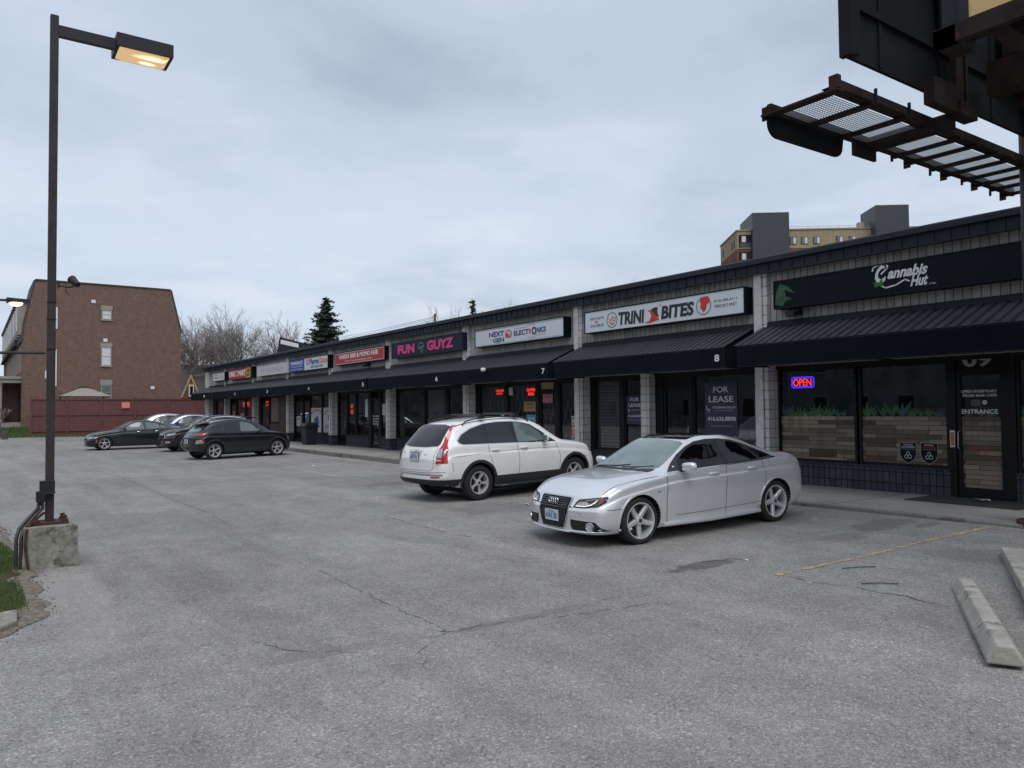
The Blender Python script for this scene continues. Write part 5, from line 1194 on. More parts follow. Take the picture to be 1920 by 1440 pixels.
# ================================================================== TREES
def branch_tree(seed, height, spread=.36, levels=6, trunk_r=.17, up=.35, twigs=2, first=.16):
    rnd = random.Random(seed); tr = MB(); cr = MB()
    def seg(b, p, q, r0_, r1, n):
        d = (q-p).normalized(); a = d.cross(Vector((.3, .2, 1)) if abs(d.z) < .9 else Vector((1, 0, 0))).normalized(); c = d.cross(a)
        vs = [p+(a*cos(2*pi*k/n)+c*sin(2*pi*k/n))*r0_ for k in range(n)]+[q+(a*cos(2*pi*k/n)+c*sin(2*pi*k/n))*r1 for k in range(n)]
        b.add(vs, [(k, (k+1) % n, n+(k+1) % n, n+k) for k in range(n)])
    def grow(p, d, L, r, lev):
        b = tr if lev < 2 else cr; n = 6 if lev < 2 else (4 if lev < 4 else 3); k = 3 if lev < levels-1 else 2
        q = p
        for i in range(k):
            dd = (d+Vector((rnd.gauss(0, .10), rnd.gauss(0, .10), rnd.gauss(0, .05)+up*.12*(1 if d.z < .8 else 0)))).normalized()
            nq = q+dd*(L/k); ra = r*(1-.35*i/k); rb = r*(1-.35*(i+1)/k); seg(b, q, nq, ra, rb, n); q = nq; d = dd
            if lev < levels and lev > 0 and rnd.random() < .58: side(q, d, L*.62, rb*.5, lev+1)
        if lev < levels:
            for j in range(rnd.choice((2, 2, 3)) if lev < levels-1 else twigs): side(q, d, L*rnd.uniform(.62, .86), r*.60, lev+1)
    def side(q, d, L, r, lev):
        ang = rnd.uniform(.22, spread*2); az = rnd.uniform(0, 2*pi)
        a = d.cross(Vector((0, 0, 1)) if abs(d.z) < .95 else Vector((1, 0, 0))).normalized(); c = d.cross(a)
        nd = (d*cos(ang)+(a*cos(az)+c*sin(az))*sin(ang)+Vector((0, 0, up*.35))).normalized(); grow(q, nd, L, max(r, .008), lev)
    grow(Vector((0, 0, 0)), Vector((rnd.gauss(0, .05), rnd.gauss(0, .05), 1)).normalized(), height*first*1.5, trunk_r, 0)
    zs = max(v[2] for v in tr.v+cr.v); f = height/zs
    for b in (tr, cr): b.v = [tuple(c*f for c in v) for v in b.v]
    return tr, cr
protos = []
for i, (sd_, sp_, up_) in enumerate(((11, .40, .25), (23, .34, .35), (37, .46, .2), (51, .30, .5))):
    t_, c_ = branch_tree(sd_, 13, sp_, 7 if 0 else 6, .2, up_)
    r = empty('bare_tree', (0, 0, -50)); t_.build('trunk', 'bark', r, recalc=False); c_.build('crown', 'twig', r, recalc=False); protos.append(r)
used = set()
TREES = [(19.2, 96.5, 0, 1.02, 1.0), (21.2, 94.0, 3, .95, .9), (23.3, 93.0, 1, 1.06, 1.0), (26.3, 91.2, 0, 1.10, 1.0), (24.8, 97, 2, 1.0, 1.1), (29.1, 89.5, 2, 1.05, 1.05), (31.2, 91.5, 1, .97, 1.0), (33.4, 92.6, 3, .98, 1.1), (36.6, 89.5, 0, .92, .95),
         (28, 99, 3, 1.03, 1.0), (22, 104, 2, 1.1, 1.2), (39.5, 88.5, 1, .86, 1.0), (42.5, 86.5, 2, .82, 1.1), (46.0, 84.0, 3, .80, 1.1), (50, 82.0, 0, .78, 1.0), (35, 100, 1, 1.0, 1.2), (44.5, 92, 1, .85, 1.0), (31.2, 51.5, 1, .80, .7), (33.4, 49.9, 3, .83, .6), (36.5, 40.5, 3, .83, .5), (41.0, 40.2, 1, .92, .5), (46.2, 37.5, 3, 1.02, .5), (54, 84, 2, .78, 1.0), (17.5, 101, 1, 1.0, 1.0)]
TL = ['bare tree just right of the tall brown brick wall', 'slim bare tree above the small gabled house roof', 'bare tree with forked trunk above the small gabled house', 'tallest bare tree left of the shop building end', 'bare tree standing behind the tallest one',
      'wide bare tree above the far end of the shops', 'bare tree above the number 2 and 3 shop signs', 'bare tree left of the dark angular roof', 'bare tree between the dark angular roof and the evergreen', 'bare tree in the second row above the far shops', 'large bare tree in the second row near the brick wall',
      'low bare tree right behind the evergreen', 'low bare tree right of the evergreen', 'bushy bare tree low over the roof above the red signboard', 'faint bare tree over the roof left of the utility pole', 'bare tree showing behind the dark angular roof', 'bare tree in the second row right of the evergreen',
      'bare treetop over the roof at the utility pole', 'bare treetop right of the utility pole over the roof', 'faint twigs over the roof left of the white emblem signboard', 'faint twigs over the roof at the white emblem signboard', 'rightmost faint twigs over the roof edge', 'faint bare tree low over the roof above the magenta signboard', 'bare tree touching the edge of the brick wall in the second row']
for i, (x, y, k, s_, w_) in enumerate(TREES):
    o = protos[k] if k not in used else copy_tree(protos[k]); used.add(k)
    o.location = (x, y, -.1); o.scale = (s_*w_, s_*w_, s_); o.rotation_euler = (0, 0, (i*1.7) % 6.28); tag(o, TL[i], 'bare tree', 'bare trees behind the shops')
# evergreen
def conifer(name, loc, h, rad, label, seed=4, density=1., gap=.0):
    rnd = random.Random(seed); r = empty(name, loc); tag(r, label, 'evergreen tree'); MB().tube([(0, 0, 0), (.03, 0, h*.5), (0, 0, h)], [.22, .14, .02], 8).build('trunk', 'bark', r)
    m = MB(); z = h*.12
    while z < h*.995:
        t = 1-z/h; R_ = rad*(t**.80)*rnd.uniform(.72, 1.18)+.08; nb = int((5+10*t)*density)
        for k in range(nb):
            az = rnd.uniform(0, 2*pi); L = R_*rnd.uniform(.55, 1.15); droop = rnd.uniform(-.10, .28)
            n = int(L*16)+3
            for j in range(n):
                f = (j+rnd.random())/n; px = cos(az)*L*f; py = sin(az)*L*f; pz = z-droop*L*f+.16*L*f*f+rnd.gauss(0, .04)
                s_ = (.09+.13*(1-f)+.04)*rnd.uniform(.7, 1.3); a = rnd.uniform(0, 2*pi); tl = rnd.uniform(-.5, .5)
                ux, uy = cos(a)*s_, sin(a)*s_; jx, jy = rnd.gauss(0, .08+.1*f), rnd.gauss(0, .08+.1*f)
                m.add([(px+jx-ux, py+jy-uy, pz-s_*tl), (px+jx+uy*.4, py+jy-ux*.4, pz-s_*.35), (px+jx+ux, py+jy+uy, pz+s_*tl), (px+jx-uy*.4, py+jy+ux*.4, pz+s_*.35)], [(0, 1, 2, 3)])
        z += h*.018*rnd.uniform(.7, 1.4)
    m.build('crown', 'conifer', r, recalc=False); return r
conifer('evergreen_tree', (26.45, 66.75, 1.5), 10.75, 3.9, 'dark green conifer rising alone over the shop roof', 4, 1.2)
conifer('evergreen_tree', (31.95, 50.7, 2.5), 8.0, 1.3, 'small dark evergreen tip over the roof beside the bare treetop', 9, .22)
# low brush at the tree bases
m = MB(); rnd = random.Random(8)
for i in range(1500):
    x = rnd.uniform(14, 60); y = 93+(x-18)*-.25+rnd.uniform(-3, 8); z = abs(rnd.gauss(0, 1.6)); a = rnd.uniform(0, 6.28); l = rnd.uniform(.15, .6)
    m.add([(x, y, z), (x+cos(a)*l, y+sin(a)*l, z+l*.8), (x+cos(a)*l+.04, y+sin(a)*l, z+l*.8), (x+.05, y, z)], [(0, 1, 2, 3)])
o = m.build('undergrowth', 'twig', recalc=False); tag(o, kind='stuff')
# utility pole and wires
UP = empty('utility_pole', (29.6, 52.4, 0)); tag(UP, 'thin dark utility pole rising over the shop roof beside bare treetops', 'utility pole')
MB().tube([(0, 0, 0), (0, 0, 9.35)], [.14, .10], 8).build('pole', 'bark', UP)
m = MB()
for dz in (0, .35, -.5):
    p0 = Vector((29.6, 52.4, 9.05+dz*.3)); p1 = Vector((31.5, 110, 11.0+dz)); m.tube([p0+(p1-p0)*t-Vector((0, 0, 1.6*t*(1-t)*2)) for t in fr(0, 1, .1)], .014, 4)
o = m.build('overhead_wires', 'gap_black'); tag(o, 'thin overhead wires running left from the utility pole', 'wires')
# small things at the left background
r = MB().lathe([(0, 0), (.19, 0), (.18, .5), (.16, .56), (0, .58)], 14, 'z', (0, 0, 0)).build('stump', 'shingle', loc=(2.0, 61.0, gz(2, 61)), smooth=True); tag(r, 'short dark stump on the far grass at the left edge', 'stump')
for k, (x, y, lb) in enumerate(((1.0, 66.5, 'bare shrub by the porch at the far left, left one'), (1.9, 67.4, 'bare shrub by the porch at the far left, right one'))):
    t_, c_ = branch_tree(70+k, 1.9, .6, 4, .03, .2, 3, .10); r = empty('shrub', (x, y, gz(x, y))); t_.build('stems', 'bark', r, recalc=False); c_.build('crown', 'twig', r, recalc=False); tag(r, lb, 'shrub', 'shrubs by the porch')

# unseen houses added across the street to darken the shop window reflections
for k in range(5):
    y0 = -20+k*42
    r = empty('added_terrace', (-24, y0, 0)); tag(r, ['first', 'second', 'third', 'fourth', 'fifth'][k]+' grey terrace added across the street, darkening the shop window reflections', 'building', 'added terraces across the street')
    MB().box(-10, 0, -.5, 0, 38, 7.4+.5*(k % 2)).build('wall', 'cool_render', r)
    MB().prism([(-10.4, -.3, 7.4+.5*(k % 2)), (.5, -.3, 7.4+.5*(k % 2)), (-5, -.3, 10.8)], (0, 38.6, 0)).build('roof', 'shingle', r)
    for yy in fr(2, 35, 3.3):
        for z in (1.0, 4.4): w_ = MB().box(0, yy, z, .06, yy+1.3, z+1.7).build('window', 'stone_trim', r); MB().box(.06, yy+.1, z+.1, .08, yy+1.2, z+1.6).build('pane', 'car_glass', w_)

# ================================================================== CARS
def catmull(P, t):
    "P list of tuples, t in [0, len-1]"
    n = len(P); i = min(int(t), n-2); f = t-i
    p0 = P[max(i-1, 0)]; p1 = P[i]; p2 = P[i+1]; p3 = P[min(i+2, n-1)]
    return tuple(.5*((2*b)+(-a+c)*f+(2*a-5*b+4*c-d)*f*f+(-a+3*b-3*c+d)*f**3) for a, b, c, d in zip(p0, p1, p2, p3))
def pchip_rows(rows, x):
    "monotone-ish interpolation of table rows (first column x)"
    for i in range(len(rows)-1):
        if rows[i][0] <= x <= rows[i+1][0]: break
    a, b = rows[i], rows[i+1]; h = b[0]-a[0]; t = (x-a[0])/h; out = []
    for c in range(1, len(a)):
        def sl(k):
            if k <= 0 or k >= len(rows)-1: return None
            d0 = (rows[k][c]-rows[k-1][c])/(rows[k][0]-rows[k-1][0]); d1 = (rows[k+1][c]-rows[k][c])/(rows[k+1][0]-rows[k][0])
            if d0*d1 <= 0: return 0.
            return 2*d0*d1/(d0+d1)
        d = (b[c]-a[c])/h; m0 = sl(i); m1 = sl(i+1); m0 = d if m0 is None else m0; m1 = d if m1 is None else m1
        out.append((2*t**3-3*t*t+1)*a[c]+(t**3-2*t*t+t)*h*m0+(-2*t**3+3*t*t)*b[c]+(t**3-t*t)*h*m1)
    return out
class Car:
    def __init__(s, name, loc, rz, cfg, label, group=None, pitch=0.):
        s.c = cfg; s.L = cfg['L']; s.root = empty(name, loc, rz); tag(s.root, label, 'car', group)
        s.root.rotation_euler = (0, -pitch, rz); s.root.scale = (cfg.get('scale', 1),)*3; s.build_body()
    def X(s, x): return s.L/2-x
    def deform(s, x, y, z):
        c = s.c; L = s.L; w = c['W']/2
        a = min(1., abs(y)/w)
        if x < 1.0: x += c['bowF']*a**c.get('powF', 2.6)*(1-x/1.0)**2+c['noseF'](z)*max(0, 1-x/.55)**1.5
        d = L-x
        if d < 1.0: x -= c['bowR']*a**c.get('powR', 2.8)*(1-d/1.0)**2+c['noseR'](z)*max(0, 1-d/.5)**1.5
        return x, y, z
    def section(s, x):
        zb, ws, wm_, zm, wsh, zsh, wg, zg, wr, zr, zt = pchip_rows(s.c['rows'], x)
        ch = s.c.get('char', .62)
        P = [(0, zb), (ws-.12, zb), (ws, zb+.035), (wm_-.025, zb+(zm-zb)*.45), (wm_, zm), (wm_-.002+(wsh-wm_)*.10, zm+(zsh-zm)*(ch-.06)), (wm_-.016+(wsh-wm_)*.28, zm+(zsh-zm)*(ch+.02)), (wsh, zsh), ((wsh+wg)/2-.004, (zsh+zg)/2), (wg, zg), (wr, zr), (wr*.62, zr+(zt-zr)*.80), (0, zt)]
        out = []; n = len(P)
        for k in range(n-1):
            q = 5
            for j in range(q): out.append(catmull(P, k+j/q))
        out.append(P[-1]); return out
    def build_body(s):
        c = s.c; L = s.L; rows = c['rows']
        xs = [0, .012, .03, .06]+fr(.10, L-.10, .045)+[L-.06, L-.03, L-.012, L]
        vs = []; n = None
        for x in xs:
            sec = s.section(min(max(x, 0), L)); n = len(sec)
            ins = 0
            if x < .06: ins = (1-x/.06)**2*.045
            if L-x < .06: ins = (1-(L-x)/.06)**2*.04
            zc = (sec[0][1]+sec[-1][1])/2
            for (y, z) in sec:
                y2 = max(0, y-ins*(y/(c['W']/2))); z2 = z+(zc-z)*ins*1.0
                px, py, pz = s.deform(x, y2, z2); vs.append((px, py, pz))
        m = bmesh.new(); R_ = []; Lf = []
        for i in range(len(xs)):
            rrow = []; lrow = []
            for k in range(n):
                x, y, z = vs[i*n+k]; v = m.verts.new((s.X(x), y, z)); rrow.append(v)
                if k in (0, n-1): v.co.y = 0; lrow.append(v)
                else: lrow.append(m.verts.new((s.X(x), -y, z)))
            R_.append(rrow); Lf.append(lrow)
        for i in range(len(xs)-1):
            for k in range(n-1):
                m.faces.new((R_[i][k], R_[i][k+1], R_[i+1][k+1], R_[i+1][k])); m.faces.new((Lf[i][k+1], Lf[i][k], Lf[i+1][k], Lf[i+1][k+1]))
        for i, fl in ((0, 1), (len(xs)-1, -1)):
            # subdivided end cap
            for k in range(n-1):
                cols = 10
                def pt(kk, t):
                    a, b_ = R_[i][kk].co, Lf[i][kk].co
                    return a+(b_-a)*t
                def capv(kk, j):
                    if j == 0: return R_[i][kk]
                    if j == cols: return Lf[i][kk]
                    key = (i, kk, j)
                    if kk in (0, n-1): return R_[i][kk]
                    if key not in s_cap:
                        co = pt(kk, j/cols); x0, _, z0 = s.L/2-co.x, 0, co.z
                        yy = co.y; xx, _, _ = s.deform(0 if i == 0 else L, yy, z0); co.x = s.X(xx); s_cap[key] = m.verts.new(co)
                    return s_cap[key]
                if k == 0: s_cap = {}
                for j in range(cols):
                    q = [capv(k, j), capv(k, j+1), capv(k+1, j+1), capv(k+1, j)]
                    u = []
                    for v in q:
                        if v not in u: u.append(v)
                    if len(u) >= 3:
                        try: m.faces.new(u)
                        except ValueError: pass
        bmesh.ops.recalc_face_normals(m, faces=m.faces)
        s.bvh = BVHTree.FromBMesh(m)
        me = bpy.data.meshes.new('body'); m.to_mesh(me); m.free()
        me.materials.append(mt(c['paint'])); me.materials.append(mt('gap_black'))
        body = bpy.data.objects.new('body', me); COL.objects.link(body)
        # wheel arches cut from the shell
        cut = MB(); cut.cur = 1
        for wx in c['axles']:
            for sd in (-1, 1):
                cut.lathe([(0, sd*(c['W']/2-.30)), (c['arch'], sd*(c['W']/2-.30)), (c['arch'], sd*(c['W']/2+.2)), (0, sd*(c['W']/2+.2))], 48, 'y', (s.X(wx), 0, c['archz']))
        cm = bpy.data.meshes.new('cut'); cm.from_pydata(cut.v, [], cut.f); cm.materials.append(mt(c['paint'])); cm.materials.append(mt('gap_black'))
        for p in cm.polygons: p.material_index = 1
        bm = bmesh.new(); bm.from_mesh(cm); bmesh.ops.remove_doubles(bm, verts=bm.verts, dist=1e-5); bmesh.ops.recalc_face_normals(bm, faces=bm.faces); bm.to_mesh(cm); bm.free()
        co = bpy.data.objects.new('cut', cm); COL.objects.link(co)
        md = body.modifiers.new('b', 'BOOLEAN'); md.operation = 'DIFFERENCE'; md.object = co; md.solver = 'EXACT'; md.use_self = True
        bpy.context.view_layer.update(); ev = body.evaluated_get(bpy.context.evaluated_depsgraph_get()); nm = bpy.data.meshes.new_from_object(ev)
        body.modifiers.clear(); body.data = nm; nm.name = 'body'; bpy.data.objects.remove(co)
        bm = bmesh.new(); bm.from_mesh(nm)
        for f in bm.faces: f.smooth = True
        for e in bm.edges:
            if len(e.link_faces) == 2 and (e.calc_face_angle(0) > .7 or e.link_faces[0].material_index != e.link_faces[1].material_index): e.smooth = False
        bm.to_mesh(nm); bm.free()
        body.parent = s.root; s.body = body
    def cast(s, view, a, b, side=1):
        if view == 'side': o, d = Vector((s.X(a), side*3, b)), Vector((0, -side, 0))
        elif view == 'front': o, d = Vector((5, a, b)), Vector((-1, 0, 0))
        elif view == 'rear': o, d = Vector((-5, a, b)), Vector((1, 0, 0))
        else: o, d = Vector((s.X(a), b, 4)), Vector((0, 0, -1))
        return s.bvh.ray_cast(o, d)
    def patch(s, view, poly, mat, name='panel', off=.004, grid=.05, side=1, parent=None, thick=0.):
        "project a 2D polygon on the body"
        bm = bmesh.new(); vs = [bm.verts.new((a, b, 0)) for a, b in poly]; f = bm.faces.new(vs)
        bmesh.ops.triangulate(bm, faces=[f])
        for ax in (0, 1):
            lo = min(p[ax] for p in poly); hi = max(p[ax] for p in poly); n = int((hi-lo)/grid)
            for k in range(1, n+1):
                co = [0, 0, 0]; co[ax] = lo+(hi-lo)*k/(n+1); no = [0, 0, 0]; no[ax] = 1
                bmesh.ops.bisect_plane(bm, geom=bm.verts[:]+bm.edges[:]+bm.faces[:], plane_co=co, plane_no=no)
        bad = []
        for v in bm.verts:
            loc, nrm, _, _ = s.cast(view, v.co.x, v.co.y, side)
            if loc is None: bad.append(v); continue
            ref = {'side': Vector((0, side, 0)), 'front': Vector((1, 0, 0)), 'rear': Vector((-1, 0, 0)), 'top': Vector((0, 0, 1))}[view]
            if nrm.dot(ref) < 0: nrm = -nrm
            v.co = loc+(nrm*.7+ref*.3)*off
        if bad: bmesh.ops.delete(bm, geom=bad, context='VERTS')
        if not bm.faces: bm.free(); return None
        inner = [v for v in bm.verts if not v.is_boundary]
        for _ in range(2):
            if inner: bmesh.ops.smooth_vert(bm, verts=inner, factor=.5, use_axis_x=True, use_axis_y=True, use_axis_z=True)
        bmesh.ops.recalc_face_normals(bm, faces=bm.faces)
        for f in bm.faces: f.smooth = True
        me = bpy.data.meshes.new(name); bm.to_mesh(me); bm.free(); me.materials.append(mt(mat))
        o = bpy.data.objects.new(name, me); COL.objects.link(o); o.parent = parent or s.root
        return o
    def both(s, view, poly, mat, name='panel', off=.004, grid=.05, parent=None):
        r = []
        if view == 'side': r = [s.patch(view, poly, mat, name, off, grid, sd, parent) for sd in (1, -1)]
        else: r = [s.patch(view, [(a*sg, b) if view in ('front', 'rear') else (a, b*sg) for a, b in poly], mat, name, off, grid, 1, parent) for sg in (1, -1)]
        return r
    def line(s, view, pts, w=.007, mat='gap_black', name='panel_gap', off=.0025, side=1, rad=False):
        fine = []
        for (a, b), (c, d) in zip(pts, pts[1:]):
            n = max(1, int(sqrt((c-a)**2+(d-b)**2)/.035))
            for k in range(n): fine.append((a+(c-a)*k/n, b+(d-b)*k/n))
        fine.append(pts[-1]); m = MB(); prev = None
        for i, (a, b) in enumerate(fine):
            p, q = fine[max(i-1, 0)], fine[min(i+1, len(fine)-1)]; dx, dy = q[0]-p[0], q[1]-p[1]; L = sqrt(dx*dx+dy*dy)+1e-9; nx, ny = -dy/L*w/2, dx/L*w/2
            pr = []
            for sg in (1, -1):
                loc, nrm, _, _ = s.cast(view, a+nx*sg, b+ny*sg, side)
                if loc is None: pr = None; break
                ref = {'side': Vector((0, side, 0)), 'front': Vector((1, 0, 0)), 'rear': Vector((-1, 0, 0)), 'top': Vector((0, 0, 1))}[view]
                if nrm.dot(ref) < 0: nrm = -nrm
                pr.append(loc+(nrm*.7+ref*.3)*off)
            if prev and pr: m.add([prev[0], prev[1], pr[1], pr[0]], [(0, 1, 2, 3)])
            prev = pr
        if m.f: return m.build(name, mat, s.root, recalc=False)
    def lines(s, pts, **k):
        for sd in (1, -1): s.line('side', pts, side=sd, **k)
    def ringpatch(s, wx, r0_, r1, z, mat, name, off=.012, a0=-8, a1=188, side=1):
        pts = [(wx+r1*cos(radians(a)), z+r1*sin(radians(a))) for a in fr(a0, a1, 4)]; inn = [(wx+r0_*cos(radians(a)), z+r0_*sin(radians(a))) for a in fr(a0, a1, 4)]
        m = MB(); prev = None
        for p, q in zip(pts, inn):
            row = []
            for t in (0, .5, 1):
                a, b = q[0]+(p[0]-q[0])*t, q[1]+(p[1]-q[1])*t; loc, nrm, _, _ = s.cast('side', a, b, side)
                row.append(None if loc is None else Vector((loc.x, loc.y+side*off, loc.z)))
            if prev and all(row) and all(prev):
                m.add(prev+row, [(0, 1, 4, 3), (1, 2, 5, 4)])
                m.add([prev[0], row[0], row[0]-Vector((0, side*.05, 0)), prev[0]-Vector((0, side*.05, 0))], [(0, 1, 2, 3)])
                m.add([prev[2], row[2], row[2]-Vector((0, side*.03, 0)), prev[2]-Vector((0, side*.03, 0))], [(0, 1, 2, 3)])
            prev = row
        if m.f: m.build(name, mat, s.root, recalc=False, smooth=True)
    def wheel(s, wx, sd, z):
        c = s.c; R_ = c['tyre']; rim = c['rim']; w = c.get('tw', .225); y0 = sd*(c['W']/2-.03)
        wh = empty('wheel', (s.X(wx), y0, z), parent=s.root)
        def f(y): return -sd*y    # inward positive
        tw = w/2
        prof = [(rim-.005, f(.008)), (rim+.012, f(.0)), (rim+(R_-rim)*.45, f(-.006)), (R_-.03, f(.0)), (R_-.010, f(.014)), (R_, f(.035)), (R_, f(w-.035)), (R_-.012, f(w-.014)), (R_-.05, f(w)), (rim, f(w-.01))]
        t = MB().lathe(prof, 56, 'y')
        for rr_ in (R_-.0015,):
            for g_ in (.25, .5, .75): pass
        t.build('tyre', 'tyre_rubber', wh, smooth=True, recalc=True)
        m = MB(); m.lathe([(rim+.002, f(.004)), (rim, f(-.002)), (rim-.016, f(.002)), (rim-.022, f(.018)), (rim-.030, f(.06)), (rim-.035, f(w-.02))], 56, 'y')
        st = c['spokes']; n = st[0]
        for k in range(n):
            a0 = 2*pi*k/n+c.get('rot', pi/2)+(.2 if wx > 2 else 0)
            for (off, w0, w1, lean) in st[1]:
                # spoke as loft of 5 sections from hub to rim
                secs = []
                for j in range(6):
                    r_ = .045+(rim-.020-.045)*j/5; aa = a0+off*(j/5)+lean*(j/5)**2; ww = w0+(w1-w0)*j/5; dep = .018+.040*(1-(j/5)**1.6)*.6 if c.get('dish', 1) else .02
                    cx, cz = r_*cos(aa), r_*sin(aa); tx, tz = -sin(aa), cos(aa)
                    secs.append([(cx+tx*ww, f(dep+.006), cz+tz*ww), (cx+tx*ww*.55, f(dep-.008), cz+tz*ww*.55), (cx-tx*ww*.55, f(dep-.008), cz-tz*ww*.55), (cx-tx*ww, f(dep+.006), cz-tz*ww), (cx-tx*ww, f(dep+.035), cz-tz*ww), (cx+tx*ww, f(dep+.035), cz+tz*ww)])
                vs = [v for sc__ in secs for v in sc__]; m.add(vs, [(j*6+q, j*6+(q+1) % 6, (j+1)*6+(q+1) % 6, (j+1)*6+q) for j in range(5) for q in range(6)])
        m.lathe([(0, f(.012)), (.035, f(.012)), (.062, f(.022)), (.072, f(.045)), (.072, f(.09))], 24, 'y')
        m.build('rim', c.get('rimmat', 'alloy'), wh, smooth=True, angle=.5)
        d = MB().lathe([(0, f(.10)), (rim-.06, f(.10)), (rim-.06, f(.12)), (0, f(.12))], 32, 'y'); d.build('brake_disc', 'alloy_dark', wh)
        d = MB().lathe([(0, f(.15)), (rim-.034, f(.15)), (rim-.034, f(.16))], 32, 'y'); d.build('well', 'gap_black', wh)
        cp = MB().lathe([(0, f(.008)), (.028, f(.010)), (.030, f(.016))], 16, 'y'); cp.build('hub_cap', 'alloy_dark', wh)
    def wheels(s):
        for wx in s.c['axles']:
            for sd in (1, -1): s.wheel(wx, sd, s.c['tyre'])
    def mirror(s, x, y, z, sx=.10, sy=.20, sz=.145, mat=None, cap='black_trim'):
        for sd in (1, -1):
            m = MB(); n = 12; vs = []; ks = 8
            for i in range(n+1):
                t = i/n; yy = y+(sy)*t; e = (1-abs(2*t-1)**3.2)**.5 if 0 < t < 1 else .12
                for k in range(ks*2):
                    a = 2*pi*k/(ks*2); ca, sa = cos(a), sin(a); q = .55
                    px = sx*.5*e*abs(ca)**q*(1 if ca > 0 else -1); pz = sz*.5*e*abs(sa)**q*(1 if sa > 0 else -1)
                    if px < 0: px *= .45
                    vs.append((s.X(x)+px-.02*t, sd*yy, z+pz+.015*t))
            nn = ks*2; m.add(vs, [(i*nn+k, i*nn+(k+1) % nn, (i+1)*nn+(k+1) % nn, (i+1)*nn+k) for i in range(n) for k in range(nn)]+[tuple(range(nn)), tuple(n*nn+k for k in range(nn))])
            o = m.build('door_mirror', mat or s.c['paint'], s.root, smooth=True, angle=1.)
            MB().box(s.X(x)-.035, sd*(y-.13), z-sz*.48, s.X(x)+.02, sd*(y+.06), z-sz*.33).build('mirror_arm', cap, o)
            MB().quad((s.X(x)-sx*.26-.01, sd*(y+.03), z-sz*.33), (s.X(x)-sx*.26-.01, sd*(y+sy-.03), z-sz*.33), (s.X(x)-sx*.26-.01, sd*(y+sy-.03), z+sz*.35), (s.X(x)-sx*.26-.01, sd*(y+.03), z+sz*.35)).build('mirror_glass', 'car_glass_light', o, recalc=False)
    def handle(s, x, z, w=.19, mat=None):
        for sd in (1, -1):
            loc, nrm, _, _ = s.cast('side', x, z, sd); y = loc.y
            cup = s.patch('side', [(x+cos(a)*w*.36, z-.004+sin(a)*.024) for a in fr(0, 2*pi-.4, .4)], 'gap_black' if 0 else s.c['paint'], 'handle_recess', .001, .03, sd)
            m = MB().tube([(s.X(x)+w/2, y+sd*.002, z), (s.X(x)+w*.38, y+sd*.028, z+.004), (s.X(x), y+sd*.036, z+.006), (s.X(x)-w*.38, y+sd*.028, z+.004), (s.X(x)-w/2, y+sd*.002, z)], [.012, .015, .016, .015, .012], 8)
            m.build('door_handle', mat or s.c['paint'], s.root, smooth=True)
    def plate(s, view, z, text, yc=0., w=.305, h=.152, tilt=0.):
        loc, nrm, _, _ = s.cast(view, yc, z, 1)
        sg = 1 if view == 'front' else -1; x = loc.x+sg*.025
        o = MB().box(x-.006, yc-w/2, z-h/2, x+.006, yc+w/2, z+h/2).build('licence_plate', 'plate_white', s.root)
        U = Vector((0, 1, 0))*sg; lettering(text, (-w*.44, -.045, w*.44, .035), (x+sg*.007, yc, z), U, (0, 0, 1), (sg, 0, 0), 'letter_blue', o, bold=.0, depth=.002)
        lettering('ONTARIO', (-w*.22, .045, w*.22, .062), (x+sg*.007, yc, z), U, (0, 0, 1), (sg, 0, 0), 'letter_blue', o, depth=.002)
        MB().box(x-sg*.035-.012, yc-w/2-.01, z-h/2-.01, x-sg*.0065, yc+w/2+.01, z+h/2+.01).build('plate_holder', 'black_trim', s.root)
    def underside(s):
        c = s.c; a, b = c['axles']; m = MB()
        m.box(s.X(b)-.25, -.55, .16, s.X(a)+.3, .55, .30); 
        for wx in (a, b): m.tube([(s.X(wx), -c['W']/2+.2, c['tyre']), (s.X(wx), c['W']/2-.2, c['tyre'])], .05, 8)
        m.build('underbody', 'gap_black', s.root)

# ---------------- silver saloon (nearest)
SED = [  # x, zb, ws, wm, zm, wsh, zsh, wg, zg, wr, zr, zt
 (0.00, .205, .72, .81, .40, .79, .63, .71, .672, .46, .695, .703),
 (0.10, .18, .75, .85, .44, .83, .675, .74, .725, .50, .757, .770),
 (0.30, .17, .79, .88, .48, .850, .73, .765, .785, .54, .820, .835),
 (0.60, .17, .82, .898, .52, .868, .790, .78, .840, .57, .876, .890),
 (1.00, .175, .84, .908, .57, .876, .850, .78, .893, .59, .927, .941),
 (1.30, .18, .85, .912, .60, .872, .885, .775, .925, .60, .957, .972),
 (1.46, .18, .85, .913, .61, .868, .915, .765, .975, .61, 1.03, 1.05),
 (1.78, .18, .85, .913, .62, .860, .935, .735, 1.07, .585, 1.195, 1.225),
 (2.12, .18, .85, .913, .62, .858, .948, .705, 1.15, .555, 1.335, 1.365),
 (2.48, .18, .85, .913, .62, .858, .960, .700, 1.18, .545, 1.385, 1.425),
 (2.86, .18, .85, .913, .62, .858, .972, .700, 1.17, .540, 1.375, 1.412),
 (3.24, .18, .85, .913, .62, .860, .982, .700, 1.14, .535, 1.305, 1.340),
 (3.64, .19, .85, .912, .62, .858, .988, .710, 1.09, .555, 1.175, 1.205),
 (4.00, .21, .83, .905, .62, .845, .980, .720, 1.04, .575, 1.075, 1.092),
 (4.45, .24, .79, .885, .62, .825, .955, .715, 1.005, .565, 1.035, 1.048),
 (4.62, .27, .76, .865, .60, .805, .915, .70, .975, .55, 1.010, 1.022),
 (4.703, .30, .72, .82, .58, .77, .85, .68, .905, .52, .925, .935)]
SP5 = [5, [(0, .040, .030, 0)]]
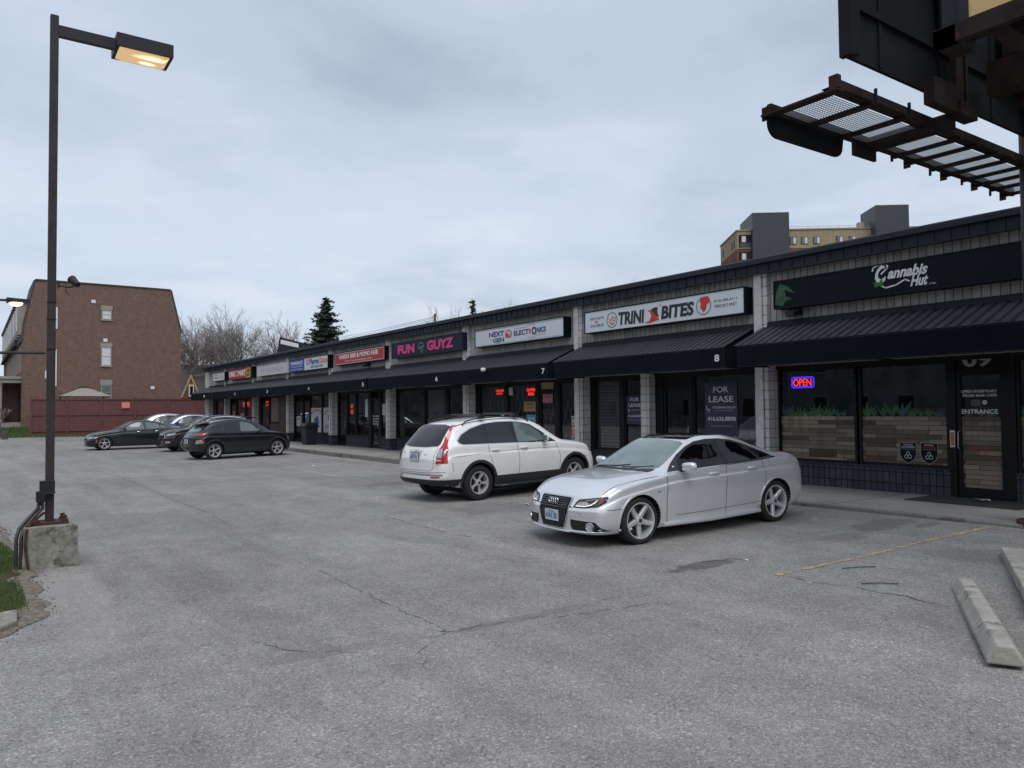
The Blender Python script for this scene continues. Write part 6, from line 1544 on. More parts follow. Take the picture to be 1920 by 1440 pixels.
c1 = dict(L=4.703, W=1.826, rows=SED, bowF=.27, powF=3.4, bowR=.36, powR=2.3, noseF=lambda z: .02 if z < .5 else .02+(z-.5)*.55, noseR=lambda z: .03+max(0, z-.75)*.25+max(0, .45-z)*.2, axles=(.87, 3.678), arch=.362, archz=.325, tyre=.327, rim=.250, tw=.235, spokes=SP5, paint='paint_silver', rot=pi*1.5, scale=.973)
def place(cfg, front_xy, rz):
    "origin position so that the front axle centre line at the near side contact is at front_xy: returns loc for car root"
    return None
def car_loc(cfg, cx, cy, rz, axle, near_y):
    "contact (cx,cy) of the wheel on side near_y (+1 left/-1 right) of axle index -> root location"
    lx = cfg['L']/2-cfg['axles'][axle]; ly = near_y*(cfg['W']/2-.04)
    x = cx-(lx*cos(rz)-ly*sin(rz)); y = cy-(lx*sin(rz)+ly*cos(rz)); return x, y
def ground_fit(cfg, x, y, rz):
    a, b = cfg['axles']; za = gz(x+(cfg['L']/2-a)*cos(rz), y+(cfg['L']/2-a)*sin(rz)); zb = gz(x+(cfg['L']/2-b)*cos(rz), y+(cfg['L']/2-b)*sin(rz))
    p = atan2(za-zb, b-a); z0 = zb+(za-zb)*((cfg['L']/2-b)*-1)/(b-a); return z0, p
def spawn(name, cfg, contact, rz, axle, near, label, group=None):
    x, y = car_loc(cfg, contact[0], contact[1], rz, axle, near); z, p = ground_fit(cfg, x, y, rz)
    return Car(name, (x, y, z), rz, cfg, label, group, p)
def trapz(*p): return list(p)

A4 = spawn('parked_car', c1, (7.34, 7.50), radians(177.3), 0, 1, 'silver four door saloon with four linked rings on its grille, nearest the camera')
def saloon_glass(car, tint='car_glass_tint', dlo=None, wind='car_glass_light', trim='chrome'):
    pass
# side glass (DLO)
dlo = [(1.44, .940), (1.60, 1.045), (1.80, 1.165), (2.00, 1.262), (2.22, 1.332), (2.46, 1.356), (2.75, 1.350), (3.00, 1.318), (3.25, 1.250), (3.48, 1.160), (3.64, 1.085), (3.74, 1.025), (3.40, 1.003), (2.8, .983), (2.1, .962)]
A4.both('side', dlo, 'black_trim', 'window_surround', .003)
A4.both('side', [(1.66, .966), (1.76, 1.090), (1.95, 1.205), (2.19, 1.298), (2.42, 1.326), (2.52, 1.328), (2.58, .985), (2.1, .976)], 'car_glass_tint', 'window', .006)
A4.both('side', [(2.64, 1.326), (2.88, 1.306), (3.10, 1.262), (3.24, 1.215), (3.34, 1.018), (2.68, .992)], 'car_glass_tint', 'window', .006)
A4.both('side', [(3.31, 1.190), (3.50, 1.112), (3.68, 1.040), (3.40, 1.022)], 'car_glass_tint', 'window', .006)
A4.lines([(1.44, .934), (2.1, .955), (2.8, .976), (3.4, .996), (3.76, 1.018)], w=.014, mat='chrome', name='window_trim', off=.008)
A4.patch('top', [(1.36, -.60), (1.30, -.3), (1.285, 0), (1.30, .3), (1.36, .60), (1.44, .665), (1.69, .635), (2.03, .555), (2.07, .3), (2.08, 0), (2.07, -.3), (2.03, -.555), (1.69, -.635), (1.44, -.665)], 'windscreen_glass', 'windscreen', .005, .06)
A4.patch('top', [(1.24, -.62), (1.21, -.3), (1.195, 0), (1.21, .3), (1.24, .62), (1.37, .645), (1.31, .3), (1.295, 0), (1.31, -.3), (1.37, -.645)], 'black_trim', 'cowl', .003, .06)
A4.patch('top', [(3.30, -.50), (3.27, 0), (3.30, .50), (3.86, .60), (3.92, 0), (3.86, -.60)], 'car_glass_tint', 'rear_window', .005, .06)
A4.patch('top', [(2.14, -.50), (2.12, 0), (2.14, .50), (3.06, .49), (3.10, 0), (3.06, -.49)], 'sunroof_black', 'sunroof', .004, .08)
for pts in ([(1.36, .20), (1.34, .6), (1.40, .93)], [(2.55, .22), (2.54, .6), (2.61, .98)], [(3.24, .22), (3.38, .44), (3.43, .72), (3.40, 1.0)], [(.30, .52), (.52, .52)]):
    A4.lines(pts, w=.008)
A4.lines([(1.52, .335), (2.2, .335), (3.3, .36)], w=.006); A4.lines([(1.0, .80), (1.6, .845), (2.6, .88), (3.6, .90), (4.4, .905)], w=.005, mat='alloy', name='swage_line')
A4.line('top', [(.32, -.76), (.8, -.80), (1.28, -.82)]); A4.line('top', [(.32, .76), (.8, .80), (1.28, .82)]); A4.line('top', [(.06, -.40), (.045, 0), (.06, .40)])
for sd in (1, -1):
    A4.ringpatch(.87, .362, .385, .325, 'paint_silver', 'arch_lip', .008, -2, 182, sd); A4.ringpatch(3.678, .362, .385, .325, 'paint_silver', 'arch_lip', .008, -2, 182, sd)
# side skirt
for sd in (1, -1): MB().tube([(A4.X(1.28), sd*.885, .225), (A4.X(2.2), sd*.905, .215), (A4.X(3.28), sd*.89, .225)], [.03, .035, .03], 8).build('side_skirt', 'paint_silver', A4.root, smooth=True)
# grille
A4.patch('front', [(-.350, .680), (.350, .680), (.360, .645), (.312, .38), (.245, .24), (-.245, .24), (-.312, .38), (-.360, .645)], 'chrome', 'grille_frame', .012, .05)
gr = A4.patch('front', [(-.330, .666), (.330, .666), (.340, .635), (.295, .38), (.232, .252), (-.232, .252), (-.295, .38), (-.340, .635)], 'gap_black', 'grille', .016, .05)
for z in (.640, .612, .584, .556, .528): A4.line('front', [(-.305, z), (.305, z)], w=.007, mat='lamp_dark', name='grille_bar', off=.024)
for z in (.262, .282, .302): A4.line('front', [(-.22, z), (.22, z)], w=.006, mat='lamp_dark', name='grille_bar', off=.024)
A4.patch('front', [(-.305, .49), (.305, .49), (.282, .35), (-.282, .35)], 'black_trim', 'plate_panel', .020, .06)
lx = A4.cast('front', 0, .605)[0].x
m = MB()
for k in range(4):
    yc = (k-1.5)*.052; m.tube([(lx+.042, yc+.036*cos(a), .612+.036*sin(a)) for a in fr(0, 2*pi, .35)], .0058, 6, cap=False)
m.build('ring_emblem', 'chrome', A4.root, smooth=True)
lettering('quattro', (.215, .56, .285, .58), (lx+.03, 0, 0), (0, 1, 0), (0, 0, 1), (1, 0, 0), 'chrome', A4.root, 'badge')
A4.plate('front', .410, 'AVAK\u00b7385')
# headlights
hl = [(.43, .553), (.445, .60), (.48, .640), (.60, .656), (.76, .680), (.822, .684), (.815, .625), (.77, .575), (.60, .552)]
A4.both('front', [(.415, .543), (.435, .605), (.472, .650), (.60, .666), (.76, .690), (.834, .694), (.827, .618), (.775, .564), (.60, .543)], 'gap_black', 'headlight_surround', .004, .03)
for o in A4.both('front', hl, 'lamp_dark', 'headlight', .008, .03): pass
A4.both('front', [(.455, .563), (.50, .615), (.60, .628), (.66, .600), (.60, .563)], 'lamp_clear', 'headlight_lens', .011, .025)
A4.both('front', [(.465, .560), (.60, .560), (.68, .578), (.73, .614), (.75, .650), (.738, .650), (.715, .620), (.67, .590), (.60, .570), (.465, .570)], 'lamp_led', 'led_strip', .014, .02)
A4.both('front', [(.775, .592), (.803, .625), (.81, .672), (.775, .670), (.76, .635)], 'lamp_marker', 'side_marker', .013, .025)
A4.both('front', [(.60, .645), (.78, .676), (.78, .668), (.60, .636)], 'lamp_clear', 'headlight_lens', .012, .025)
# lower intakes
A4.both('front', [(.385, .385), (.76, .365), (.80, .30), (.82, .235), (.44, .225), (.39, .30)], 'gap_black', 'air_intake', .006, .03)
for z in (.265, .295, .325, .355): A4.both('front', [(.41, z), (.70, z-.008), (.70, z-.014), (.41, z-.006)], 'lamp_dark', 'intake_bar', .010, .03)
for sg in (1, -1):
    p0 = A4.cast('front', .69*sg, .30)[0]; q = MB(); n_ = Vector((.80, .6*sg, 0)).normalized(); t_ = Vector((-n_.y, n_.x, 0))
    q.tube([p0+n_*.012+t_*.052*cos(a)+Vector((0, 0, .052*sin(a))) for a in fr(0, 2*pi, .3)], .007, 6, cap=False); fo = q.build('fog_lamp', 'chrome', A4.root, smooth=True)
    q = MB(); q.add([p0+n_*.014]+[p0+n_*.010+t_*.048*cos(a)+Vector((0, 0, .048*sin(a))) for a in fr(0, 2*pi-.3, .3)], [(0, k+1, (k+1) % len(fr(0, 2*pi-.3, .3))+1) for k in range(len(fr(0, 2*pi-.3, .3)))]); q.build('fog_lens', 'lamp_clear', fo, recalc=False)
# splitter lip
m = MB(); pts = []
for y in fr(-.84, .84, .07):
    loc = A4.cast('front', y, .222)[0]
    if loc: pts.append(Vector((loc.x+.004, y, .215+.012*(1 if abs(y) > .36 else 0))))
m.tube(pts, .018, 8).build('front_lip', 'paint_silver', A4.root, smooth=True)
A4.patch('front', [(-.36, .232), (.36, .232), (.40, .215), (-.40, .215)], 'gap_black', 'lower_slot', .008, .04)
A4.both('front', [(.36, .43), (.72, .425), (.85, .44), (.85, .436), (.72, .420), (.36, .424)], 'alloy', 'bumper_crease', .003, .03)
A4.line('front', [(.52, .47), (.56, .47), (.56, .44)], w=.005); A4.line('front', [(-.52, .47), (-.56, .47), (-.56, .44)], w=.005)
# tail lamps
A4.both('side', [(4.42, .86), (4.66, .87), (4.66, .76), (4.50, .77)], 'lamp_red', 'tail_light', .005, .03); A4.both('rear', [(.48, .86), (.80, .87), (.80, .76), (.48, .77)], 'lamp_red', 'tail_light', .006, .03)
A4.mirror(1.72, .86, 1.005, .15, .25, .125); A4.handle(2.33, .865); A4.handle(3.16, .888); A4.wheels(); A4.underside()
A4.plate('rear', .80, 'AVAK\u00b7385')
m = MB()
for sd in (1,): lettering('S line', (-.035, -.012, .035, .012), (A4.X(1.20), .908, .70), (-1, 0, 0), (0, 0, 1), (0, 1, 0), 'gap_black', A4.root, 'badge')
MB().tube([(A4.X(1.27), -.5, .985), (A4.X(1.34), -.1, 1.0), (A4.X(1.39), .1, 1.02)], .008, 5).build('wiper', 'gap_black', A4.root)
MB().tube([(A4.X(1.27), .05, .99), (A4.X(1.36), .35, 1.0), (A4.X(1.42), .58, 1.02)], .008, 5).build('wiper', 'gap_black', A4.root)

# ---------------- white SUV
SUV = [
 (0.000, 0.300, 0.680, 0.780, 0.520, 0.760, 0.720, 0.680, 0.775, 0.460, 0.810, 0.825),
 (0.100, 0.260, 0.740, 0.840, 0.560, 0.810, 0.800, 0.720, 0.860, 0.500, 0.905, 0.925),
 (0.350, 0.240, 0.800, 0.885, 0.600, 0.850, 0.900, 0.760, 0.955, 0.560, 0.990, 1.010),
 (0.800, 0.240, 0.840, 0.905, 0.640, 0.870, 0.985, 0.780, 1.030, 0.600, 1.060, 1.075),
 (1.120, 0.240, 0.860, 0.910, 0.660, 0.870, 1.020, 0.780, 1.070, 0.620, 1.110, 1.125),
 (1.400, 0.250, 0.860, 0.910, 0.680, 0.865, 1.045, 0.750, 1.170, 0.610, 1.260, 1.285),
 (1.750, 0.250, 0.860, 0.910, 0.680, 0.862, 1.060, 0.725, 1.280, 0.585, 1.460, 1.490),
 (2.150, 0.250, 0.860, 0.910, 0.680, 0.860, 1.075, 0.715, 1.333, 0.575, 1.572, 1.605),
 (2.600, 0.250, 0.860, 0.910, 0.680, 0.860, 1.085, 0.715, 1.353, 0.575, 1.607, 1.645),
 (3.100, 0.250, 0.860, 0.910, 0.680, 0.860, 1.095, 0.715, 1.348, 0.575, 1.592, 1.635),
 (3.600, 0.260, 0.860, 0.908, 0.680, 0.858, 1.105, 0.712, 1.328, 0.570, 1.547, 1.590),
 (3.950, 0.280, 0.840, 0.900, 0.680, 0.850, 1.110, 0.705, 1.288, 0.560, 1.472, 1.520),
 (4.125, 0.310, 0.820, 0.890, 0.680, 0.840, 1.100, 0.695, 1.228, 0.550, 1.352, 1.390),
 (4.325, 0.340, 0.790, 0.880, 0.660, 0.825, 1.060, 0.680, 1.120, 0.530, 1.170, 1.200),
 (4.425, 0.370, 0.760, 0.865, 0.630, 0.800, 0.980, 0.660, 1.020, 0.510, 1.045, 1.060),
 (4.500, 0.420, 0.720, 0.830, 0.580, 0.770, 0.800, 0.640, 0.840, 0.490, 0.860, 0.870)]
SPD = [5, [(-.11, .017, .016, 0), (.11, .017, .016, 0)]]
c2 = dict(L=4.50, W=1.82, rows=SUV, bowF=.30, bowR=.20, powR=3.2, noseF=lambda z: .03+max(0, z-.6)*.3, noseR=lambda z: .0, axles=(.92, 3.54), arch=.40, archz=.362, tyre=.355, rim=.225, tw=.225, spokes=SPD, paint='paint_white', rot=pi*1.5)
CR = spawn('parked_car', c2, (8.375, 13.06), radians(4.0), 1, -1, 'white SUV with tall red tail lights, parked nose to the shops beside the silver car')
CR.both('side', [(1.42, 1.075), (1.60, 1.20), (1.80, 1.345), (2.0, 1.46), (2.2, 1.520), (2.5, 1.555), (2.9, 1.558), (3.25, 1.530), (3.6, 1.447), (3.85, 1.335), (3.99, 1.22), (3.98, 1.155), (3.90, 1.125), (3.0, 1.105), (2.2, 1.09)], 'chrome', 'window_trim', .003)
CR.both('side', [(1.46, 1.088), (1.62, 1.20), (1.82, 1.335), (2.02, 1.447), (2.2, 1.503), (2.5, 1.539), (2.9, 1.542), (3.25, 1.515), (3.58, 1.434), (3.83, 1.325), (3.965, 1.215), (3.955, 1.165), (3.89, 1.14), (3.0, 1.12), (2.2, 1.104)], 'black_trim', 'window_surround', .006)
CR.both('side', [(1.70, 1.112), (1.86, 1.33), (2.04, 1.435), (2.22, 1.487), (2.46, 1.517), (2.50, 1.12)], 'car_glass_light', 'window', .009)
CR.both('side', [(2.58, 1.522), (2.95, 1.524), (3.20, 1.505), (3.25, 1.135), (2.60, 1.122)], 'car_glass', 'window', .009)
CR.both('side', [(3.29, 1.490), (3.55, 1.420), (3.80, 1.31), (3.935, 1.215), (3.92, 1.17), (3.87, 1.155), (3.33, 1.14)], 'car_glass', 'window', .009)
CR.patch('top', [(1.14, -.64), (1.06, 0), (1.14, .64), (1.5, .62), (2.02, .55), (2.06, 0), (2.02, -.55), (1.5, -.62)], 'car_glass_light', 'windscreen', .005, .06)
CR.patch('rear', [(-.60, 1.12), (-.615, 1.16), (-.52, 1.49), (-.3, 1.52), (.3, 1.52), (.52, 1.49), (.615, 1.16), (.60, 1.12), (.3, 1.10), (-.3, 1.10)], 'car_glass', 'rear_window', .014, .04)
tl = [(.665, .78), (.665, 1.0), (.67, 1.12), (.575, 1.41), (.50, 1.505), (.535, 1.515), (.62, 1.38), (.70, 1.17), (.77, 1.02), (.79, .80)]
CR.both('rear', tl, 'lamp_red', 'tail_light', .017, .03)
CR.both('side', [(4.28, .79), (4.26, 1.0), (4.19, 1.14), (4.10, 1.28), (4.14, 1.30), (4.24, 1.16), (4.34, 1.02), (4.39, .79)], 'lamp_red', 'tail_light', .008, .04)
CR.both('rear', [(.675, .90), (.675, 1.03), (.70, 1.07), (.74, 1.06), (.77, 1.0), (.775, .90)], 'lamp_clear', 'tail_light_lens', .022, .03); CR.both('rear', [(.675, .83), (.675, .865), (.78, .865), (.78, .83)], 'lamp_clear', 'tail_light_lens', .022, .03)
CR.patch('rear', [(-.22, 1.00), (.22, 1.00), (.22, 1.035), (-.22, 1.035)], 'chrome', 'tailgate_bar', .022, .05)
xr = CR.cast('rear', 0, 1.02)[0].x; m = MB(); m.tube([(xr-.035, .035, 1.06), (xr-.035, .030, .985)], .007, 6); m.tube([(xr-.035, -.035, 1.06), (xr-.035, -.030, .985)], .007, 6); m.tube([(xr-.035, .034, 1.022), (xr-.035, -.034, 1.022)], .007, 6); m.build('emblem', 'chrome', CR.root)
CR.plate('rear', .90, 'ARFZ\u00b7951')
lettering('AWD', (.30, .945, .40, .97), (xr-.02, 0, 0), (0, -1, 0), (0, 0, 1), (-1, 0, 0), 'chrome', CR.root, 'badge')
lettering('CR-V', (-.46, .965, -.36, .99), (xr-.02, 0, 0), (0, -1, 0), (0, 0, 1), (-1, 0, 0), 'chrome', CR.root, 'badge')
CR.line('rear', [(-.62, 1.1), (-.60, .98), (-.60, .70), (-.50, .64), (.50, .64), (.60, .70), (.60, .98), (.62, 1.1)]); CR.line('rear', [(-.84, .62), (-.4, .60), (.4, .60), (.84, .62)], w=.010)
CR.patch('rear', [(-.86, .47), (.86, .47), (.80, .34), (.5, .30), (-.5, .30), (-.80, .34)], 'cladding', 'bumper_cladding', .016, .05); CR.both('side', [(3.98, .47), (4.44, .47), (4.42, .30), (4.05, .30)], 'cladding', 'bumper_cladding', .014, .04)
CR.both('rear', [(.52, .50), (.74, .51), (.74, .535), (.52, .53)], 'lamp_red', 'reflector', .010, .04); CR.line('rear', [(-.8, .56), (.8, .56)], w=.03, mat='paint_grey', name='bumper_step', off=.004)
for pts in ([(1.38, .45), (1.36, .75), (1.45, 1.07)], [(2.52, .43), (2.51, .8), (2.54, 1.11)], [(3.10, .45), (3.20, .68), (3.27, .9), (3.29, 1.13)], [(.55, .70), (1.0, .84)], [(4.16, .62), (4.19, .80)], [(1.45, 1.09), (1.80, 1.35)]): CR.lines(pts, w=.008)
CR.lines([(1.4, .955), (2.4, .965), (3.3, .945), (4.2, .90)], w=.007, mat='paint_grey', name='swage_line', off=.002)
CR.both('side', [(1.30, .47), (3.16, .47), (3.16, .27), (1.30, .27)], 'cladding', 'sill_cladding', .008, .08)
for sd in (1, -1):
    for wx in (.92, 3.54): CR.ringpatch(wx, .40, .455, .362, 'cladding', 'arch_cladding', .012, -14, 194, sd)
    MB().tube([(CR.X(1.32), sd*.88, .27), (CR.X(1.42), sd*.97, .27), (CR.X(3.05), sd*.97, .27), (CR.X(3.15), sd*.88, .27)], .028, 8).build('side_step', 'black_trim', CR.root, smooth=True)
    MB().tube([(CR.X(2.93), sd*.995, .285), (CR.X(3.08), sd*.995, .285)], .018, 8).build('step_end', 'chrome', CR.root, smooth=True)
    yb = .60
    MB().tube([(CR.X(2.0), sd*yb, 1.52), (CR.X(2.1), sd*yb, 1.615), (CR.X(2.8), sd*yb, 1.65), (CR.X(3.4), sd*yb, 1.63), (CR.X(3.66), sd*yb, 1.58), (CR.X(3.74), sd*yb, 1.51)], .014, 8).build('roof_rail', 'black_trim', CR.root, smooth=True)
    CR.line('top', [(2.0, sd*.57), (3.9, sd*.56)], w=.02, mat='black_trim', name='roof_channel')
for x in (2.35, 3.25): MB().tube([(CR.X(x), -.6, 1.665), (CR.X(x), -.5, 1.70), (CR.X(x), .5, 1.70), (CR.X(x), .6, 1.665)], .018, 8).box(CR.X(x)-.06, -.64, 1.62, CR.X(x)+.06, -.56, 1.70).box(CR.X(x)-.06, .56, 1.62, CR.X(x)+.06, .64, 1.70).build('cross_bar', 'black_trim', CR.root, smooth=True)
MB().tube([(CR.X(4.27), .0, 1.13), (CR.X(4.26), .18, 1.17), (CR.X(4.24), .40, 1.15)], .010, 6).build('wiper', 'gap_black', CR.root)
CR.mirror(1.80, .86, 1.17, .11, .19, .16); CR.handle(2.36, .995); CR.handle(3.12, .99); CR.wheels(); CR.underside()
CR.both('front', [(.45, .73), (.80, .78), (.80, .90), (.60, .86), (.45, .80)], 'lamp_clear', 'headlight', .008, .04); CR.both('side', [(.22, .80), (.50, .93), (.42, .80)], 'lamp_amber', 'side_marker', .008, .04); CR.patch('front', [(-.4, .72), (.4, .72), (.36, .58), (-.36, .58)], 'gap_black', 'grille', .008, .05); CR.patch('front', [(-.6, .50), (.6, .50), (.55, .36), (-.55, .36)], 'gap_black', 'lower_grille', .008, .05)

# ---------------- black compact crossover
def scaled(rows, L0, L1, wf, zf, zoff=0.):
    return [tuple([r[0]*L1/L0]+[v*(wf if i in (1, 2, 4, 6, 8) else zf)+(zoff if i not in (1, 2, 4, 6, 8) else 0) for i, v in enumerate(r[1:])]) for r in rows]
KON = [
 (0.00, .28, .68, .78, .50, .76, .70, .68, .76, .46, .80, .815), (0.10, .24, .74, .84, .54, .81, .77, .72, .83, .50, .87, .885), (0.35, .22, .80, .88, .58, .84, .87, .76, .91, .56, .94, .955), (0.75, .22, .84, .90, .62, .86, .94, .77, .975, .60, .995, 1.01),
 (1.02, .22, .85, .90, .64, .86, .965, .76, 1.01, .61, 1.05, 1.065), (1.30, .23, .85, .90, .65, .855, .985, .73, 1.12, .59, 1.22, 1.25), (1.65, .23, .85, .90, .65, .85, .995, .705, 1.22, .57, 1.41, 1.44), (2.0, .23, .85, .90, .65, .85, 1.005, .695, 1.28, .56, 1.50, 1.53), (2.4, .23, .85, .90, .65, .85, 1.015, .695, 1.29, .56, 1.52, 1.55),
 (2.85, .23, .85, .90, .65, .85, 1.03, .695, 1.28, .56, 1.49, 1.525), (3.3, .24, .84, .895, .65, .845, 1.05, .685, 1.25, .55, 1.43, 1.465), (3.6, .26, .83, .89, .65, .835, 1.06, .675, 1.20, .54, 1.33, 1.37), (3.85, .30, .81, .88, .65, .82, 1.03, .665, 1.10, .53, 1.17, 1.20), (4.02, .33, .78, .865, .63, .80, .95, .655, .99, .52, 1.02, 1.035), (4.165, .40, .73, .83, .58, .77, .80, .64, .84, .50, .86, .87)]
SPM = [5, [(-.16, .013, .013, .10), (.16, .013, .013, -.12), (.38, .009, .012, 0)]]
c3 = dict(L=4.165, W=1.80, rows=KON, bowF=.30, bowR=.24, noseF=lambda z: .03+max(0, z-.55)*.4, noseR=lambda z: .0, axles=(.83, 3.43), arch=.385, archz=.34, tyre=.335, rim=.235, tw=.225, spokes=SPM, paint='paint_black', rimmat='alloy')
KO = spawn('parked_car', c3, (7.82, 31.1), radians(9), 1, -1, 'black compact crossover with a small rear spoiler, nearest of the dark cars')
def crossover(K, L, zb, zr, cladding=True, glassA='car_glass_light', glassB='car_glass', trim=None):
    s_ = L/4.165; zf = (zr-.0)/1.55
    def q(pts): return [(x*s_, z*zf) for x, z in pts]
    dl = q([(1.36, 1.02), (1.55, 1.16), (1.75, 1.30), (1.95, 1.40), (2.2, 1.45), (2.6, 1.455), (3.0, 1.425), (3.35, 1.35), (3.62, 1.24), (3.55, 1.11), (3.0, 1.06), (2.2, 1.03)])
    if trim:
        K.lines(q([(1.34, 1.03), (1.53, 1.17), (1.73, 1.315), (1.95, 1.42), (2.2, 1.468), (2.6, 1.473), (3.0, 1.443), (3.36, 1.365), (3.66, 1.24)]), w=.035, mat=trim, name='window_trim', off=.006)
    K.both('side', dl, 'black_trim', 'window_surround', .004)
    K.both('side', q([(1.60, 1.045), (1.80, 1.29), (1.98, 1.375), (2.2, 1.42), (2.33, 1.425), (2.36, 1.055)]), glassA, 'window', .008)
    K.both('side', q([(2.44, 1.427), (2.75, 1.415), (2.98, 1.39), (3.02, 1.085), (2.46, 1.06)]), glassB, 'window', .008)
    K.both('side', q([(3.08, 1.37), (3.30, 1.325), (3.52, 1.235), (3.47, 1.13), (3.12, 1.09)]), glassB, 'window', .008)
    K.patch('top', [(x*s_, y) for x, y in [(1.06, -.62), (1.0, 0), (1.06, .62), (1.5, .59), (1.86, .53), (1.9, 0), (1.86, -.53), (1.5, -.59)]], 'car_glass_light', 'windscreen', .005, .07)
    K.patch('rear', [(y, z*zf) for y, z in [(-.55, 1.10), (-.50, 1.34), (0, 1.37), (.50, 1.34), (.55, 1.10), (0, 1.07)]], 'car_glass_light', 'rear_window', .006, .07)
    for pts in ([(1.26, .42), (1.25, .75), (1.34, 1.0)], [(2.38, .40), (2.37, .8), (2.40, 1.04)], [(2.95, .42), (3.05, .65), (3.1, 1.08)]): K.lines(q(pts), w=.008)
    if cladding:
        for sd in (1, -1):
            for wx in K.c['axles']: K.ringpatch(wx, K.c['arch'], K.c['arch']+.06, K.c['archz'], 'cladding', 'arch_cladding', .012, -12, 192, sd)
        K.both('side', [(K.c['axles'][0]+.44, .42), (K.c['axles'][1]-.44, .42), (K.c['axles'][1]-.44, .25), (K.c['axles'][0]+.44, .25)], 'cladding', 'sill_cladding', .008, .1)
    K.mirror(1.62*s_, .85, 1.10*zf, .10, .17, .13); K.handle(2.2*s_, .93*zf); K.handle(2.92*s_, .95*zf); K.wheels(); K.underside()
crossover(KO, 4.165, 1.5, 1.55)
MB().prism([(KO.X(3.48), -.56, 1.46), (KO.X(3.84), -.55, 1.405), (KO.X(3.86), -.55, 1.375), (KO.X(3.55), -.56, 1.38)], (0, 1.12, 0)).build('spoiler', 'paint_black', KO.root, bevel=.01)
KO.both('rear', [(.45, .93), (.80, .95), (.84, 1.00), (.78, 1.04), (.45, 1.00)], 'lamp_red', 'tail_light', .008, .04); KO.both('side', [(3.62, .97), (3.98, .95), (3.98, 1.02), (3.75, 1.04)], 'lamp_red', 'tail_light', .008, .04)
KO.both('rear', [(.62, .62), (.82, .64), (.82, .78), (.66, .76)], 'lamp_clear', 'reverse_light', .008, .04); KO.both('side', [(3.84, .66), (4.02, .63), (4.06, .76), (3.92, .78)], 'lamp_amber', 'reverse_light', .008, .04); KO.plate('rear', .72, 'CMBL\u00b7204'); KO.patch('rear', [(-.8, .5), (.8, .5), (.7, .32), (-.7, .32)], 'cladding', 'bumper_cladding', .008, .06)
KO.both('side', [(.22, .66), (.40, .70), (.34, .78), (.24, .74)], 'lamp_amber', 'side_marker', .008, .04); KO.both('side', [(.15, .5), (.45, .55), (.42, .72), (.12, .70)], 'cladding', 'lamp_cladding', .005, .05); KO.both('front', [(.5, .62), (.78, .64), (.78, .76), (.52, .76)], 'lamp_clear', 'headlight', .008, .04); KO.patch('front', [(-.4, .68), (.4, .68), (.34, .45), (-.34, .45)], 'gap_black', 'grille', .008, .06)
for sd in (1, -1): MB().tube([(KO.X(1.95), sd*.56, 1.50), (KO.X(2.1), sd*.56, 1.575), (KO.X(3.2), sd*.55, 1.56), (KO.X(3.35), sd*.55, 1.47)], .012, 6).build('roof_rail', 'black_trim', KO.root, smooth=True)

# ---------------- dark SUV with bright window line, facing left
c4 = dict(L=4.69, W=1.88, rows=scaled(KON, 4.165, 4.69, 1.03, 1.07), bowF=.30, bowR=.26, noseF=lambda z: .02+max(0, z-.6)*.35, noseR=lambda z: .0, axles=(.90, 3.70), arch=.40, archz=.36, tyre=.36, rim=.245, tw=.235, spokes=[5, [(-.13, .014, .012, 0), (.13, .014, .012, 0)]], paint='paint_brown')
QX = spawn('parked_car', c4, (8.25, 37.9), radians(186), 0, 1, 'dark brown SUV with a bright curved window line, behind the black crossover')
crossover(QX, 4.69, 1.6, 1.655, cladding=True, trim='chrome')
QX.both('front', [(.50, .74), (.62, .82), (.84, .86), (.84, .80), (.70, .74)], 'lamp_clear', 'headlight', .010, .04); QX.both('side', [(.18, .80), (.46, .88), (.40, .80), (.22, .75)], 'lamp_clear', 'headlight', .010, .04); QX.patch('front', [(-.42, .80), (.42, .80), (.50, .66), (.34, .44), (-.34, .44), (-.50, .66)], 'chrome', 'grille_frame', .008, .06); QX.patch('front', [(-.39, .78), (.39, .78), (.46, .66), (.31, .46), (-.31, .46), (-.46, .66)], 'gap_black', 'grille', .012, .06)
QX.both('front', [(.55, .40), (.80, .42), (.80, .50), (.56, .50)], 'lamp_clear', 'fog_lamp', .008, .04); QX.both('rear', [(.40, .98), (.80, 1.0), (.80, 1.10), (.40, 1.06)], 'lamp_red', 'tail_light', .008, .05); QX.plate('rear', .85, 'CFLD\u00b7617'); QX.lines([(1.3, .30), (3.3, .30)], w=.03, mat='chrome', name='sill_trim', off=.012)
MB().prism([(QX.X(3.95), -.56, 1.56), (QX.X(4.40), -.55, 1.50), (QX.X(4.42), -.55, 1.46), (QX.X(4.0), -.56, 1.47)], (0, 1.12, 0)).build('spoiler', 'paint_brown', QX.root, bevel=.01)

# ---------------- black saloon facing left
BMR = scaled(SED, 4.703, 4.71, 1.0, 1.005)
c5 = dict(L=4.709, W=1.827, rows=BMR, bowF=.30, bowR=.24, noseF=lambda z: .03+max(0, z-.45)*.35, noseR=lambda z: .03, axles=(.80, 3.65), arch=.365, archz=.33, tyre=.328, rim=.235, tw=.225, spokes=[5, [(-.15, .014, .012, .06), (.15, .014, .012, -.06)]], paint='paint_charcoal', rimmat='alloy')
BM = spawn('parked_car', c5, (5.45, 42.2), radians(180), 0, 1, 'black four door saloon, leftmost of the parked cars')
BM.both('side', dlo, 'black_trim', 'window_surround', .003)
BM.both('side', [(1.66, .966), (1.76, 1.090), (1.95, 1.205), (2.19, 1.298), (2.42, 1.326), (2.52, 1.328), (2.58, .985), (2.1, .976)], 'car_glass_light', 'window', .006)
BM.both('side', [(2.64, 1.326), (2.88, 1.306), (3.10, 1.262), (3.24, 1.215), (3.34, 1.018), (2.68, .992)], 'car_glass_light', 'window', .006)
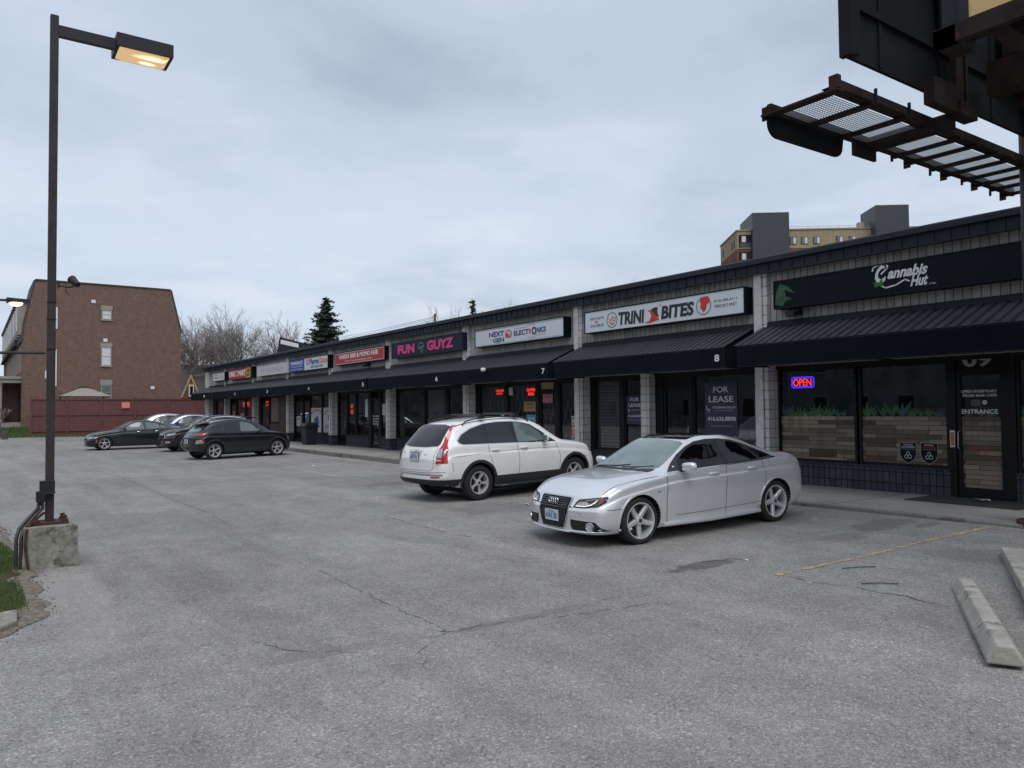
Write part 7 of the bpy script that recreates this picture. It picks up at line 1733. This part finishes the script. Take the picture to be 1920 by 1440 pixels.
BM.both('side', [(3.31, 1.190), (3.50, 1.112), (3.68, 1.040), (3.40, 1.022)], 'car_glass_light', 'window', .006)
BM.patch('top', [(1.42, -.62), (1.345, 0), (1.42, .62), (1.75, .62), (2.10, .555), (2.15, 0), (2.10, -.555), (1.75, -.62)], 'car_glass_light', 'windscreen', .005, .07); BM.patch('top', [(3.30, -.50), (3.27, 0), (3.30, .50), (3.86, .60), (3.92, 0), (3.86, -.60)], 'car_glass', 'rear_window', .005, .07)
BM.both('front', [(.42, .56), (.44, .62), (.62, .655), (.84, .665), (.84, .60), (.62, .555)], 'lamp_clear', 'headlight', .008, .04); BM.both('side', [(.22, .60), (.50, .66), (.42, .58)], 'lamp_clear', 'headlight', .006, .04); BM.both('front', [(.04, .60), (.34, .60), (.33, .46), (.06, .46)], 'chrome', 'grille_frame', .010, .04); BM.both('front', [(.055, .588), (.325, .588), (.315, .472), (.075, .472)], 'gap_black', 'grille', .014, .04); BM.both('side', [(.44, .50), (.49, .52), (.46, .35), (.42, .36)], 'lamp_amber', 'side_marker', .006, .04)
BM.both('front', [(.45, .36), (.78, .38), (.76, .26), (.5, .26)], 'gap_black', 'air_intake', .006, .04); BM.both('rear', [(.42, .86), (.80, .87), (.80, .76), (.42, .79)], 'lamp_red', 'tail_light', .006, .04)
for pts in ([(1.36, .20), (1.35, .6), (1.40, .93)], [(2.55, .22), (2.54, .6), (2.61, .98)], [(3.22, .22), (3.38, .46), (3.40, 1.0)]): BM.lines(pts, w=.008)
BM.lines([(1.5, .83), (2.6, .865), (4.3, .895)], w=.008, mat='gap_black', name='swage_line', off=.002)
BM.mirror(1.70, .86, 1.02, .11, .19, .13); BM.handle(2.33, .86, mat='chrome'); BM.handle(3.16, .88, mat='chrome'); BM.wheels(); BM.underside()

# ---------------- two SUVs further behind
c6 = dict(c4); c6.update(paint='paint_blue', L=4.6, rows=scaled(KON, 4.165, 4.6, 1.03, 1.085), axles=(.90, 3.60))
B1 = spawn('parked_car', c6, (8.8, 46.6), radians(180), 0, 1, 'dark blue SUV, second row behind the black saloon and brown SUV'); crossover(B1, 4.6, 1.6, 1.68, trim='chrome'); B1.both('front', [(.50, .74), (.84, .86), (.84, .80), (.70, .74)], 'lamp_clear', 'headlight', .010, .04); B1.patch('front', [(-.42, .80), (.42, .80), (.34, .44), (-.34, .44)], 'gap_black', 'grille', .012, .06)
c7 = dict(c4); c7.update(paint='paint_grey', L=4.6, rows=scaled(KON, 4.165, 4.6, 1.03, 1.10), axles=(.90, 3.60))
B2 = spawn('parked_car', c7, (8.2, 50.3), radians(180), 0, 1, 'light grey SUV, farthest of the parked cars, nearest the maroon fence'); crossover(B2, 4.6, 1.6, 1.70, trim='chrome'); B2.both('front', [(.50, .74), (.84, .86), (.84, .80), (.70, .74)], 'lamp_clear', 'headlight', .010, .04); B2.patch('front', [(-.42, .80), (.42, .80), (.34, .44), (-.34, .44)], 'gap_black', 'grille', .012, .06)
